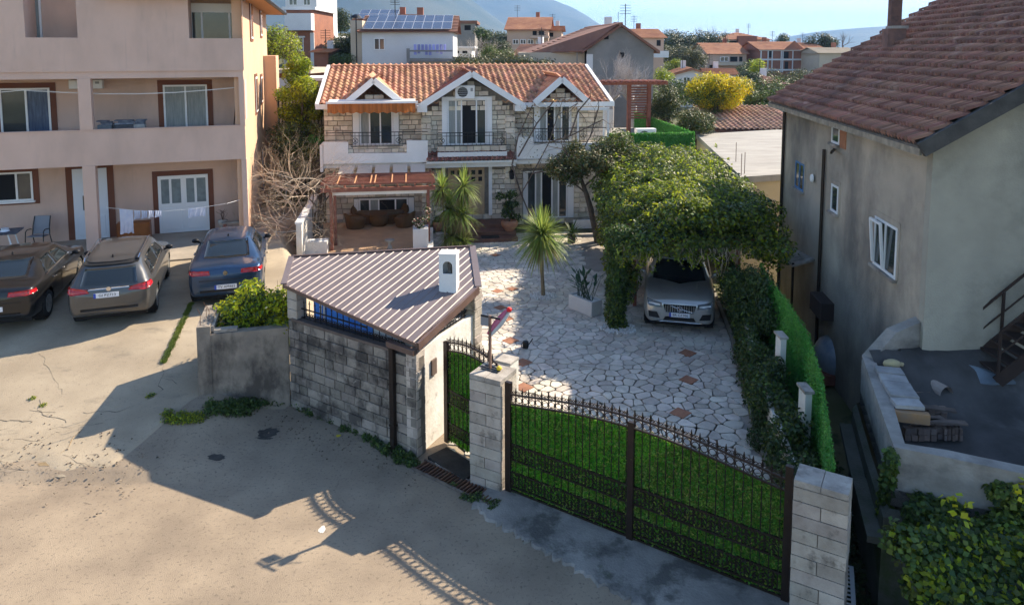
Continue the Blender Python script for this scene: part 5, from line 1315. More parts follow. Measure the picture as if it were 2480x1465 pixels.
WAG = [(0, .70, .42, .80, .84, .55), (.04, .80, .34, .93, .97, .66), (.16, .87, .28, 1.0, 1.14, .64), (.5, .915, .24, 1.02, 1.42, .60), (1.0, .925, .2, 1.0, 1.49, .60), (2.2, .93, .2, .97, 1.5, .61), (2.9, .93, .2, .95, 1.44, .60), (3.35, .93, .2, .94, 1.24, .62), (3.8, .925, .2, .92, 1.0, .68), (4.3, .90, .2, .86, .92, .66), (4.7, .82, .23, .74, .80, .58), (4.88, .66, .3, .6, .66, .45)]
def wagon_spec(t, patch, L, hw, bvh):
    patch('rear_window', [(-.60, 1.0), (.60, 1.0), (.53, 1.34), (-.53, 1.34)], 'rear', m_cglass, 12, 6)
    for s in (-1, 1): patch('tail_lamp', [(s * .40, .86), (s * .80, .84), (s * .79, 1.0), (s * .46, .94)] if s > 0 else [(-.80, .84), (-.40, .86), (-.46, .94), (-.79, 1.0)], 'rear', m_lamp, 8, 4, .014)
    for s in (-1, 1): patch('tail_lamp', [(.03, .85), (.32, .9), (.28, 1.0), (.03, .98)], 'right' if s > 0 else 'left', m_lamp, 6, 4, .012)
    patch('chrome_strip', [(-.42, .925), (.42, .925), (.42, .955), (-.42, .955)], 'rear', m_chrome, 10, 1, .018)
    patch('spoiler', [(-.58, 1.385), (.58, 1.385), (.56, 1.43), (-.56, 1.43)], 'rear', m_dark, 10, 2, .03)
    patch('bumper_trim', [(-.6, .44), (.6, .44), (.6, .5), (-.6, .5)], 'rear', m_black, 10, 1, .008)
    plate(t, -.05, surf(bvh, 0, .8, 'rear', L) - .012, .80, 'rear', 'GI PZ713', 0)
    mb = MB(); mb.lathe([(.05, -.01), (.05, .0)], (0, surf(bvh, 0, .94, 'rear', L) - .03, .94), 14, axis='y'); mb.build('badge', m_chrome, t)
    side_glass(patch, ([(.55, 1.06), (.98, 1.04), (.98, 1.34), (.75, 1.34)], [(1.04, 1.03), (1.9, 1.01), (1.9, 1.38), (1.04, 1.37)], [(1.96, 1.01), (3.05, .99), (2.7, 1.3), (1.96, 1.38)]))
    patch('windshield', [(.62, 1.0), (-.62, 1.0), (-.55, 1.38), (.55, 1.38)], 'front', m_cglass, 12, 6)
    for s in (-1, 1):
        mb = MB(); mb.tube([(s * .57, .55, 1.47), (s * .59, .7, 1.53), (s * .60, 2.4, 1.55), (s * .58, 2.7, 1.49)], .018, 6); mb.build('roof_rail', m_chrome, t)
    MB().lathe([(.03, 0), (.01, .07)], (0, .75, 1.49), 6).build('antenna', m_dark, t); mirrors(t, 3.15, 1.02, hw, m_black)
    for k in (1.0, 1.93): pass
SED = [(0, .68, .42, .82, .88, .55), (.04, .79, .34, .95, .99, .64), (.2, .87, .28, 1.02, 1.05, .62), (.62, .905, .24, 1.02, 1.08, .62), (1.0, .92, .2, 1.0, 1.24, .60), (1.5, .925, .2, .98, 1.41, .58), (2.1, .93, .2, .96, 1.44, .585), (2.8, .93, .2, .95, 1.40, .58), (3.3, .93, .2, .94, 1.2, .61), (3.75, .92, .2, .92, .99, .66), (4.25, .89, .2, .85, .9, .64), (4.62, .80, .24, .73, .78, .55), (4.78, .62, .3, .6, .64, .42)]
def sedan_spec(pt, chrome=True, lampz=.86, text='TV AM462', px_=0, pz=.6):
    def f(t, patch, L, hw, bvh):
        patch('rear_window', [(-.56, 1.10), (.56, 1.10), (.50, 1.385), (-.50, 1.385)], 'rear', m_cglass, 12, 6)
        for s in (-1, 1): patch('tail_lamp', [(s * .36, lampz), (s * .78, lampz), (s * .78, lampz + .11), (s * .38, lampz + .10)][::1] if s > 0 else [(-.78, lampz), (-.36, lampz), (-.38, lampz + .10), (-.78, lampz + .11)], 'rear', m_lamp, 8, 4, .014)
        for s in (-1, 1): patch('tail_lamp', [(.03, lampz + .01), (.3, lampz + .03), (.26, lampz + .11), (.03, lampz + .11)], 'right' if s > 0 else 'left', m_lamp, 6, 3, .012)
        patch('bumper_trim', [(-.6, .42), (.6, .42), (.6, .48), (-.6, .48)], 'rear', m_black, 10, 1, .008)
        patch('boot_shadow_gap', [(-.62, .72), (.62, .72), (.62, .735), (-.62, .735)], 'rear', m_black, 10, 1, .004)
        plate(t, px_, surf(bvh, 0, pz, 'rear', L) - .012, pz, 'rear', text, 0)
        mb = MB(); mb.lathe([(.055, -.012), (.055, .0)], (0, surf(bvh, 0, .9, 'rear', L) - .02, .90), 14, axis='y'); mb.build('badge', m_chrome, t)
        side_glass(patch, ([(1.12, 1.05), (1.95, 1.02), (1.95, 1.34), (1.45, 1.32)], [(2.0, 1.02), (3.0, 1.0), (2.68, 1.28), (2.0, 1.34)]), chrome)
        patch('windshield', [(.62, 1.0), (-.62, 1.0), (-.54, 1.35), (.54, 1.35)], 'front', m_cglass, 12, 6)
        for s in ('right', 'left'):
            for yy in (1.35, 2.05): patch('door_handle', [(yy, .86), (yy + .16, .86), (yy + .16, .885), (yy, .885)], s, m_chrome, 3, 1, .025)
            patch('door_gap', [(1.97, .35), (1.985, .35), (1.985, .98), (1.97, .98)], s, m_black, 1, 8, .003)
        MB().lathe([(.03, 0), (.01, .06)], (0, 1.6, 1.45), 6).build('antenna', m_dark, t); mirrors(t, 3.1, 1.0, hw, m_black)
    return f
def on_h(u, v, h):
    d = ray(u, v); t = 5.0
    while t < 60:
        p = EYE + d * t
        if p.z <= GZ(p.x, p.y) + h: return p
        t += .02
def park(u, v, h, xo, deg):
    """put a car so that the body point (xo, rear, h) is seen at the pixel"""
    p = on_h(u, v, h); a = R(deg); ux = Vector((math.cos(a), math.sin(a), 0)); uy = Vector((-math.sin(a), math.cos(a), 0)); o = p - ux * xo
    z0 = GZ(*(o + uy * .9).xy); z1 = GZ(*(o + uy * 3.7).xy); pit = math.atan2(z1 - z0, 2.8)
    return (o.x, o.y, z0 - .9 * math.tan(pit) + .04, pit), a
m_p1 = paintm('paint_dark_bronze', (.020, .020, .021)); m_p2 = paintm('paint_grey_brown', (.10, .10, .10)); m_p3 = paintm('paint_blue_grey', (.028, .06, .125)); m_p4 = paintm('paint_silver_beige', (.52, .50, .47), rough=.28)
pos, a = park(356, 700, .92, .80, 20); car('grey brown station wagon with roof rails, middle car of the row', pos, a, WAG, (.92, 3.72), .335, m_p2, wagon_spec)
pos, a = park(72, 722, .9, .80, 17); car('dark bronze saloon car at the left edge with chrome window trim', pos, a, SED, (.95, 3.7), .34, m_p1, sedan_spec(None, True, .86, 'PG KL208', 0, .6))
pos, a = park(463, 672, .9, -.79, 18); car('dark blue grey saloon car parked behind the bright green bush', pos, a, SED, (.95, 3.7), .33, m_p3, sedan_spec(None, False, .86, 'TV AM462', 0, .55))
SUV = [(0, .72, .5, .95, 1.0, .6), (.05, .82, .42, 1.1, 1.15, .66), (.25, .9, .34, 1.16, 1.4, .66), (.6, .935, .3, 1.15, 1.6, .64), (1.2, .95, .28, 1.12, 1.66, .64), (2.3, .95, .28, 1.08, 1.66, .65), (2.75, .95, .28, 1.06, 1.58, .64), (3.15, .95, .28, 1.06, 1.34, .68), (3.45, .95, .28, 1.07, 1.13, .74), (4.0, .94, .28, 1.04, 1.09, .72), (4.4, .92, .3, .96, 1.03, .68), (4.6, .87, .32, .84, .93, .6), (4.69, .78, .36, .74, .84, .5)]
def suv_spec(t, patch, L, hw, bvh):
    patch('windshield', [(.72, 1.12), (-.72, 1.12), (-.60, 1.55), (.60, 1.55)], 'front', m_cglass, 14, 7)
    g = patch('grille', [(.36, .62), (-.36, .62), (-.42, .82), (.42, .82)], 'front', m_black, 12, 5, .012)
    for k in range(13):
        x = -.36 + .06 * k; patch('grille_bar', [(x + .006, .63), (x - .006, .63), (x - .006, .81), (x + .006, .81)], 'front', m_alloy, 1, 4, .02, parent=g)
    y = surf(bvh, 0, .72, 'front', L); mb = MB(); mb.lathe([(.075, 0), (.075, .02), (.05, .02), (.05, 0)], (0, y + .015, .73), 18, axis='y', cap=False); mb.bar((.05, y + .03, .78), (-.05, y + .03, .68), .018); mb.build('badge', m_chrome, t)
    patch('grille_strip', [(.3, .80), (-.32, .64), (-.34, .655), (.28, .815)], 'front', m_chrome, 6, 1, .02)
    for s in (-1, 1):
        c = [(s * .45, .72), (s * .80, .76), (s * .84, .90), (s * .46, .84)]; c = c if s < 0 else [c[1], c[0], c[3], c[2]]
        hl = patch('headlight', c, 'front', M('lamp_glass', (.10, .11, .12), rough=.08, spec=1.0), 8, 4, .012)
        c = [(s * .5, .78), (s * .78, .80), (s * .78, .83), (s * .5, .81)]; patch('daylight_strip', c if s < 0 else [c[1], c[0], c[3], c[2]], 'front', m_pvc, 5, 1, .022, parent=hl)
        c = [(s * .50, .44), (s * .78, .46), (s * .80, .62), (s * .58, .60)]; patch('air_intake', c if s < 0 else [c[1], c[0], c[3], c[2]], 'front', m_black, 6, 4, .010)
    patch('lower_intake', [(.42, .40), (-.42, .40), (-.36, .50), (.36, .50)], 'front', m_black, 10, 3, .010); patch('skid_plate', [(.6, .36), (-.6, .36), (-.58, .385), (.58, .385)], 'front', m_chrome, 10, 1, .014)
    plate(t, 0, surf(bvh, 0, .57, 'front', L) + .02, .56, 'front', 'BR CZ306')
    side_glass(patch, ([(.7, 1.2), (1.4, 1.17), (1.4, 1.5), (.9, 1.5)], [(1.45, 1.16), (2.95, 1.12), (2.6, 1.46), (1.45, 1.52)]))
    for s in (-1, 1):
        patch('bonnet_crease', [(s * .50, 3.55), (s * .52, 3.55), (s * .44, 4.45), (s * .42, 4.45)], 'top', m_p4, 1, 8, .012)
        mb = MB(); mb.tube([(s * .66, .8, 1.66), (s * .66, 1.0, 1.70), (s * .66, 2.2, 1.70), (s * .64, 2.4, 1.66)], .02, 6); mb.build('roof_rail', m_alloy, t)
    patch('wiper_panel', [(.7, 3.38), (-.7, 3.38), (-.68, 3.46), (.68, 3.46)], 'top', m_black, 8, 1, .006); mirrors(t, 2.95, 1.14, hw, m_p4)
p = atz(1645, 787, .30); a = R(168); uy = Vector((-math.sin(a), math.cos(a), 0)); o = p - uy * 4.69
car('silver beige SUV facing the gate under the ivy carport', (o.x, o.y, .02), a, SUV, (.95, 3.8), .37, m_p4, suv_spec, name='parked_suv', group=None)
# ================================================================== THE GREY HOUSE AT THE RIGHT, YARD, ALLEY
m_cem = M('cement_render_stained', (.50, .43, .34), (.38, .33, .265), scale=.8, rough=.95, bump=.8, bscale=30, dirt=((.10, .095, .09), .42, .44, .68, .8, (1, 1, .6)), dirt2=((.42, .39, .33), 1.4, .62, .74, .5))
m_cem2 = M('cement_render_olive', (.42, .39, .32), (.31, .29, .24), scale=.6, rough=.95, bump=.5, bscale=30, dirt=((.13, .13, .11), .4, .5, .7, .7))
m_tile3 = M('roof_tile_brownred', (.28, .135, .095), (.175, .088, .068), scale=.7, rough=.8, bump=.3, bscale=30, isl=.28, hue=.012, dirt=((.46, .32, .26), 2.2, .54, .7, .6), dirt2=((.08, .05, .05), .8, .56, .7, .6))
c_ = aty(2262, 335, 12.85); GRF = Frame((c_.x, c_.y, 0), R(-6.4)); ZW = c_.z
def pxx(u, v, x=0.0):
    d = ray(u, v); p0 = GRF.o + GRF.ux * x; t = (p0 - EYE).dot(GRF.ux) / d.dot(GRF.ux); q = EYE + d * t - GRF.o; return q.dot(GRF.uy), q.z
GL_, GWD = pxx(1897, 400)[0], 12.0
gh = thing('grey_house', 'tall weathered grey rendered house with brown red tiled roof at the right', 'house', GRF)
PT = .62
mb = MB(); mb.box(0, GWD, .22, GL_, -1.0, ZW - .02); mb.build('wall', m_cem, gh)
mb = MB(); mb.yprism([(0, -1.0), (GWD, -1.0), (GWD, ZW), (GWD / 2, ZW + PT * GWD / 2), (0, ZW)], 0, .215); mb.build('gable_wall', m_cem2, gh)
OH, OF, OB = .42, .45, .4
rl = GWD / 2 + OH; z0 = ZW - PT * OH + .16; z1 = ZW + PT * GWD / 2 + .16
rf = MB(); T_ = .16
rf.add([(-OH, -OF, z0), (-OH, GL_ + OB, z0), (GWD / 2, GL_ + OB, z1), (GWD / 2, -OF, z1), (GWD + OH, GL_ + OB, z0), (GWD + OH, -OF, z0)] + [(-OH, -OF, z0 - T_), (-OH, GL_ + OB, z0 - T_), (GWD / 2, GL_ + OB, z1 - T_), (GWD / 2, -OF, z1 - T_), (GWD + OH, GL_ + OB, z0 - T_), (GWD + OH, -OF, z0 - T_)],
       [(0, 3, 2, 1), (3, 5, 4, 2), (6, 7, 8, 9), (9, 8, 10, 11), (0, 1, 7, 6), (0, 6, 9, 3), (3, 9, 11, 5), (1, 2, 8, 7), (2, 4, 10, 8)])
gr = rf.build('roof', M('roof_deck_grey', (.16, .145, .13), (.09, .085, .08), scale=4, bump=.4), gh)
v_ = Vector((1, 0, PT)).normalized(); LVs = rl * math.sqrt(1 + PT * PT)
T = tile_roof(gr, (-OH - .04, -OF + .02, z0 + .02), (0, 1, 0), v_, GL_ + OB + OF - .04, LVs, m_tile3, w=.155, l=.33, limit=300, h=.06, seg=5, jit=.014, step=.07, order=lambda p: p.y + (p.x + .4) * .6)
for s, m in ((0, 1),):
    mb = MB(); mb.bar((-OH, -OF - .04, z0 - .05), (GWD / 2, -OF - .04, z1 - .05), .10, .26); mb.build('verge_board', M('verge_dark_grey', (.085, .08, .075), (.05, .047, .045), scale=4, bump=.4), gr)
    mb = MB(); mb.bar((GWD + OH, -OF - .04, z0 - .05), (GWD / 2, -OF - .04, z1 - .05), .10, .26); mb.build('verge_board', MATS['verge_dark_grey'], gr)
mb = MB(); mb.bar((-OH + .02, -OF, z0 - .1), (-OH + .02, GL_ + OB, z0 - .1), .06, .12); mb.build('eave_board', M('eave_pale', (.38, .33, .25), (.22, .19, .15), scale=5), gr)
# chimney of brick with a leaning pipe
cy0 = 0; pC = None
def roof_pt(u, v):
    d = ray(u, v); nn = Vector((-PT, 0, 1)); nn = GRF.ux * nn.x + Vector((0, 0, 1)); p0 = GRF.w(-OH, 0, z0); t = (p0 - EYE).dot(nn) / d.dot(nn); return EYE + d * t
p = roof_pt(2163, 118); q = GRF.loc(p)
m_chim = M('chimney_brick', (.22, .12, .09), (.13, .08, .07), scale=6, bump=.6, isl=.2); ch = thing('roof_chimney', 'tall narrow weathered chimney on the slope of the brown red tiled roof', 'chimney', loc=(p.x, p.y, p.z - .3), rotz=GRF.a)
MB().box(-.24, .24, -.22, .22, 0, .85).build('base', m_chim, ch); MB().box(-.13, .28, -.26, .26, .85, .93).build('ledge', m_cap, ch); MB().box(-.14, .14, -.13, .13, .93, 2.9).build('shaft', m_chim, ch); MB().box(-.18, .18, -.17, .17, 2.9, 2.98).build('cap', m_cap, ch)
# windows in the side wall (plane x = 0)
def side_window(u0, v0, u1, v1, u0b=None, label='window', parts=2, tilt=False, brick=False, m=None):
    ya, zt = pxx(u0, v0); yb, zb = pxx(u1, v1); ya, yb = max(ya, yb), min(ya, yb)
    w_ = MB(); f = .055
    w_.box(-.03, .03, yb, yb + f, zb, zt); w_.box(-.03, .03, ya - f, ya, zb, zt); w_.box(-.03, .03, yb + f, ya - f, zt - f, zt); w_.box(-.03, .03, yb + f, ya - f, zb, zb + f)
    for k in range(1, parts): y = yb + (ya - yb) * k / parts; w_.box(-.032, .028, y - f / 2, y + f / 2, zb + f, zt - f)
    o = w_.build(label, m or m_pvc, gh)
    for k in range(parts):
        a, b = yb + (ya - yb) * k / parts, yb + (ya - yb) * (k + 1) / parts; MB().box(-.012, -.004, a + f * .6, b - f * .6, zb + f * .7, zt - f * .7).build('pane', m_glass, o)
    MB().box(-.1, 0, yb - .05, ya + .05, zb - .06, zb).build('sill', m_cap, o)
    mb = MB(); mb.box(-.015, .0, yb - .1, ya + .1, zt, zt + .12); mb.box(-.015, 0, ya, ya + .1, zb, zt); mb.box(-.015, 0, yb - .1, yb, zb, zt); mb.build('reveal', m_cem, o)
    return ya, yb, zt, zb, o
ya, yb, zt, zb, o = side_window(2122, 522, 2170, 678, parts=2)
mb = MB(); ym = (ya + yb) / 2; mb.add([(-.05, ym, zb + .06), (-.05, ya - .04, zb + .06), (-.13, ya - .04, zt - .05), (-.13, ym, zt - .05)], [(0, 1, 2, 3)]); 
for a, b in (((-.05, ym, zb + .06), (-.13, ym, zt - .05)), ((-.05, ya - .04, zb + .06), (-.13, ya - .04, zt - .05)), ((-.13, ym, zt - .05), (-.13, ya - .04, zt - .05))): MB().bar(a, b, .05).build('tilted_sash', m_pvc, o)
side_window(1929, 388, 1947, 466, parts=2, m=M('frame_blue', (.1, .2, .35)))
side_window(2016, 444, 2030, 520, parts=1)
ya, yb, zt, zb, o = side_window(2018, 282, 2034, 352, parts=1); MB().box(-.02, .01, yb - .45, yb - .02, zb - .05, zt).build('brick_patch', M('bare_brick', (.42, .18, .09), (.34, .15, .08), scale=8, bump=.5), gh)
MB().bar((-.02, pxx(2022, 362)[0], pxx(2022, 362)[1]), (-.35, pxx(2050, 363)[0], pxx(2022, 362)[1] + .02), .05).build('bracket', m_iron, gh)
def wall_pipe(u, v0, v1, r=.04, x=-.07):
    ya, za = pxx(u, v0, x); yb, zb = pxx(u, v1, x); return (x, ya, za), (x, ya, zb)
mb = MB(); a, b = wall_pipe(1996, 362, 1010); mb.tube([a, b], .045, 8); mb.build('drain_pipe', m_iron, gh)
mb = MB(); a, b = wall_pipe(1901, 245, 900); mb.tube([a, b], .05, 8); mb.build('downpipe', m_iron, gh)
y, z = pxx(1973, 432); mb = MB(); mb.lathe([(.12, -.06), (.10, -.1), (.03, -.1)], (0, y, z), 12, axis='x'); mb.build('vent_outlet', m_pvc, gh)
y0_, zt_ = pxx(1978, 706, -.15); y1_, zb_ = pxx(2004, 778, -.15); mb = MB(); mb.box(-.3, 0, min(y0_, y1_), max(y0_, y1_), zb_, zt_); lv = mb.build('louvre_box', M('louvre_brown', (.05, .035, .03)), gh)
for k in range(9): z = zb_ + (zt_ - zb_) * (k + .5) / 9; MB().box(-.33, -.3, min(y0_, y1_) + .03, max(y0_, y1_) - .03, z - .015, z + .02).build('slat', M('slat_brown', (.09, .06, .05)), lv)
y0_, zt_ = pxx(1897, 606, -.3); y1_, zb_ = pxx(1946, 640, -.3)
mb = MB(); mb.add([(0, y0_, zt_ + .1), (-.6, y0_, zt_ - .1), (-.6, y1_, zb_ - .05), (0, y1_, zb_ + .15), (0, y0_, zt_ + .05), (-.6, y0_, zt_ - .15), (-.6, y1_, zb_ - .1), (0, y1_, zb_ + .1)], [(0, 1, 2, 3), (7, 6, 5, 4), (0, 4, 5, 1), (1, 5, 6, 2), (2, 6, 7, 3)]); mb.build('small_canopy', m_cap, gh)
MB().bar((-.55, y1_ + .1, -.85), (-.55, y1_ + .1, zb_), .06).build('canopy_post', m_iron, gh)

# ---- raised yard with its parapet wall
m_yard = M('yard_concrete_blue', (.36, .335, .30), (.23, .21, .185), scale=1.8, rough=.95, bump=.6, bscale=16, dirt=((.10, .09, .085), 1.1, .5, .68, .7, (1, 1, 2)))
KP = [(GRF.w(-.0, .35).x, GRF.w(0, .35).y, 2.5), (6.95, 12.98, 2.35), (6.42, 12.78, 1.92), (5.86, 11.1, 1.9), (5.43, 9.78, 1.88), (6.05, 9.5, 1.88), (6.85, 9.15, 1.86), (12.0, 7.2, 1.8)]
def inset(i, d=.22):
    a, b, c = (Vector(KP[max(i - 1, 0)][:2]), Vector(KP[i][:2]), Vector(KP[min(i + 1, len(KP) - 1)][:2]))
    n1 = (b - a) if i else (c - b); n2 = (c - b) if i < len(KP) - 1 else (b - a); n = (n1.normalized() + n2.normalized()).normalized(); return b + Vector((-n.y, n.x)) * d
wl = thing('yard_wall', 'pale grey concrete parapet wall around the raised yard of the grey house', 'wall'); mb = MB(); V = []
for i, (x, y, z) in enumerate(KP):
    q = inset(i); V += [(x, y, 1.0), (x, y, z), (q.x, q.y, z), (q.x, q.y, 1.0)]
F = [(4 * i + k, 4 * i + 4 + k, 4 * i + 4 + (k + 1) % 4, 4 * i + (k + 1) % 4) for i in range(len(KP) - 1) for k in range(4)]
mb.add(V, F).build('concrete', m_yard, wl)
# the retaining wall under it
rw = thing('retaining_wall', 'dark mossy retaining wall dropping into the alley under the raised yard', 'wall')
base = [(x - .06 if i < 5 else x, y - (.06 if i >= 4 else 0), 1.0) for i, (x, y, z) in enumerate(KP)]; mb = MB(); V = []
for x, y, z in base: V += [(x, y, z), (x - .1, y - .05, .9), (x - .12, y - .05, -.9)]
F = [(3 * i + k, 3 * i + 3 + k, 3 * i + 4 + k, 3 * i + 1 + k) for i in range(len(base) - 1) for k in range(2)]
m_moss = M('mossy_render', (.13, .125, .11), (.075, .08, .06), scale=1.5, bump=.7, rough=.95, dirt=((.05, .075, .02), 1.3, .5, .65, .8))
mb.add(V, F).build('masonry', m_moss, rw)
mb = MB(); V = [(x - .22, y - .1) for x, y, z in base[2:5]]
for a, b in zip(V, V[1:]): mb.bar((a[0], a[1], .62), (b[0], b[1], .58), .22, .1)
mb.build('ledge', m_moss, rw)
yp = [(p[0], p[1]) for p in KP] + [(14, 7), (14, 13), (GRF.w(6, .1).x, GRF.w(6, .1).y)]
def yz(x, y): return 1.3 + .75 * smooth(y - .25 * (9 - x) * 0, 11.4, 12.9) + .05 * math.sin(x * 3 + y * 2)
m_soil = M('yard_soil', (.045, .043, .042), (.085, .08, .078), scale=1.6, bump=.8, bscale=10, dirt=((.14, .135, .13), .8, .55, .7, .6))
xs = list(np.arange(5.3, 14.1, .3)); ys = list(np.arange(7.0, 13.3, .3)); V = []; F = []; idx = {}
for i, x in enumerate(xs):
    for j, y in enumerate(ys):
        if inside(x, y, yp): idx[i, j] = len(V); V.append((x, y, yz(x, y)))
for (i, j) in list(idx):
    q = [(i, j), (i + 1, j), (i + 1, j + 1), (i, j + 1)]
    if all(k in idx for k in q): F.append(tuple(idx[k] for k in q))
link('yard_ground', npmesh('yard_ground', np.array(V), np.array(F), m_soil, smooth=True), kind='structure')
mb = MB(); mb.prism(yp, 1.0, 1.25); mb.build('yard_slab', m_soil, kind='structure')
# things in the yard
def yv(u, v, z=1.4): return atz(u, v, z)
m_slab = M('stacked_slab', (.38, .37, .36), (.24, .23, .22), scale=3, bump=.5, isl=.15); m_brk = M('old_brick', (.25, .17, .13), (.15, .12, .11), scale=5, bump=.5, isl=.3)
t = thing('slab_stack', 'flat concrete slabs laid along the top of the yard wall', 'slabs'); a, b = yv(2135, 892, 1.95), yv(2188, 985, 1.95); dd = (b - a)
for k in range(5):
    c = a.lerp(b, (k + .5) / 5); ang = math.atan2(dd.y, dd.x); mb = MB(); mb.xbox((c.x + .1, c.y, 1.93 + rnd.uniform(0, .03)), dd.length / 5 - .02, .42, .06, Quaternion((0, 0, 1), ang + rnd.gauss(0, .04))); mb.build('slab', m_slab, t)
mb = MB(); c = a.lerp(b, 1.0); mb.xbox((c.x + .12, c.y - .02, 1.80), .12, .5, .16, Quaternion((0, 0, 1), math.atan2(dd.y, dd.x))); mb.build('brick', M('orange_block', (.4, .22, .1), (.3, .2, .13), scale=6), t)
t = thing('brick_pile', 'pile of old bricks and boards inside the yard wall', 'brick pile')
for (u, v, z, n, w_) in ((2215, 960, 1.5, 4, .5), (2250, 1000, 1.45, 5, .55), (2265, 1045, 1.4, 6, .75), (2225, 1050, 1.4, 5, .5), (2300, 1050, 1.4, 5, .3)):
    c = yv(u, v, z)
    for k in range(n):
        for r in range(2): mb = MB(); mb.xbox((c.x - w_ / 2 + w_ * k / n + .06, c.y + rnd.gauss(0, .01), 1.36 + .10 * r + (z - 1.4)), w_ / n - .012, .12, .09, Quaternion((0, 0, 1), rnd.gauss(-.1, .07))); mb.build('brick', m_brk, t)
for (u, v, L_, a_) in ((2240, 985, .9, -.3), (2275, 1020, .8, -.15), (2250, 1015, .5, .2)): c = yv(u, v, 1.62); mb = MB(); mb.xbox((c.x, c.y, 1.62), L_, .12, .03, Quaternion((0, 0, 1), a_)); mb.build('board', M('old_board', (.16, .12, .1), (.1, .08, .07), scale=5), t)
c = yv(2262, 952, 1.5); t = thing('clay_pipe', 'pale half round clay pipe lying on the brick pile', 'pipe', loc=(c.x, c.y, 1.45), rotz=.3); mb = MB(); P_ = [(.14 * math.cos(k * math.pi / 8), .14 * math.sin(k * math.pi / 8)) for k in range(9)]; V = [(x, y_, z + .14) for y_ in (-.25, .25) for x, z in P_]; mb.add(V, [(k, k + 1, 10 + k, 9 + k) for k in range(8)]); mb.build('shell', M('pale_clay', (.4, .33, .28), (.3, .24, .2), scale=6), t)
c = yv(2193, 908, 1.75); t = thing('blue_bucket', 'small bright blue bucket beside the slabs in the yard', 'bucket', loc=(c.x, c.y, 1.5)); mb = MB(); mb.lathe([(.07, 0), (.09, .2), (.085, .2), (.06, .03)], (0, 0, 0), 12); mb.build('shell', M('bucket_blue', (.02, .12, .6)), t)
c = yv(2160, 882, 1.95); t = thing('sack', 'pale yellow sack at the far end of the slabs on the yard wall', 'sack', loc=(c.x, c.y, 1.9)); mb = MB(); mb.ball((0, 0, .06), (.16, .1, .08), 10, 6); mb.build('cloth', M('sack_yellow', (.45, .38, .2), (.35, .3, .2), scale=8), t, True); MB().ball((.17, 0, .05), (.05, .04, .04), 6, 4).build('knot', MATS['sack_yellow'], t)
a, b, c, d = yv(2290, 868, 1.9), yv(2385, 862, 1.9), yv(2460, 930, 1.7), yv(2350, 935, 1.6)
mb = MB(); V = [a, b, c, d]; V = [Vector(k) + Vector((0, 0, .04)) for k in V]; V += [k - Vector((0, 0, .04)) for k in V]; mb.add(V, [(0, 1, 2, 3), (7, 6, 5, 4), (0, 4, 5, 1), (1, 5, 6, 2), (2, 6, 7, 3), (3, 7, 4, 0)]); mb.build('metal_sheet', M('sheet_bluegrey', (.16, .2, .24), (.1, .12, .15), scale=2, rough=.4), label='blue grey metal sheet leaning on the dark ground of the yard', cat='metal sheet')
# outside stair at the right, dark steel
t = thing('steel_stair', 'dark rusty steel staircase against the grey house at the right edge', 'staircase'); s0_, s1_ = yv(2330, 880, 1.75), aty(2560, 700, 12.3)
for off in (-.75, 0):
    o_ = Vector((.15, off, 0)); mb = MB(); mb.bar(s0_ + o_, s1_ + o_ + Vector((0, 0, 0)), .04, .2); mb.build('stringer', M('steel_dark_rust', (.045, .028, .022), (.03, .02, .018), scale=5), t)
    mb = MB(); mb.bar(s0_ + o_ + Vector((0, 0, .9)), s1_ + o_ + Vector((0, 0, .9)), .04); mb.bar(s0_ + o_ + Vector((0, 0, .5)), s1_ + o_ + Vector((0, 0, .5)), .025); mb.build('handrail', M('steel_dark_rust', (.045, .028, .022), (.03, .02, .018), scale=5), t)
    for k in range(4): c = s0_.lerp(s1_, k / 3) + o_; MB().bar(c, c + Vector((0, 0, .9)), .04).build('post', M('steel_dark_rust', (.045, .028, .022), (.03, .02, .018), scale=5), t)
for k in range(9): c = s0_.lerp(s1_, (k + .5) / 9); MB().box(c.x + .05, c.x + .33, c.y - .75, c.y, c.z + .05, c.z + .09).build('tread', M('steel_dark_rust', (.045, .028, .022), (.03, .02, .018), scale=5), t)
# ---- alley: things lying in it
c = atz(1990, 815, 0.2); t = thing('covered_heap', 'pale blue plastic covered heap in the alley behind the green fence', 'heap', loc=(c.x + .25, c.y, -.85)); mb = MB(); mb.ball((0, 0, .5), (.38, .6, .55), 12, 8); mb.build('plastic_cover', M('plastic_cover', (.22, .27, .33), (.35, .38, .42), scale=5, rough=.3), t, True); MB().box(-.5, .5, -.55, .55, 0, .25).build('crate', m_red, t)
a, b = atz(2062, 1372, -.5), atz(2068, 1475, -.5); t = thing('white_rack', 'white plastic comb-like drying rack lying in the dark alley', 'rack'); mb = MB(); mb.bar(a, b + (b - a) * .4, .06, .03); mb.build('bar', m_pvc, t)
for k in range(14): p = a.lerp(b, k / 10); mb = MB(); mb.bar(p, p + Vector((-.11, .0, .03)), .025, .015); mb.build('tooth', m_pvc, t)
# ---- flag post on the left gate pillar
p = atz(1187, 893, 2.0); t = thing('flag_post', 'brown iron post with a black cross foot standing on the left gate pillar', 'post', loc=(p.x, p.y, 2.0), rotz=fp.a)
MB().box(-.02, .02, -.02, .02, 0.012, .95).build('shaft', M('post_brown', (.20, .12, .09), (.13, .08, .06), scale=5, rough=.6), t)
mb = MB(); mb.box(-.2, .2, -.02, .02, 0.001, .012); mb.box(-.14, .2, -.09, -.06, .001, .012); mb.box(-.14, .1, .06, .09, .001, .012); mb.build('foot', m_iron_bk, t)
mb = MB(); mb.box(-.18, .2, -.012, .012, .91, .94); mb.build('cross_bar', m_iron_bk, t)
MB().box(-.20, -.03, .02, .04, .74, .9).build('grey_plate', M('plate_grey', (.22, .23, .26), rough=.5), t)
fa, fb = aty(1183, 812, p.y), aty(1233, 750, p.y + .12); fc = aty(1282, 736, p.y + .2)
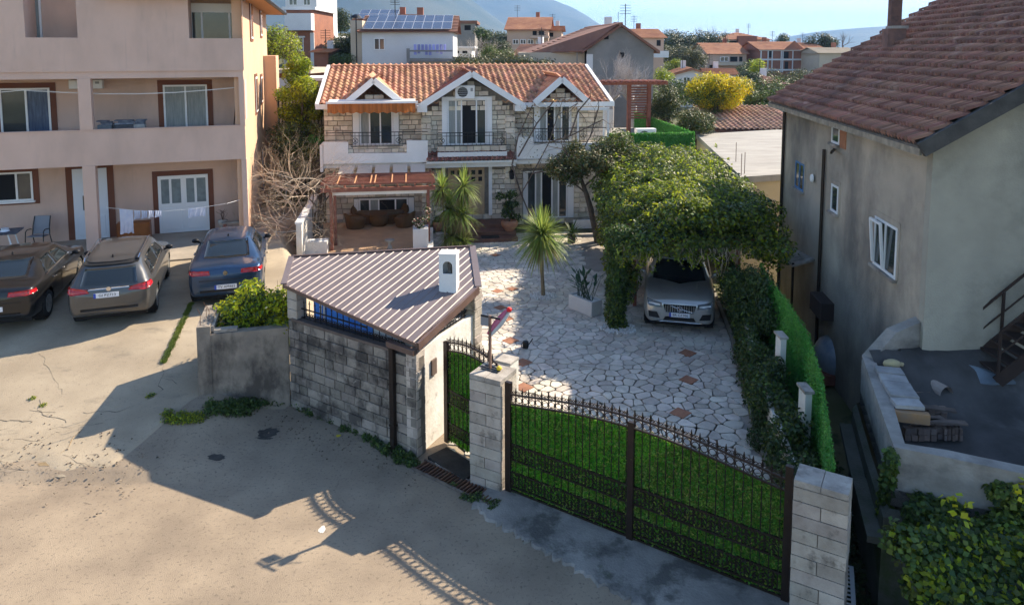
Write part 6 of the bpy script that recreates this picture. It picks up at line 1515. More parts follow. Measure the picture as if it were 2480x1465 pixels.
t = thing('furled_flag', 'furled red and white flag on a slanting staff fixed to the iron post', 'flag'); mb = MB(); mb.tube([fa, fb, fc], .010, 6); mb.build('staff', M('staff_grey', (.3, .3, .3), rough=.4), t)
n_ = 9; P_ = [fa.lerp(fb, k / (n_ - 1)) for k in range(n_)]; rr = [.02, .035, .05, .06, .065, .06, .05, .035, .015]; sd_ = Vector((-.5, 0, .6)).normalized()
mb = MB(); mb.tube([q_ + sd_ * .03 for q_ in P_], [r * .8 for r in rr], 10); mb.build('red_fold', M('flag_magenta', (.5, .05, .12), (.55, .2, .3), scale=8, rough=.8, trans=.2), t, True)
mb = MB(); mb.tube([q_ - sd_ * .035 for q_ in P_], [r * .75 for r in rr], 10); mb.build('white_fold', M('flag_white', (.7, .7, .68), (.55, .56, .55), scale=8, trans=.2), t, True)
mb = MB(); mb.ball(fb, (.05, .05, .045), 10, 6); mb.build('red_tip', M('flag_red', (.7, .02, .02), rough=.5), t, True)
p = atz(1213, 899, 2.0); mb = MB(); mb.ball((p.x - .03, p.y + .02, 2.045), (.05, .045, .04), 10, 6); mb.build('lemon', M('lemon_yellow', (.75, .5, .03), rough=.5), None, True, label='yellow lemon lying on top of the left gate pillar', cat='fruit')

# ---- low building with a concrete roof, right of the carport
m_ccr = M('roof_concrete_pale', (.37, .35, .32), (.28, .265, .245), scale=.8, rough=.9, bump=.3, stretch=(1, 4, 1), dirt=((.2, .18, .16), .6, .52, .7, .5, (.6, 3, 1)))
m_cream = M('cream_render', (.50, .42, .28), (.44, .37, .25), scale=.7, rough=.95, bump=.2)
zr3 = 3.2; P_ = [atz(1797, 427, zr3), atz(1935, 418, zr3), atz(1935, 312, zr3), atz(1688, 326, zr3)]
lb = thing('low_building', 'low cream building with a bare concrete roof between the ivy carport and grey house', 'building'); poly_ = [(q_.x, q_.y) for q_ in P_]
MB().prism(poly_, -1.0, zr3 - .22).build('wall', m_cream, lb); cx = sum(a for a, b in poly_) / 4; cy2 = sum(b for a, b in poly_) / 4
MB().prism([(cx + (a - cx) * 1.02, cy2 + (b - cy2) * 1.02) for a, b in poly_], zr3 - .22, zr3).build('roof_slab', m_ccr, lb)
for (u, v) in ((1795, 425), (1803, 421), (1782, 392)): p = atz(u, v, zr3); mb = MB(); mb.tube([(p.x, p.y, zr3), (p.x, p.y, zr3 + .75)], .012, 5); mb.build('rebar', m_rust, lb)
# ---- terrace annex with green plastic hedge fence and red pergola
an = thing('annex', 'white terrace annex beside the stone house behind the ivy carport', 'annex'); AF = Frame(HF.w(W + .05, .2), HA)
def ax_(u, v, y): return AF.px(u, v, y)
an.location = AF.o; an.rotation_euler = (0, 0, HA)
x1a = ax_(1682, 350, -.3)[0]
MB().box(.02, x1a - .05, 0, 8.5, 0, 3.1).build('wall', m_white, an); MB().box(.02, x1a - .05, -.0, 8.5, 3.102, 3.16).build('terrace_floor', m_ccr, an)
xw0, zw = ax_(1462, 268, 6.5); xw1 = ax_(1522, 268, 6.5)[0]; MB().box(xw0 + .0, x1a - 1.2, 8.3, 8.5, 3.16, 4.2).build('parapet', m_white, an)
mb = MB(); mb.box(.3, .5, 1.5, 8.3, 3.16, 4.1); mb.build('parapet', m_white, an)
m_fence = M('plastic_hedge_green', (.04, .24, .03), (.08, .32, .045), scale=9, rough=.6, trans=.25)
m_fleaf = leafmat('plastic_hedge_leaf', (.06, .27, .035), (.17, .40, .08), isl=.35, hue=.015, trans=.35)
def hedge_panel(name, label, pts, h0, h1, n, L=.05, W2=.02, z0=0.0):
    t = thing(name, label, 'artificial hedge'); mb = MB(); V = []; F = []
    for i, (x, y) in enumerate(pts):
        h = h0 + (h1 - h0) * i / (len(pts) - 1); zb_ = z0[i] if isinstance(z0, list) else z0; V += [(x, y, zb_), (x, y, zb_ + h), (x + .02, y + .02, zb_ + h), (x + .02, y + .02, zb_)]
    for i in range(len(pts) - 1):
        for k in range(4): F.append((4 * i + k, 4 * i + 4 + k, 4 * i + 4 + (k + 1) % 4, 4 * i + (k + 1) % 4))
    mb.add(V, F).build('backing', m_fence, t)
    seg = [math.dist(a, b) for a, b in zip(pts, pts[1:])]; tot = sum(seg); k = nrs.choice(len(seg), n, p=np.array(seg) / tot); u_ = nrs.uniform(0, 1, n)
    A = np.array(pts)[k]; B = np.array(pts)[k + 1]; P = A + (B - A) * u_[:, None]; d_ = (B - A) / np.linalg.norm(B - A, axis=1)[:, None]; N2 = np.stack([d_[:, 1], -d_[:, 0]], 1); fr_ = (k + u_) / len(seg)
    hh = h0 + (h1 - h0) * fr_; s = nrs.choice([-1, 1], n); zb = np.interp(fr_ * len(seg), range(len(pts)), z0) if isinstance(z0, list) else z0
    P3 = np.stack([P[:, 0] + N2[:, 0] * .025 * s, P[:, 1] + N2[:, 1] * .025 * s, zb + nrs.uniform(0.0, 1.03, n) * hh], 1); N3 = np.stack([N2[:, 0] * s, N2[:, 1] * s, np.full(n, .3)], 1)
    V, F = leaf_arrays(P3, N3, L, W2, -.3); link('plastic_leaves', npmesh('plastic_leaves', V, F, m_fleaf), t, kind='stuff'); return t
P_ = [AF.w(0.1, -.25), AF.w(x1a, -.25)]; hedge_panel('artificial_hedge', 'dark green artificial hedge along the front edge of the annex terrace', [(q_.x, q_.y) for q_ in P_], .75, .75, 9000, .07, .03, z0=3.12)
q0 = AF.w(x1a, -.25); q1 = AF.w(x1a, 8.3); hedge_panel('artificial_hedge', 'bright green artificial hedge running back along the side of the annex terrace', [(q0.x, q0.y), (q1.x, q1.y)], .75, .95, 9000, .07, .03, z0=3.12)
ZF = 3.16; yp_ = 5.4
ra = thing('red_pergola', 'red pergola roof with a lattice screen on the annex terrace', 'pergola', AF); xa_, zt_ = ax_(1524, 205, yp_); xb_ = ax_(1572, 205, yp_)[0]
for x in (xa_, xb_): MB().box(x - .09, x + .09, yp_ - .09, yp_ + .09, ZF, zt_).build('post', m_red, ra)
x0_ = ax_(1437, 200, yp_)[0]; x1_ = ax_(1608, 200, yp_)[0]; MB().box(x0_, x1_, yp_ - .6, yp_ + .6, zt_, zt_ + .12).build('beam', m_red, ra)
for k in range(12): x = x0_ + (x1_ - x0_) * (k + .5) / 12; MB().box(x - .05, x + .05, yp_ - .9, yp_ + 1.2, zt_ + .122, zt_ + .2).build('rafter', m_red, ra)
for k in range(13): z = zt_ - .15 - k * .13; MB().box(xa_ + .09, xb_ - .09, yp_ - .02, yp_ + .02, z - .045, z + .03).build('slat', m_red, ra)
aircon(AF, ax_(1563, 310, 1.4)[0], 1.6, 3.16, w=.9, h=.75, d=.4, label='grey and white air conditioner unit on the annex terrace under the lattice screen')
# ================================================================== PLANTS
lf_ivy = leafmat('ivy_leaf', (.06, .105, .02), (.17, .22, .035), isl=.5, hue=.03, trans=.42, scale=.8)
lf_ivyd = leafmat('ivy_leaf_dark', (.025, .055, .016), (.05, .09, .02), isl=.4, hue=.02, trans=.25, scale=1)
lf_yel = leafmat('leaf_yellow_green', (.20, .28, .02), (.42, .45, .025), isl=.35, hue=.02, trans=.55, scale=1.1)
lf_mid = leafmat('leaf_mid_green', (.06, .11, .02), (.12, .17, .035), isl=.4, hue=.02, trans=.3)
lf_olive = leafmat('leaf_olive', (.09, .10, .03), (.16, .15, .05), isl=.4, hue=.02, trans=.25)
lf_dark = leafmat('leaf_dark', (.02, .04, .014), (.045, .07, .02), isl=.4, hue=.02, trans=.2)
lf_red = leafmat('leaf_reddish', (.15, .08, .035), (.10, .11, .03), isl=.4, hue=.03, trans=.3)
lf_mim = leafmat('mimosa_yellow', (.75, .55, .01), (.55, .46, .015), isl=.3, hue=.015, trans=.4, scale=.5)
lf_far = leafmat('leaf_far', (.05, .065, .03), (.09, .10, .045), isl=.4, hue=.02, trans=.2, scale=.4)
m_bark = M('bark', (.13, .10, .075), (.08, .06, .045), scale=6, rough=.95, bump=.8)
m_twig = M('twig_beige', (.58, .48, .37), (.38, .29, .21), scale=3, rough=.9, isl=.3)
m_twigd = M('twig_dark', (.10, .075, .06), (.16, .12, .1), scale=3, rough=.9)
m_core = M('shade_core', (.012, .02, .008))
# ---- ivy carport
iv = thing('ivy_carport', 'large domed canopy of climbing ivy over the carport of the silver SUV', 'ivy carport')
rg = random.Random(5); blobs = []
q_ = lambda u, v, z: atz(u, v, z)
FL = atz(1470, 612, 2.4); FR = atz(1880, 612, 2.4)
def canopy_xy(s, t):   # s across 0..1, t depth 0..1
    x0 = 3.15 + .45 * t; x1 = 6.9 + 1.0 * t
    return x0 + (x1 - x0) * s, 18.5 + 10.0 * t
for a in range(9):
    for b in range(14):
        s, t = (a + rg.uniform(.1, .9)) / 9, (b + rg.uniform(.1, .9)) / 14; x, y = canopy_xy(s, t)
        z = 2.66 + .5 * math.sin(math.pi * min(1, max(0, .1 + .8 * s))) + .2 * t + rg.gauss(0, .10); z = max(1.95, min(z, (x - .55) / 1.1 - .28))
        blobs.append(((x, y, z), (.55 * rg.uniform(.8, 1.3), .6 * rg.uniform(.8, 1.3), .36 * rg.uniform(.8, 1.3))))
for k in range(16):     # fringe hanging along the front edge
    x = 2.95 + 4.1 * k / 15; blobs.append(((x, 18.45 + rg.gauss(0, .08), min(2.48, (x - .3) / 1.1 - .1) + rg.gauss(0, .06)), (.32, .3, .26)))
for k in range(10): blobs.append(((6.9 + .1 * k + rg.gauss(0, .1), 19 + k, 2.2), (.5, .7, .55)))
for k in range(34): y = 19.3 + 8.2 * rg.random(); blobs.append(((3.12 + (y - 19) * .05 + rg.gauss(0, .1), y, rg.uniform(.5, 2.1)), (.3, .45, .4)))
foliage('ivy_leaves', blobs, 112000, .105, .07, [lf_ivy, lf_yel, lf_ivyd, lf_olive], iv, shell=.5, up=.5, split=[.5, .2, .2, .1])
sh = MB(); sb = []
for k in range(70):
    x = rg.uniform(2.9, 7.0); z = 2.4; L_ = rg.uniform(.15, .55) * (1.5 if 5.2 < x < 6.4 else 1); y = 18.35 + rg.uniform(-.15, .15); P_ = [(x, y, z), (x + rg.gauss(0, .06), y - .05, z - L_ * .5), (x + rg.gauss(0, .1), y - .02, z - L_)]; sh.tube(P_, .006, 3, cap=False)
    if x < 5.2 or x > 6.4 or k % 3 == 0: sb += [((p[0], p[1], p[2]), (.05, .05, .1)) for p in P_[1:]]
for k in range(60):
    s, t = rg.random(), rg.random(); x, y = canopy_xy(s, t); z = min(2.95 + .5 * math.sin(math.pi * (.1 + .8 * s)) + .2 * t, (x - .3) / 1.1); P_ = [(x, y, z), (x + rg.gauss(0, .15), y - .1, z + .2), (x + rg.gauss(0, .25), y - .2, z + rg.uniform(.25, .45))]; sh.tube(P_, .006, 3, cap=False); sb += [(P_[1], (.08, .08, .08)), (P_[2], (.06, .06, .06))]
sh.build('shoots', m_twig, iv); foliage('shoot_leaves', sb, 2600, .09, .045, [lf_yel, lf_ivy], iv, split=[.6, .4])
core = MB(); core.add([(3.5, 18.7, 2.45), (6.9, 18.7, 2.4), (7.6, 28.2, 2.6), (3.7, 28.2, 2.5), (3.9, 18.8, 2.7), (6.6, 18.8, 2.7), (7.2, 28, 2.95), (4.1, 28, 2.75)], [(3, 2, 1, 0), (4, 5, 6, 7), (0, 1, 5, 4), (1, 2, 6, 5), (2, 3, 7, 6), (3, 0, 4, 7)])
core.build('light_block_core', m_core, iv)  # dark block added inside the ivy so light cannot leak through
for x in (3.6, 6.6):
    for y in (20.6, 24, 28): MB().box(x - .05, x + .05, y - .05, y + .05, 0, 2.6).build('post', m_red, iv)
for y in (18.7, 20.3, 22, 23.7, 25.4, 27): MB().box(3.2, 6.9, y - .04, y + .04, 2.40, 2.52).build('beam', m_red, iv)
c0_ = atz(1494, 797, 0)
blobs = [((c0_.x + rg.gauss(0, .03), c0_.y + .1 + rg.gauss(0, .03), .12 + .14 * k), (.27 + .1 * (k > 14) * (k - 14) / 4, .27, .2)) for k in range(19)]
foliage('ivy_column', blobs, 9000, .085, .055, [lf_ivy, lf_ivyd], iv, shell=.7, split=[.5, .5])
MB().box(c0_.x - .13, c0_.x + .13, c0_.y - .02, c0_.y + .24, 0, 2.5).build('column_core', m_core, iv)  # added dark filling, stops light leaking through the ivy column
# sunlight put into lighter leaf colours on the front half of the top
blobs = []
for k in range(26):
    s, t = rg.uniform(.1, .75), rg.uniform(.0, .42); x, y = canopy_xy(s, t); blobs.append(((x, y, min(3.05 + .5 * math.sin(math.pi * (.1 + .8 * s)) * .75 + .1 * t, (x - .45) / 1.1)), (.4, .45, .16)))
foliage('sunlit_leaves', blobs, 14000, .10, .05, [lf_yel, lf_mid], iv, shell=.5, up=.8, split=[.55, .45])
# pebble ring and stub kerb at the column
def pebbles(cx, cy_, rx, ry, n, name, lab, z=.02):
    mb = MB()
    for _ in range(n):
        a = rnd.uniform(0, 6.28); k = math.sqrt(rnd.random()); mb.xbox((cx + rx * k * math.cos(a), cy_ + ry * k * math.sin(a), z + .012), .05 * rnd.uniform(.5, 1), .04, .03, Quaternion((rnd.random(), rnd.random(), rnd.random()), rnd.uniform(0, 3)))
    return mb.build(name, M('pebble_white', (.75, .73, .7), (.6, .58, .55), scale=8, isl=.2), kind='stuff')
pebbles(c0_.x + .05, c0_.y, .5, .42, 260, 'white_pebbles', '')
# ---- ivy on the right-hand boundary, white piers, green fence
fpts = [(4.62, 9.55), (4.95, 10.7), (5.35, 12.2), (5.75, 14.0), (6.2, 16.2), (6.75, 18.6), (7.3, 21.5)]
gpx = [atz(2000, 1090, 1.1), atz(1985, 960, 1.45), atz(1955, 830, 1.75), atz(1905, 735, 1.9), atz(1862, 680, 2.0), atz(1842, 640, 2.1)]
gp2 = [(4.42, 9.45)] + [(p.x, p.y) for p in gpx[1:]]
hedge_panel('artificial_hedge', 'long bright green artificial hedge fence climbing beside the dark alley', gp2, 1.55, 1.9, 30000, .05, .022, z0=.2)
bw = thing('boundary_wall', 'white rendered boundary wall with piers half covered in ivy beside the alley', 'wall')
BP = [(4.28, 9.75), (4.58, 11.2), (4.92, 13.2), (5.42, 15.6), (6.0, 18.3)]
for a, b in zip(BP, BP[1:]): mb = MB(); mb.bar((a[0], a[1], .42), (b[0], b[1], .42), .09, .84); mb.build('render', m_whitewall, bw)
for (u, v) in ((1955, 945), (1895, 815)):
    p = atz(u, v, 1.75); MB().box(p.x - .05, p.x + .06, p.y - .06, p.y + .22, 0, 1.72).build('pier', m_whitewall, bw); MB().box(p.x - .08, p.x + .09, p.y - .09, p.y + .26, 1.722, 1.77).build('pier_cap', m_cap, bw)
for (u, v) in ((1862, 876), (1940, 1120)): p = atz(u, v, .7); MB().box(p.x - .08, p.x - .02, p.y - .06, p.y + .06, .7, .9).build('wall_lamp', m_iron_bk, bw)
blobs = []
for k in range(60):
    t = rg.random() ** .8; i = t * (len(BP) - 1); j = min(int(i), len(BP) - 2); x = BP[j][0] + (BP[j + 1][0] - BP[j][0]) * (i - j); y = BP[j][1] + (BP[j + 1][1] - BP[j][1]) * (i - j)
    z = rg.uniform(.2, .95 + .15 * t)
    if t < .5 and rg.random() < .45: continue
    blobs.append(((x - .06 + rg.gauss(.0, .06), y, z), (.22, .42, .32)))
for k in range(22): blobs.append(((5.95 + rg.gauss(0, .12), 17.4 + rg.uniform(-1.2, 1.4), rg.uniform(.3, 1.9)), (.3, .5, .4)))
for k in range(46):
    y = rg.uniform(9.9, 17.5); x = float(np.interp(y, [b[1] for b in BP], [b[0] for b in BP])) + rg.uniform(.0, .32)
    if 12.2 < y < 13.2 or 10.2 < y < 10.7: x += .12
    blobs.append(((x, y, rg.uniform(.35, 1.12)), (.17, .32, .24)))
for (u, v) in ((1955, 945), (1895, 815)):
    p = atz(u, v, 1.75)
    for k in range(9): blobs.append(((p.x - .12 + rg.gauss(0, .05), p.y - .12 + rg.gauss(0, .1), .2 + .13 * k), (.16, .2, .16)))
tvy = thing('climbing_ivy', 'dark ivy climbing over the white boundary wall beside the green fence', 'ivy'); foliage('ivy_leaves', blobs, 44000, .075, .05, [lf_ivyd, lf_ivy, lf_dark], tvy, shell=.5, split=[.5, .25, .25])
# bed plants between kerb and wall: grass and a dark shrub
def tufts(name, pts, h, n, mat, spread=.12, w_=.012, **kw):
    """upright blades, each a bent strip; pts: (x, y, z)"""
    k = len(pts); P = np.array(pts)[nrs.choice(k, n)]; P[:, :2] += nrs.normal(0, spread, (n, 2)); a = nrs.uniform(0, 6.28, n); H = h * nrs.uniform(.5, 1.2, n); ln = nrs.uniform(.1, .7, n) * H
    D = np.stack([np.cos(a), np.sin(a), np.zeros(n)], 1); S = np.stack([-np.sin(a), np.cos(a), np.zeros(n)], 1) * w_; Z = np.array([0, 0, 1.0])
    V = np.stack([P - S, P + S, P + D * ln[:, None] * .4 + Z * (H * .65)[:, None] + S * .7, P + D * ln[:, None] * .4 + Z * (H * .65)[:, None] - S * .7, P + D * ln[:, None] + Z * H[:, None]], 1).reshape(-1, 3)
    o = np.arange(n) * 5; F = np.concatenate([np.stack([o, o + 1, o + 2, o + 3], 1), np.stack([o + 3, o + 2, o + 4, o + 4], 1)])
    me = bpy.data.meshes.new(name); fl = [tuple(f) if f[2] != f[3] else tuple(f[:3]) for f in F.tolist()]; me.from_pydata(V.tolist(), [], fl); me.materials.append(mat); return link(name, me, **kw)
pts = [(x + (.2 + .35 * rg.random()), y, .04) for y in np.arange(10.6, 17.5, .12) for x in [np.interp(y, [9.35, 13.08, 18.2], [4.22, 4.66, 5.68])]]
tufts('bed_grass', pts, .22, 5000, lf_yel, .08, kind='stuff')
foliage('bed_leaves', [((x, y, .12), (.22, .25, .12)) for x, y, z in pts[::2]], 9000, .06, .04, [lf_mid, lf_ivyd], None, kind='stuff', split=[.5, .5])
p = atz(1868, 1035, .35); t = thing('dark_shrub', 'dark green low shrub leaning over the kerb near the right end of the gate', 'shrub'); foliage('leaves', [((p.x + rg.gauss(0, .14), p.y + rg.gauss(0, .3), .32 + rg.gauss(0, .1)), (.24, .28, .22)) for _ in range(9)], 7000, .07, .03, [lf_ivyd, lf_dark], t, split=[.6, .4]); mb = MB(); [branches(mb, (p.x, p.y, .02), (rg.gauss(0, .6), rg.gauss(0, .6), 1), .25, .015, 1) for _ in range(4)]; mb.build('stem', m_bark, t)
# ---- overgrown yard wall and alley at the lower right
blobs = []; 
for k in range(60):
    u = rg.uniform(2230, 2560); v = rg.uniform(1130, 1540)
    if v < 1150 + max(0, (2430 - u)) * .8 + rg.gauss(0, 15): continue
    z = 1.9 - (v - 1120) * .0042; p = atz(u, v, z); blobs.append(((p.x, p.y, z - .2), (.28, .26, .16)))
for k in range(14): p = Vector(KP[4]).lerp(Vector(KP[3]), k / 40); blobs.append(((p.x - .06, p.y - .05, 1.75 - .12 * k), (.07, .1, .12)))
for k in range(9): u = rg.uniform(2215, 2330); v = 1150 + (u - 2190) * .75 + rg.gauss(40, 30); p = atz(u, v, 1.2); blobs.append(((p.x, p.y, 1.15), (.16, .14, .16)))
ty = thing('overgrown_ivy', 'tangle of ivy and bright creeper covering the lower wall at the bottom right', 'creeper'); foliage('ivy_leaves', blobs, 52000, .085, .07, [lf_ivy, lf_ivyd, lf_mid], ty, shell=.5, split=[.45, .35, .2], up=.5)
blobs = [];
for u, v in ((2350, 1390), (2390, 1400), (2410, 1375), (2370, 1420), (2330, 1350), (2400, 1455), (2295, 1225), (2440, 1345), (2470, 1180)): p = atz(u, v, 1.9 - (v - 1120) * .0042); blobs += [((p.x + rg.gauss(0, .25), p.y - .12 + rg.gauss(0, .15), p.z + .1), (.07, .07, .06)) for _ in range(4)]
foliage('yellow_leaves', blobs, 170, .10, .08, [leafmat('leaf_yellow', (.50, .50, .02), (.36, .42, .03), trans=.4)], ty, shell=.3, up=.6)
mb = MB(); V = []
for i in range(8):
    for j in range(7): x = 4.95 + i * 1.1; y = 8.95 - j * .7 - i * .32; V.append((x, y, 1.2 - j * .42 + .1 * math.sin(i * 2 + j)))
F = [(i * 7 + j, (i + 1) * 7 + j, (i + 1) * 7 + j + 1, i * 7 + j + 1) for i in range(7) for j in range(6)]
BANK = V
link('bank', npmesh('bank', np.array(V), np.array(F), m_moss, smooth=True), kind='structure')
n_ = 80000; ia = nrs.uniform(0, 6.99, n_); ja = nrs.uniform(0, 5.99, n_); G_ = np.array(BANK).reshape(8, 7, 3); i0 = ia.astype(int); j0 = ja.astype(int); fa_ = (ia - i0)[:, None]; fb_ = (ja - j0)[:, None]
Pb = (G_[i0, j0] * (1 - fa_) + G_[i0 + 1, j0] * fa_) * (1 - fb_) + (G_[i0, j0 + 1] * (1 - fa_) + G_[i0 + 1, j0 + 1] * fa_) * fb_; Pb[:, 2] += np.abs(nrs.normal(0, .09, n_)) + .06 * np.sin(Pb[:, 0] * 5) * np.sin(Pb[:, 1] * 4)
V, F = leaf_arrays(Pb, np.tile([0, -.5, 1.0], (n_, 1)), .09, .07, .2); link('ground_ivy', npmesh('ground_ivy', V, F, [lf_ivy, lf_ivyd, lf_mid, lf_yel], mi=nrs.choice(4, n_, p=[.35, .22, .2, .23])), kind='stuff')
bl2 = [((x + .35 + rg.gauss(0, .2), y - .1 + rg.gauss(0, .2), z - .12 + rg.uniform(-.1, .15)), (.27, .27, .2)) for x, y, z in BANK for _ in range(5) if x < 9.5]
foliage('bank_leaves', bl2, 30000, .09, .07, [lf_ivy, lf_ivyd, lf_mid, lf_yel], ty, shell=.5, split=[.4, .3, .2, .1], up=.5)
pts = [(x, y, -.85) for y in np.arange(8.2, 18, .25) for x in np.arange(fence_x(y) + .35, fence_x(y) + 1.2, .25)]
foliage('alley_weeds', [((x, y, -.8), (.25, .25, .22)) for x, y, z in pts[::2]], 12000, .08, .05, [lf_dark, lf_ivyd], None, kind='stuff', split=[.6, .4])
# ---- bright bush behind the grey garden wall
blobs = []
for k in range(46):
    u = rg.uniform(525, 690); s = (u - 525) / 165; vt = 760 - 75 * min(1, s * 1.7) + (25 if s > .75 else 0); v = rg.uniform(vt, 800)
    p = aty(u, v, 14.95 + rg.uniform(-.15, .7)); blobs.append(((p.x, p.y, p.z), (.24, .26, .2)))
t = thing('bright_bush', 'bright yellow green bush growing over the grey garden wall', 'bush'); foliage('leaves', blobs, 9500, .10, .045, [leafmat('leaf_sunny', (.32, .40, .02), (.60, .62, .03), isl=.3, trans=.62), lf_mid, M('blossom_pale', (.6, .58, .3), isl=.2)], t, shell=.5, up=.5, split=[.74, .25, .01], zmin=1.6)
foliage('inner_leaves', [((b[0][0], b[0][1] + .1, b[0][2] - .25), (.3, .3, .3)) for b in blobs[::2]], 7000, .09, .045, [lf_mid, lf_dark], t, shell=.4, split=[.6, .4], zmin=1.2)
p = aty(600, 790, 15.1); mb = MB()
for k in range(7): branches(mb, (p.x + rg.gauss(0, .35), p.y, 1.0), (rg.gauss(0, .3), rg.gauss(0, .3), 1), .5, .02, 2)
mb.build('stem', m_bark, t)
p = aty(690, 720, 16.2); t = thing('green_bush', 'darker green bush between the bright bush and the metal shed roof', 'bush'); foliage('leaves', [((p.x + rg.gauss(0, .12), p.y + rg.gauss(0, .3), p.z - .5 + rg.uniform(-.5, .3)), (.24, .3, .25)) for _ in range(12)], 6000, .07, .035, [lf_mid, lf_yel], t, split=[.7, .3]); mb = MB(); branches(mb, (p.x, p.y, .9), (0, 0, 1), .6, .03, 2); mb.build('stem', m_bark, t)
# ---- the dry thorny bush at the left of the patio
t = thing('dry_bush', 'tangled leafless beige bush between the salmon house and the patio', 'bush'); mb = MB()
for (u, v, Y, n_, L_) in ((700, 530, 25.4, 6, 1.15), (735, 450, 25.8, 7, 1.1), (712, 480, 25.4, 6, 1.0), (685, 580, 24.4, 6, 1.0), (757, 420, 26.0, 6, .8), (710, 420, 26.2, 7, .9), (668, 540, 24.8, 4, .8), (735, 520, 25.4, 5, .9)):
    p = aty(u, v, Y)
    for k in range(n_): branches(mb, (p.x + rnd.gauss(0, .25), p.y + rnd.gauss(0, .2), p.z + rnd.gauss(0, .2) - .3), (rnd.gauss(0, 1), rnd.gauss(0, .7), rnd.uniform(-.2, 1)), L_, .020, 4, .85, 3, up=0, seg=3, k=3, shrink=.72)
mb.build('twigs', m_twig, t)
mb = MB(); p = atz(745, 600, .4)
for k in range(5): mb.tube([(p.x + .1 * k - .2, p.y + 1.0, .2), (p.x - .1 + .1 * k, p.y + 1.1, 1.4), (p.x + rnd.gauss(0, .3), p.y + 1.2, 2.3)], [.06, .04, .02], 6)
mb.build('trunk', m_bark, t)
foliage('sparse_leaves', [((aty(u, v, 28.5).x, 28.5, aty(u, v, 28.5).z), (.9, .6, .6)) for u, v in ((700, 400), (745, 390), (690, 480))], 1600, .06, .04, [lf_olive], t)
# ---- citrus tree and corrugated fence behind
fx0, fx1 = aty(662, 340, 33.5), aty(782, 340, 33.5); t = thing('board_fence', 'pale upright board fence behind the yellow green tree', 'fence'); zt_ = aty(700, 216, 33.5).z
mb = MB(); mb.box(fx0.x, fx1.x, 33.56, 33.6, 0, zt_ - .1); mb.build('backing', m_dark, t)
x = fx0.x
while x < fx1.x: MB().box(x, x + .10, 33.5, 33.54, .5, zt_ + rnd.gauss(0, .02)).build('slat', M('pale_board', (.55, .53, .42), (.42, .40, .30), scale=4, isl=.15), t); x += .165
def tree(name, label, cat, base, h, crown, leaf, n, L=.12, Wd=.06, split=None, shell=.4, trunk_r=.12, depth=2, group=None, bark=None, up=.3):
    t = thing(name, label, cat, loc=(0, 0, 0), group=group); mb = MB(); bx, by, bz = base; top = np.mean([b[0] for b in crown], 0)
    mb.tube([(bx, by, bz - .2), ((bx * 2 + top[0]) / 3, (by * 2 + top[1]) / 3, bz + (top[2] - bz) * .45), (top[0], top[1], top[2] * .9 + bz * .1)], [trunk_r, trunk_r * .75, trunk_r * .4], 8)
    for c, r in crown[:14]: mb.tube([((bx + top[0]) / 2, (by + top[1]) / 2, bz + (top[2] - bz) * .5), ((c[0] + top[0]) / 2, (c[1] + top[1]) / 2, (c[2] + top[2]) / 2 - .1), tuple(c)], [trunk_r * .4, trunk_r * .25, trunk_r * .1], 5)
    mb.build('trunk', bark or m_bark, t); foliage('crown', crown, n, L, Wd, leaf, t, shell=shell, split=split, up=up); return t
def crown_px(us, vs, Y, n, r, dy=1.0, seed=1, shape=None):
    g = random.Random(seed); out = []
    while len(out) < n:
        u = g.uniform(*us); v = g.uniform(*vs)
        a = (u - (us[0] + us[1]) / 2) / ((us[1] - us[0]) / 2); b = (v - (vs[0] + vs[1]) / 2) / ((vs[1] - vs[0]) / 2)
        if shape != 'box' and a * a + b * b > 1: continue
        p = aty(u, v, Y + g.uniform(-dy, dy)); rr = r * g.uniform(.7, 1.25); out.append(((p.x, p.y, p.z), (rr, rr, rr * .8)))
    return out
tree('citrus_tree', 'tall yellow green tree between the salmon house and the stone house', 'tree', (-9.6, 31.6, 0), 5, crown_px((672, 778), (200, 330), 31.5, 26, .45, 1, 3) + crown_px((700, 755), (140, 215), 31.5, 12, .35, .6, 4), [lf_yel, lf_mid, lf_olive], 16000, .13, .06, [.8, .12, .08])
tree('dark_bush', 'dark glossy bush at the foot of the yellow green tree', 'bush', (-9.4, 30.2, 0), 2, crown_px((665, 785), (300, 375), 30.2, 22, .45, .8, 5), [lf_mid, lf_dark, lf_olive], 9000, .11, .05, [.35, .4, .25])
p = aty(768, 345, 29.9); t = thing('clipped_hedge', 'small clipped bright green hedge block against the left corner of the stone house', 'hedge'); foliage('leaves', [((p.x + k * .1, p.y, p.z + j * .15), (.2, .2, .18)) for k in (-2, -1, 0, 1, 2) for j in (-1, 0, 1)], 3500, .05, .03, [leafmat('hedge_vivid', (.03, .2, .02), (.05, .28, .03))], t); MB().box(p.x - .2, p.x + .2, p.y - .1, p.y + .1, 0, p.z).build('stem', m_bark, t)
# ---- spiky cordylines
lf_cord = leafmat('cordyline_leaf', (.15, .23, .04), (.30, .36, .09), isl=.35, hue=.02, trans=.5, scale=2)
def rosette(mb, c, n, L, w_, droop=.8, low=-.5, hi=1.45, r_=rnd):
    for _ in range(n):
        a = r_.uniform(0, 6.283); el = r_.uniform(low, hi); d = Vector((math.cos(a) * math.cos(el), math.sin(a) * math.cos(el), math.sin(el))); l = L * r_.uniform(.75, 1.15); s = d.cross(Vector((0, 0, 1)));
        s = s.normalized() if s.length > .01 else Vector((1, 0, 0)); V = []; K = 4
        for k in range(K + 1):
            t_ = k / K; p = Vector(c) + d * l * t_ + Vector((0, 0, -droop * l * t_ * t_ * max(0.05, math.cos(el)) * .55)); ww = w_ * (1 - t_ ** 2.2) * .5 + .001; V += [p - s * ww, p + s * ww]
        mb.add(V, [(2 * k, 2 * k + 1, 2 * k + 3, 2 * k + 2) for k in range(K)])
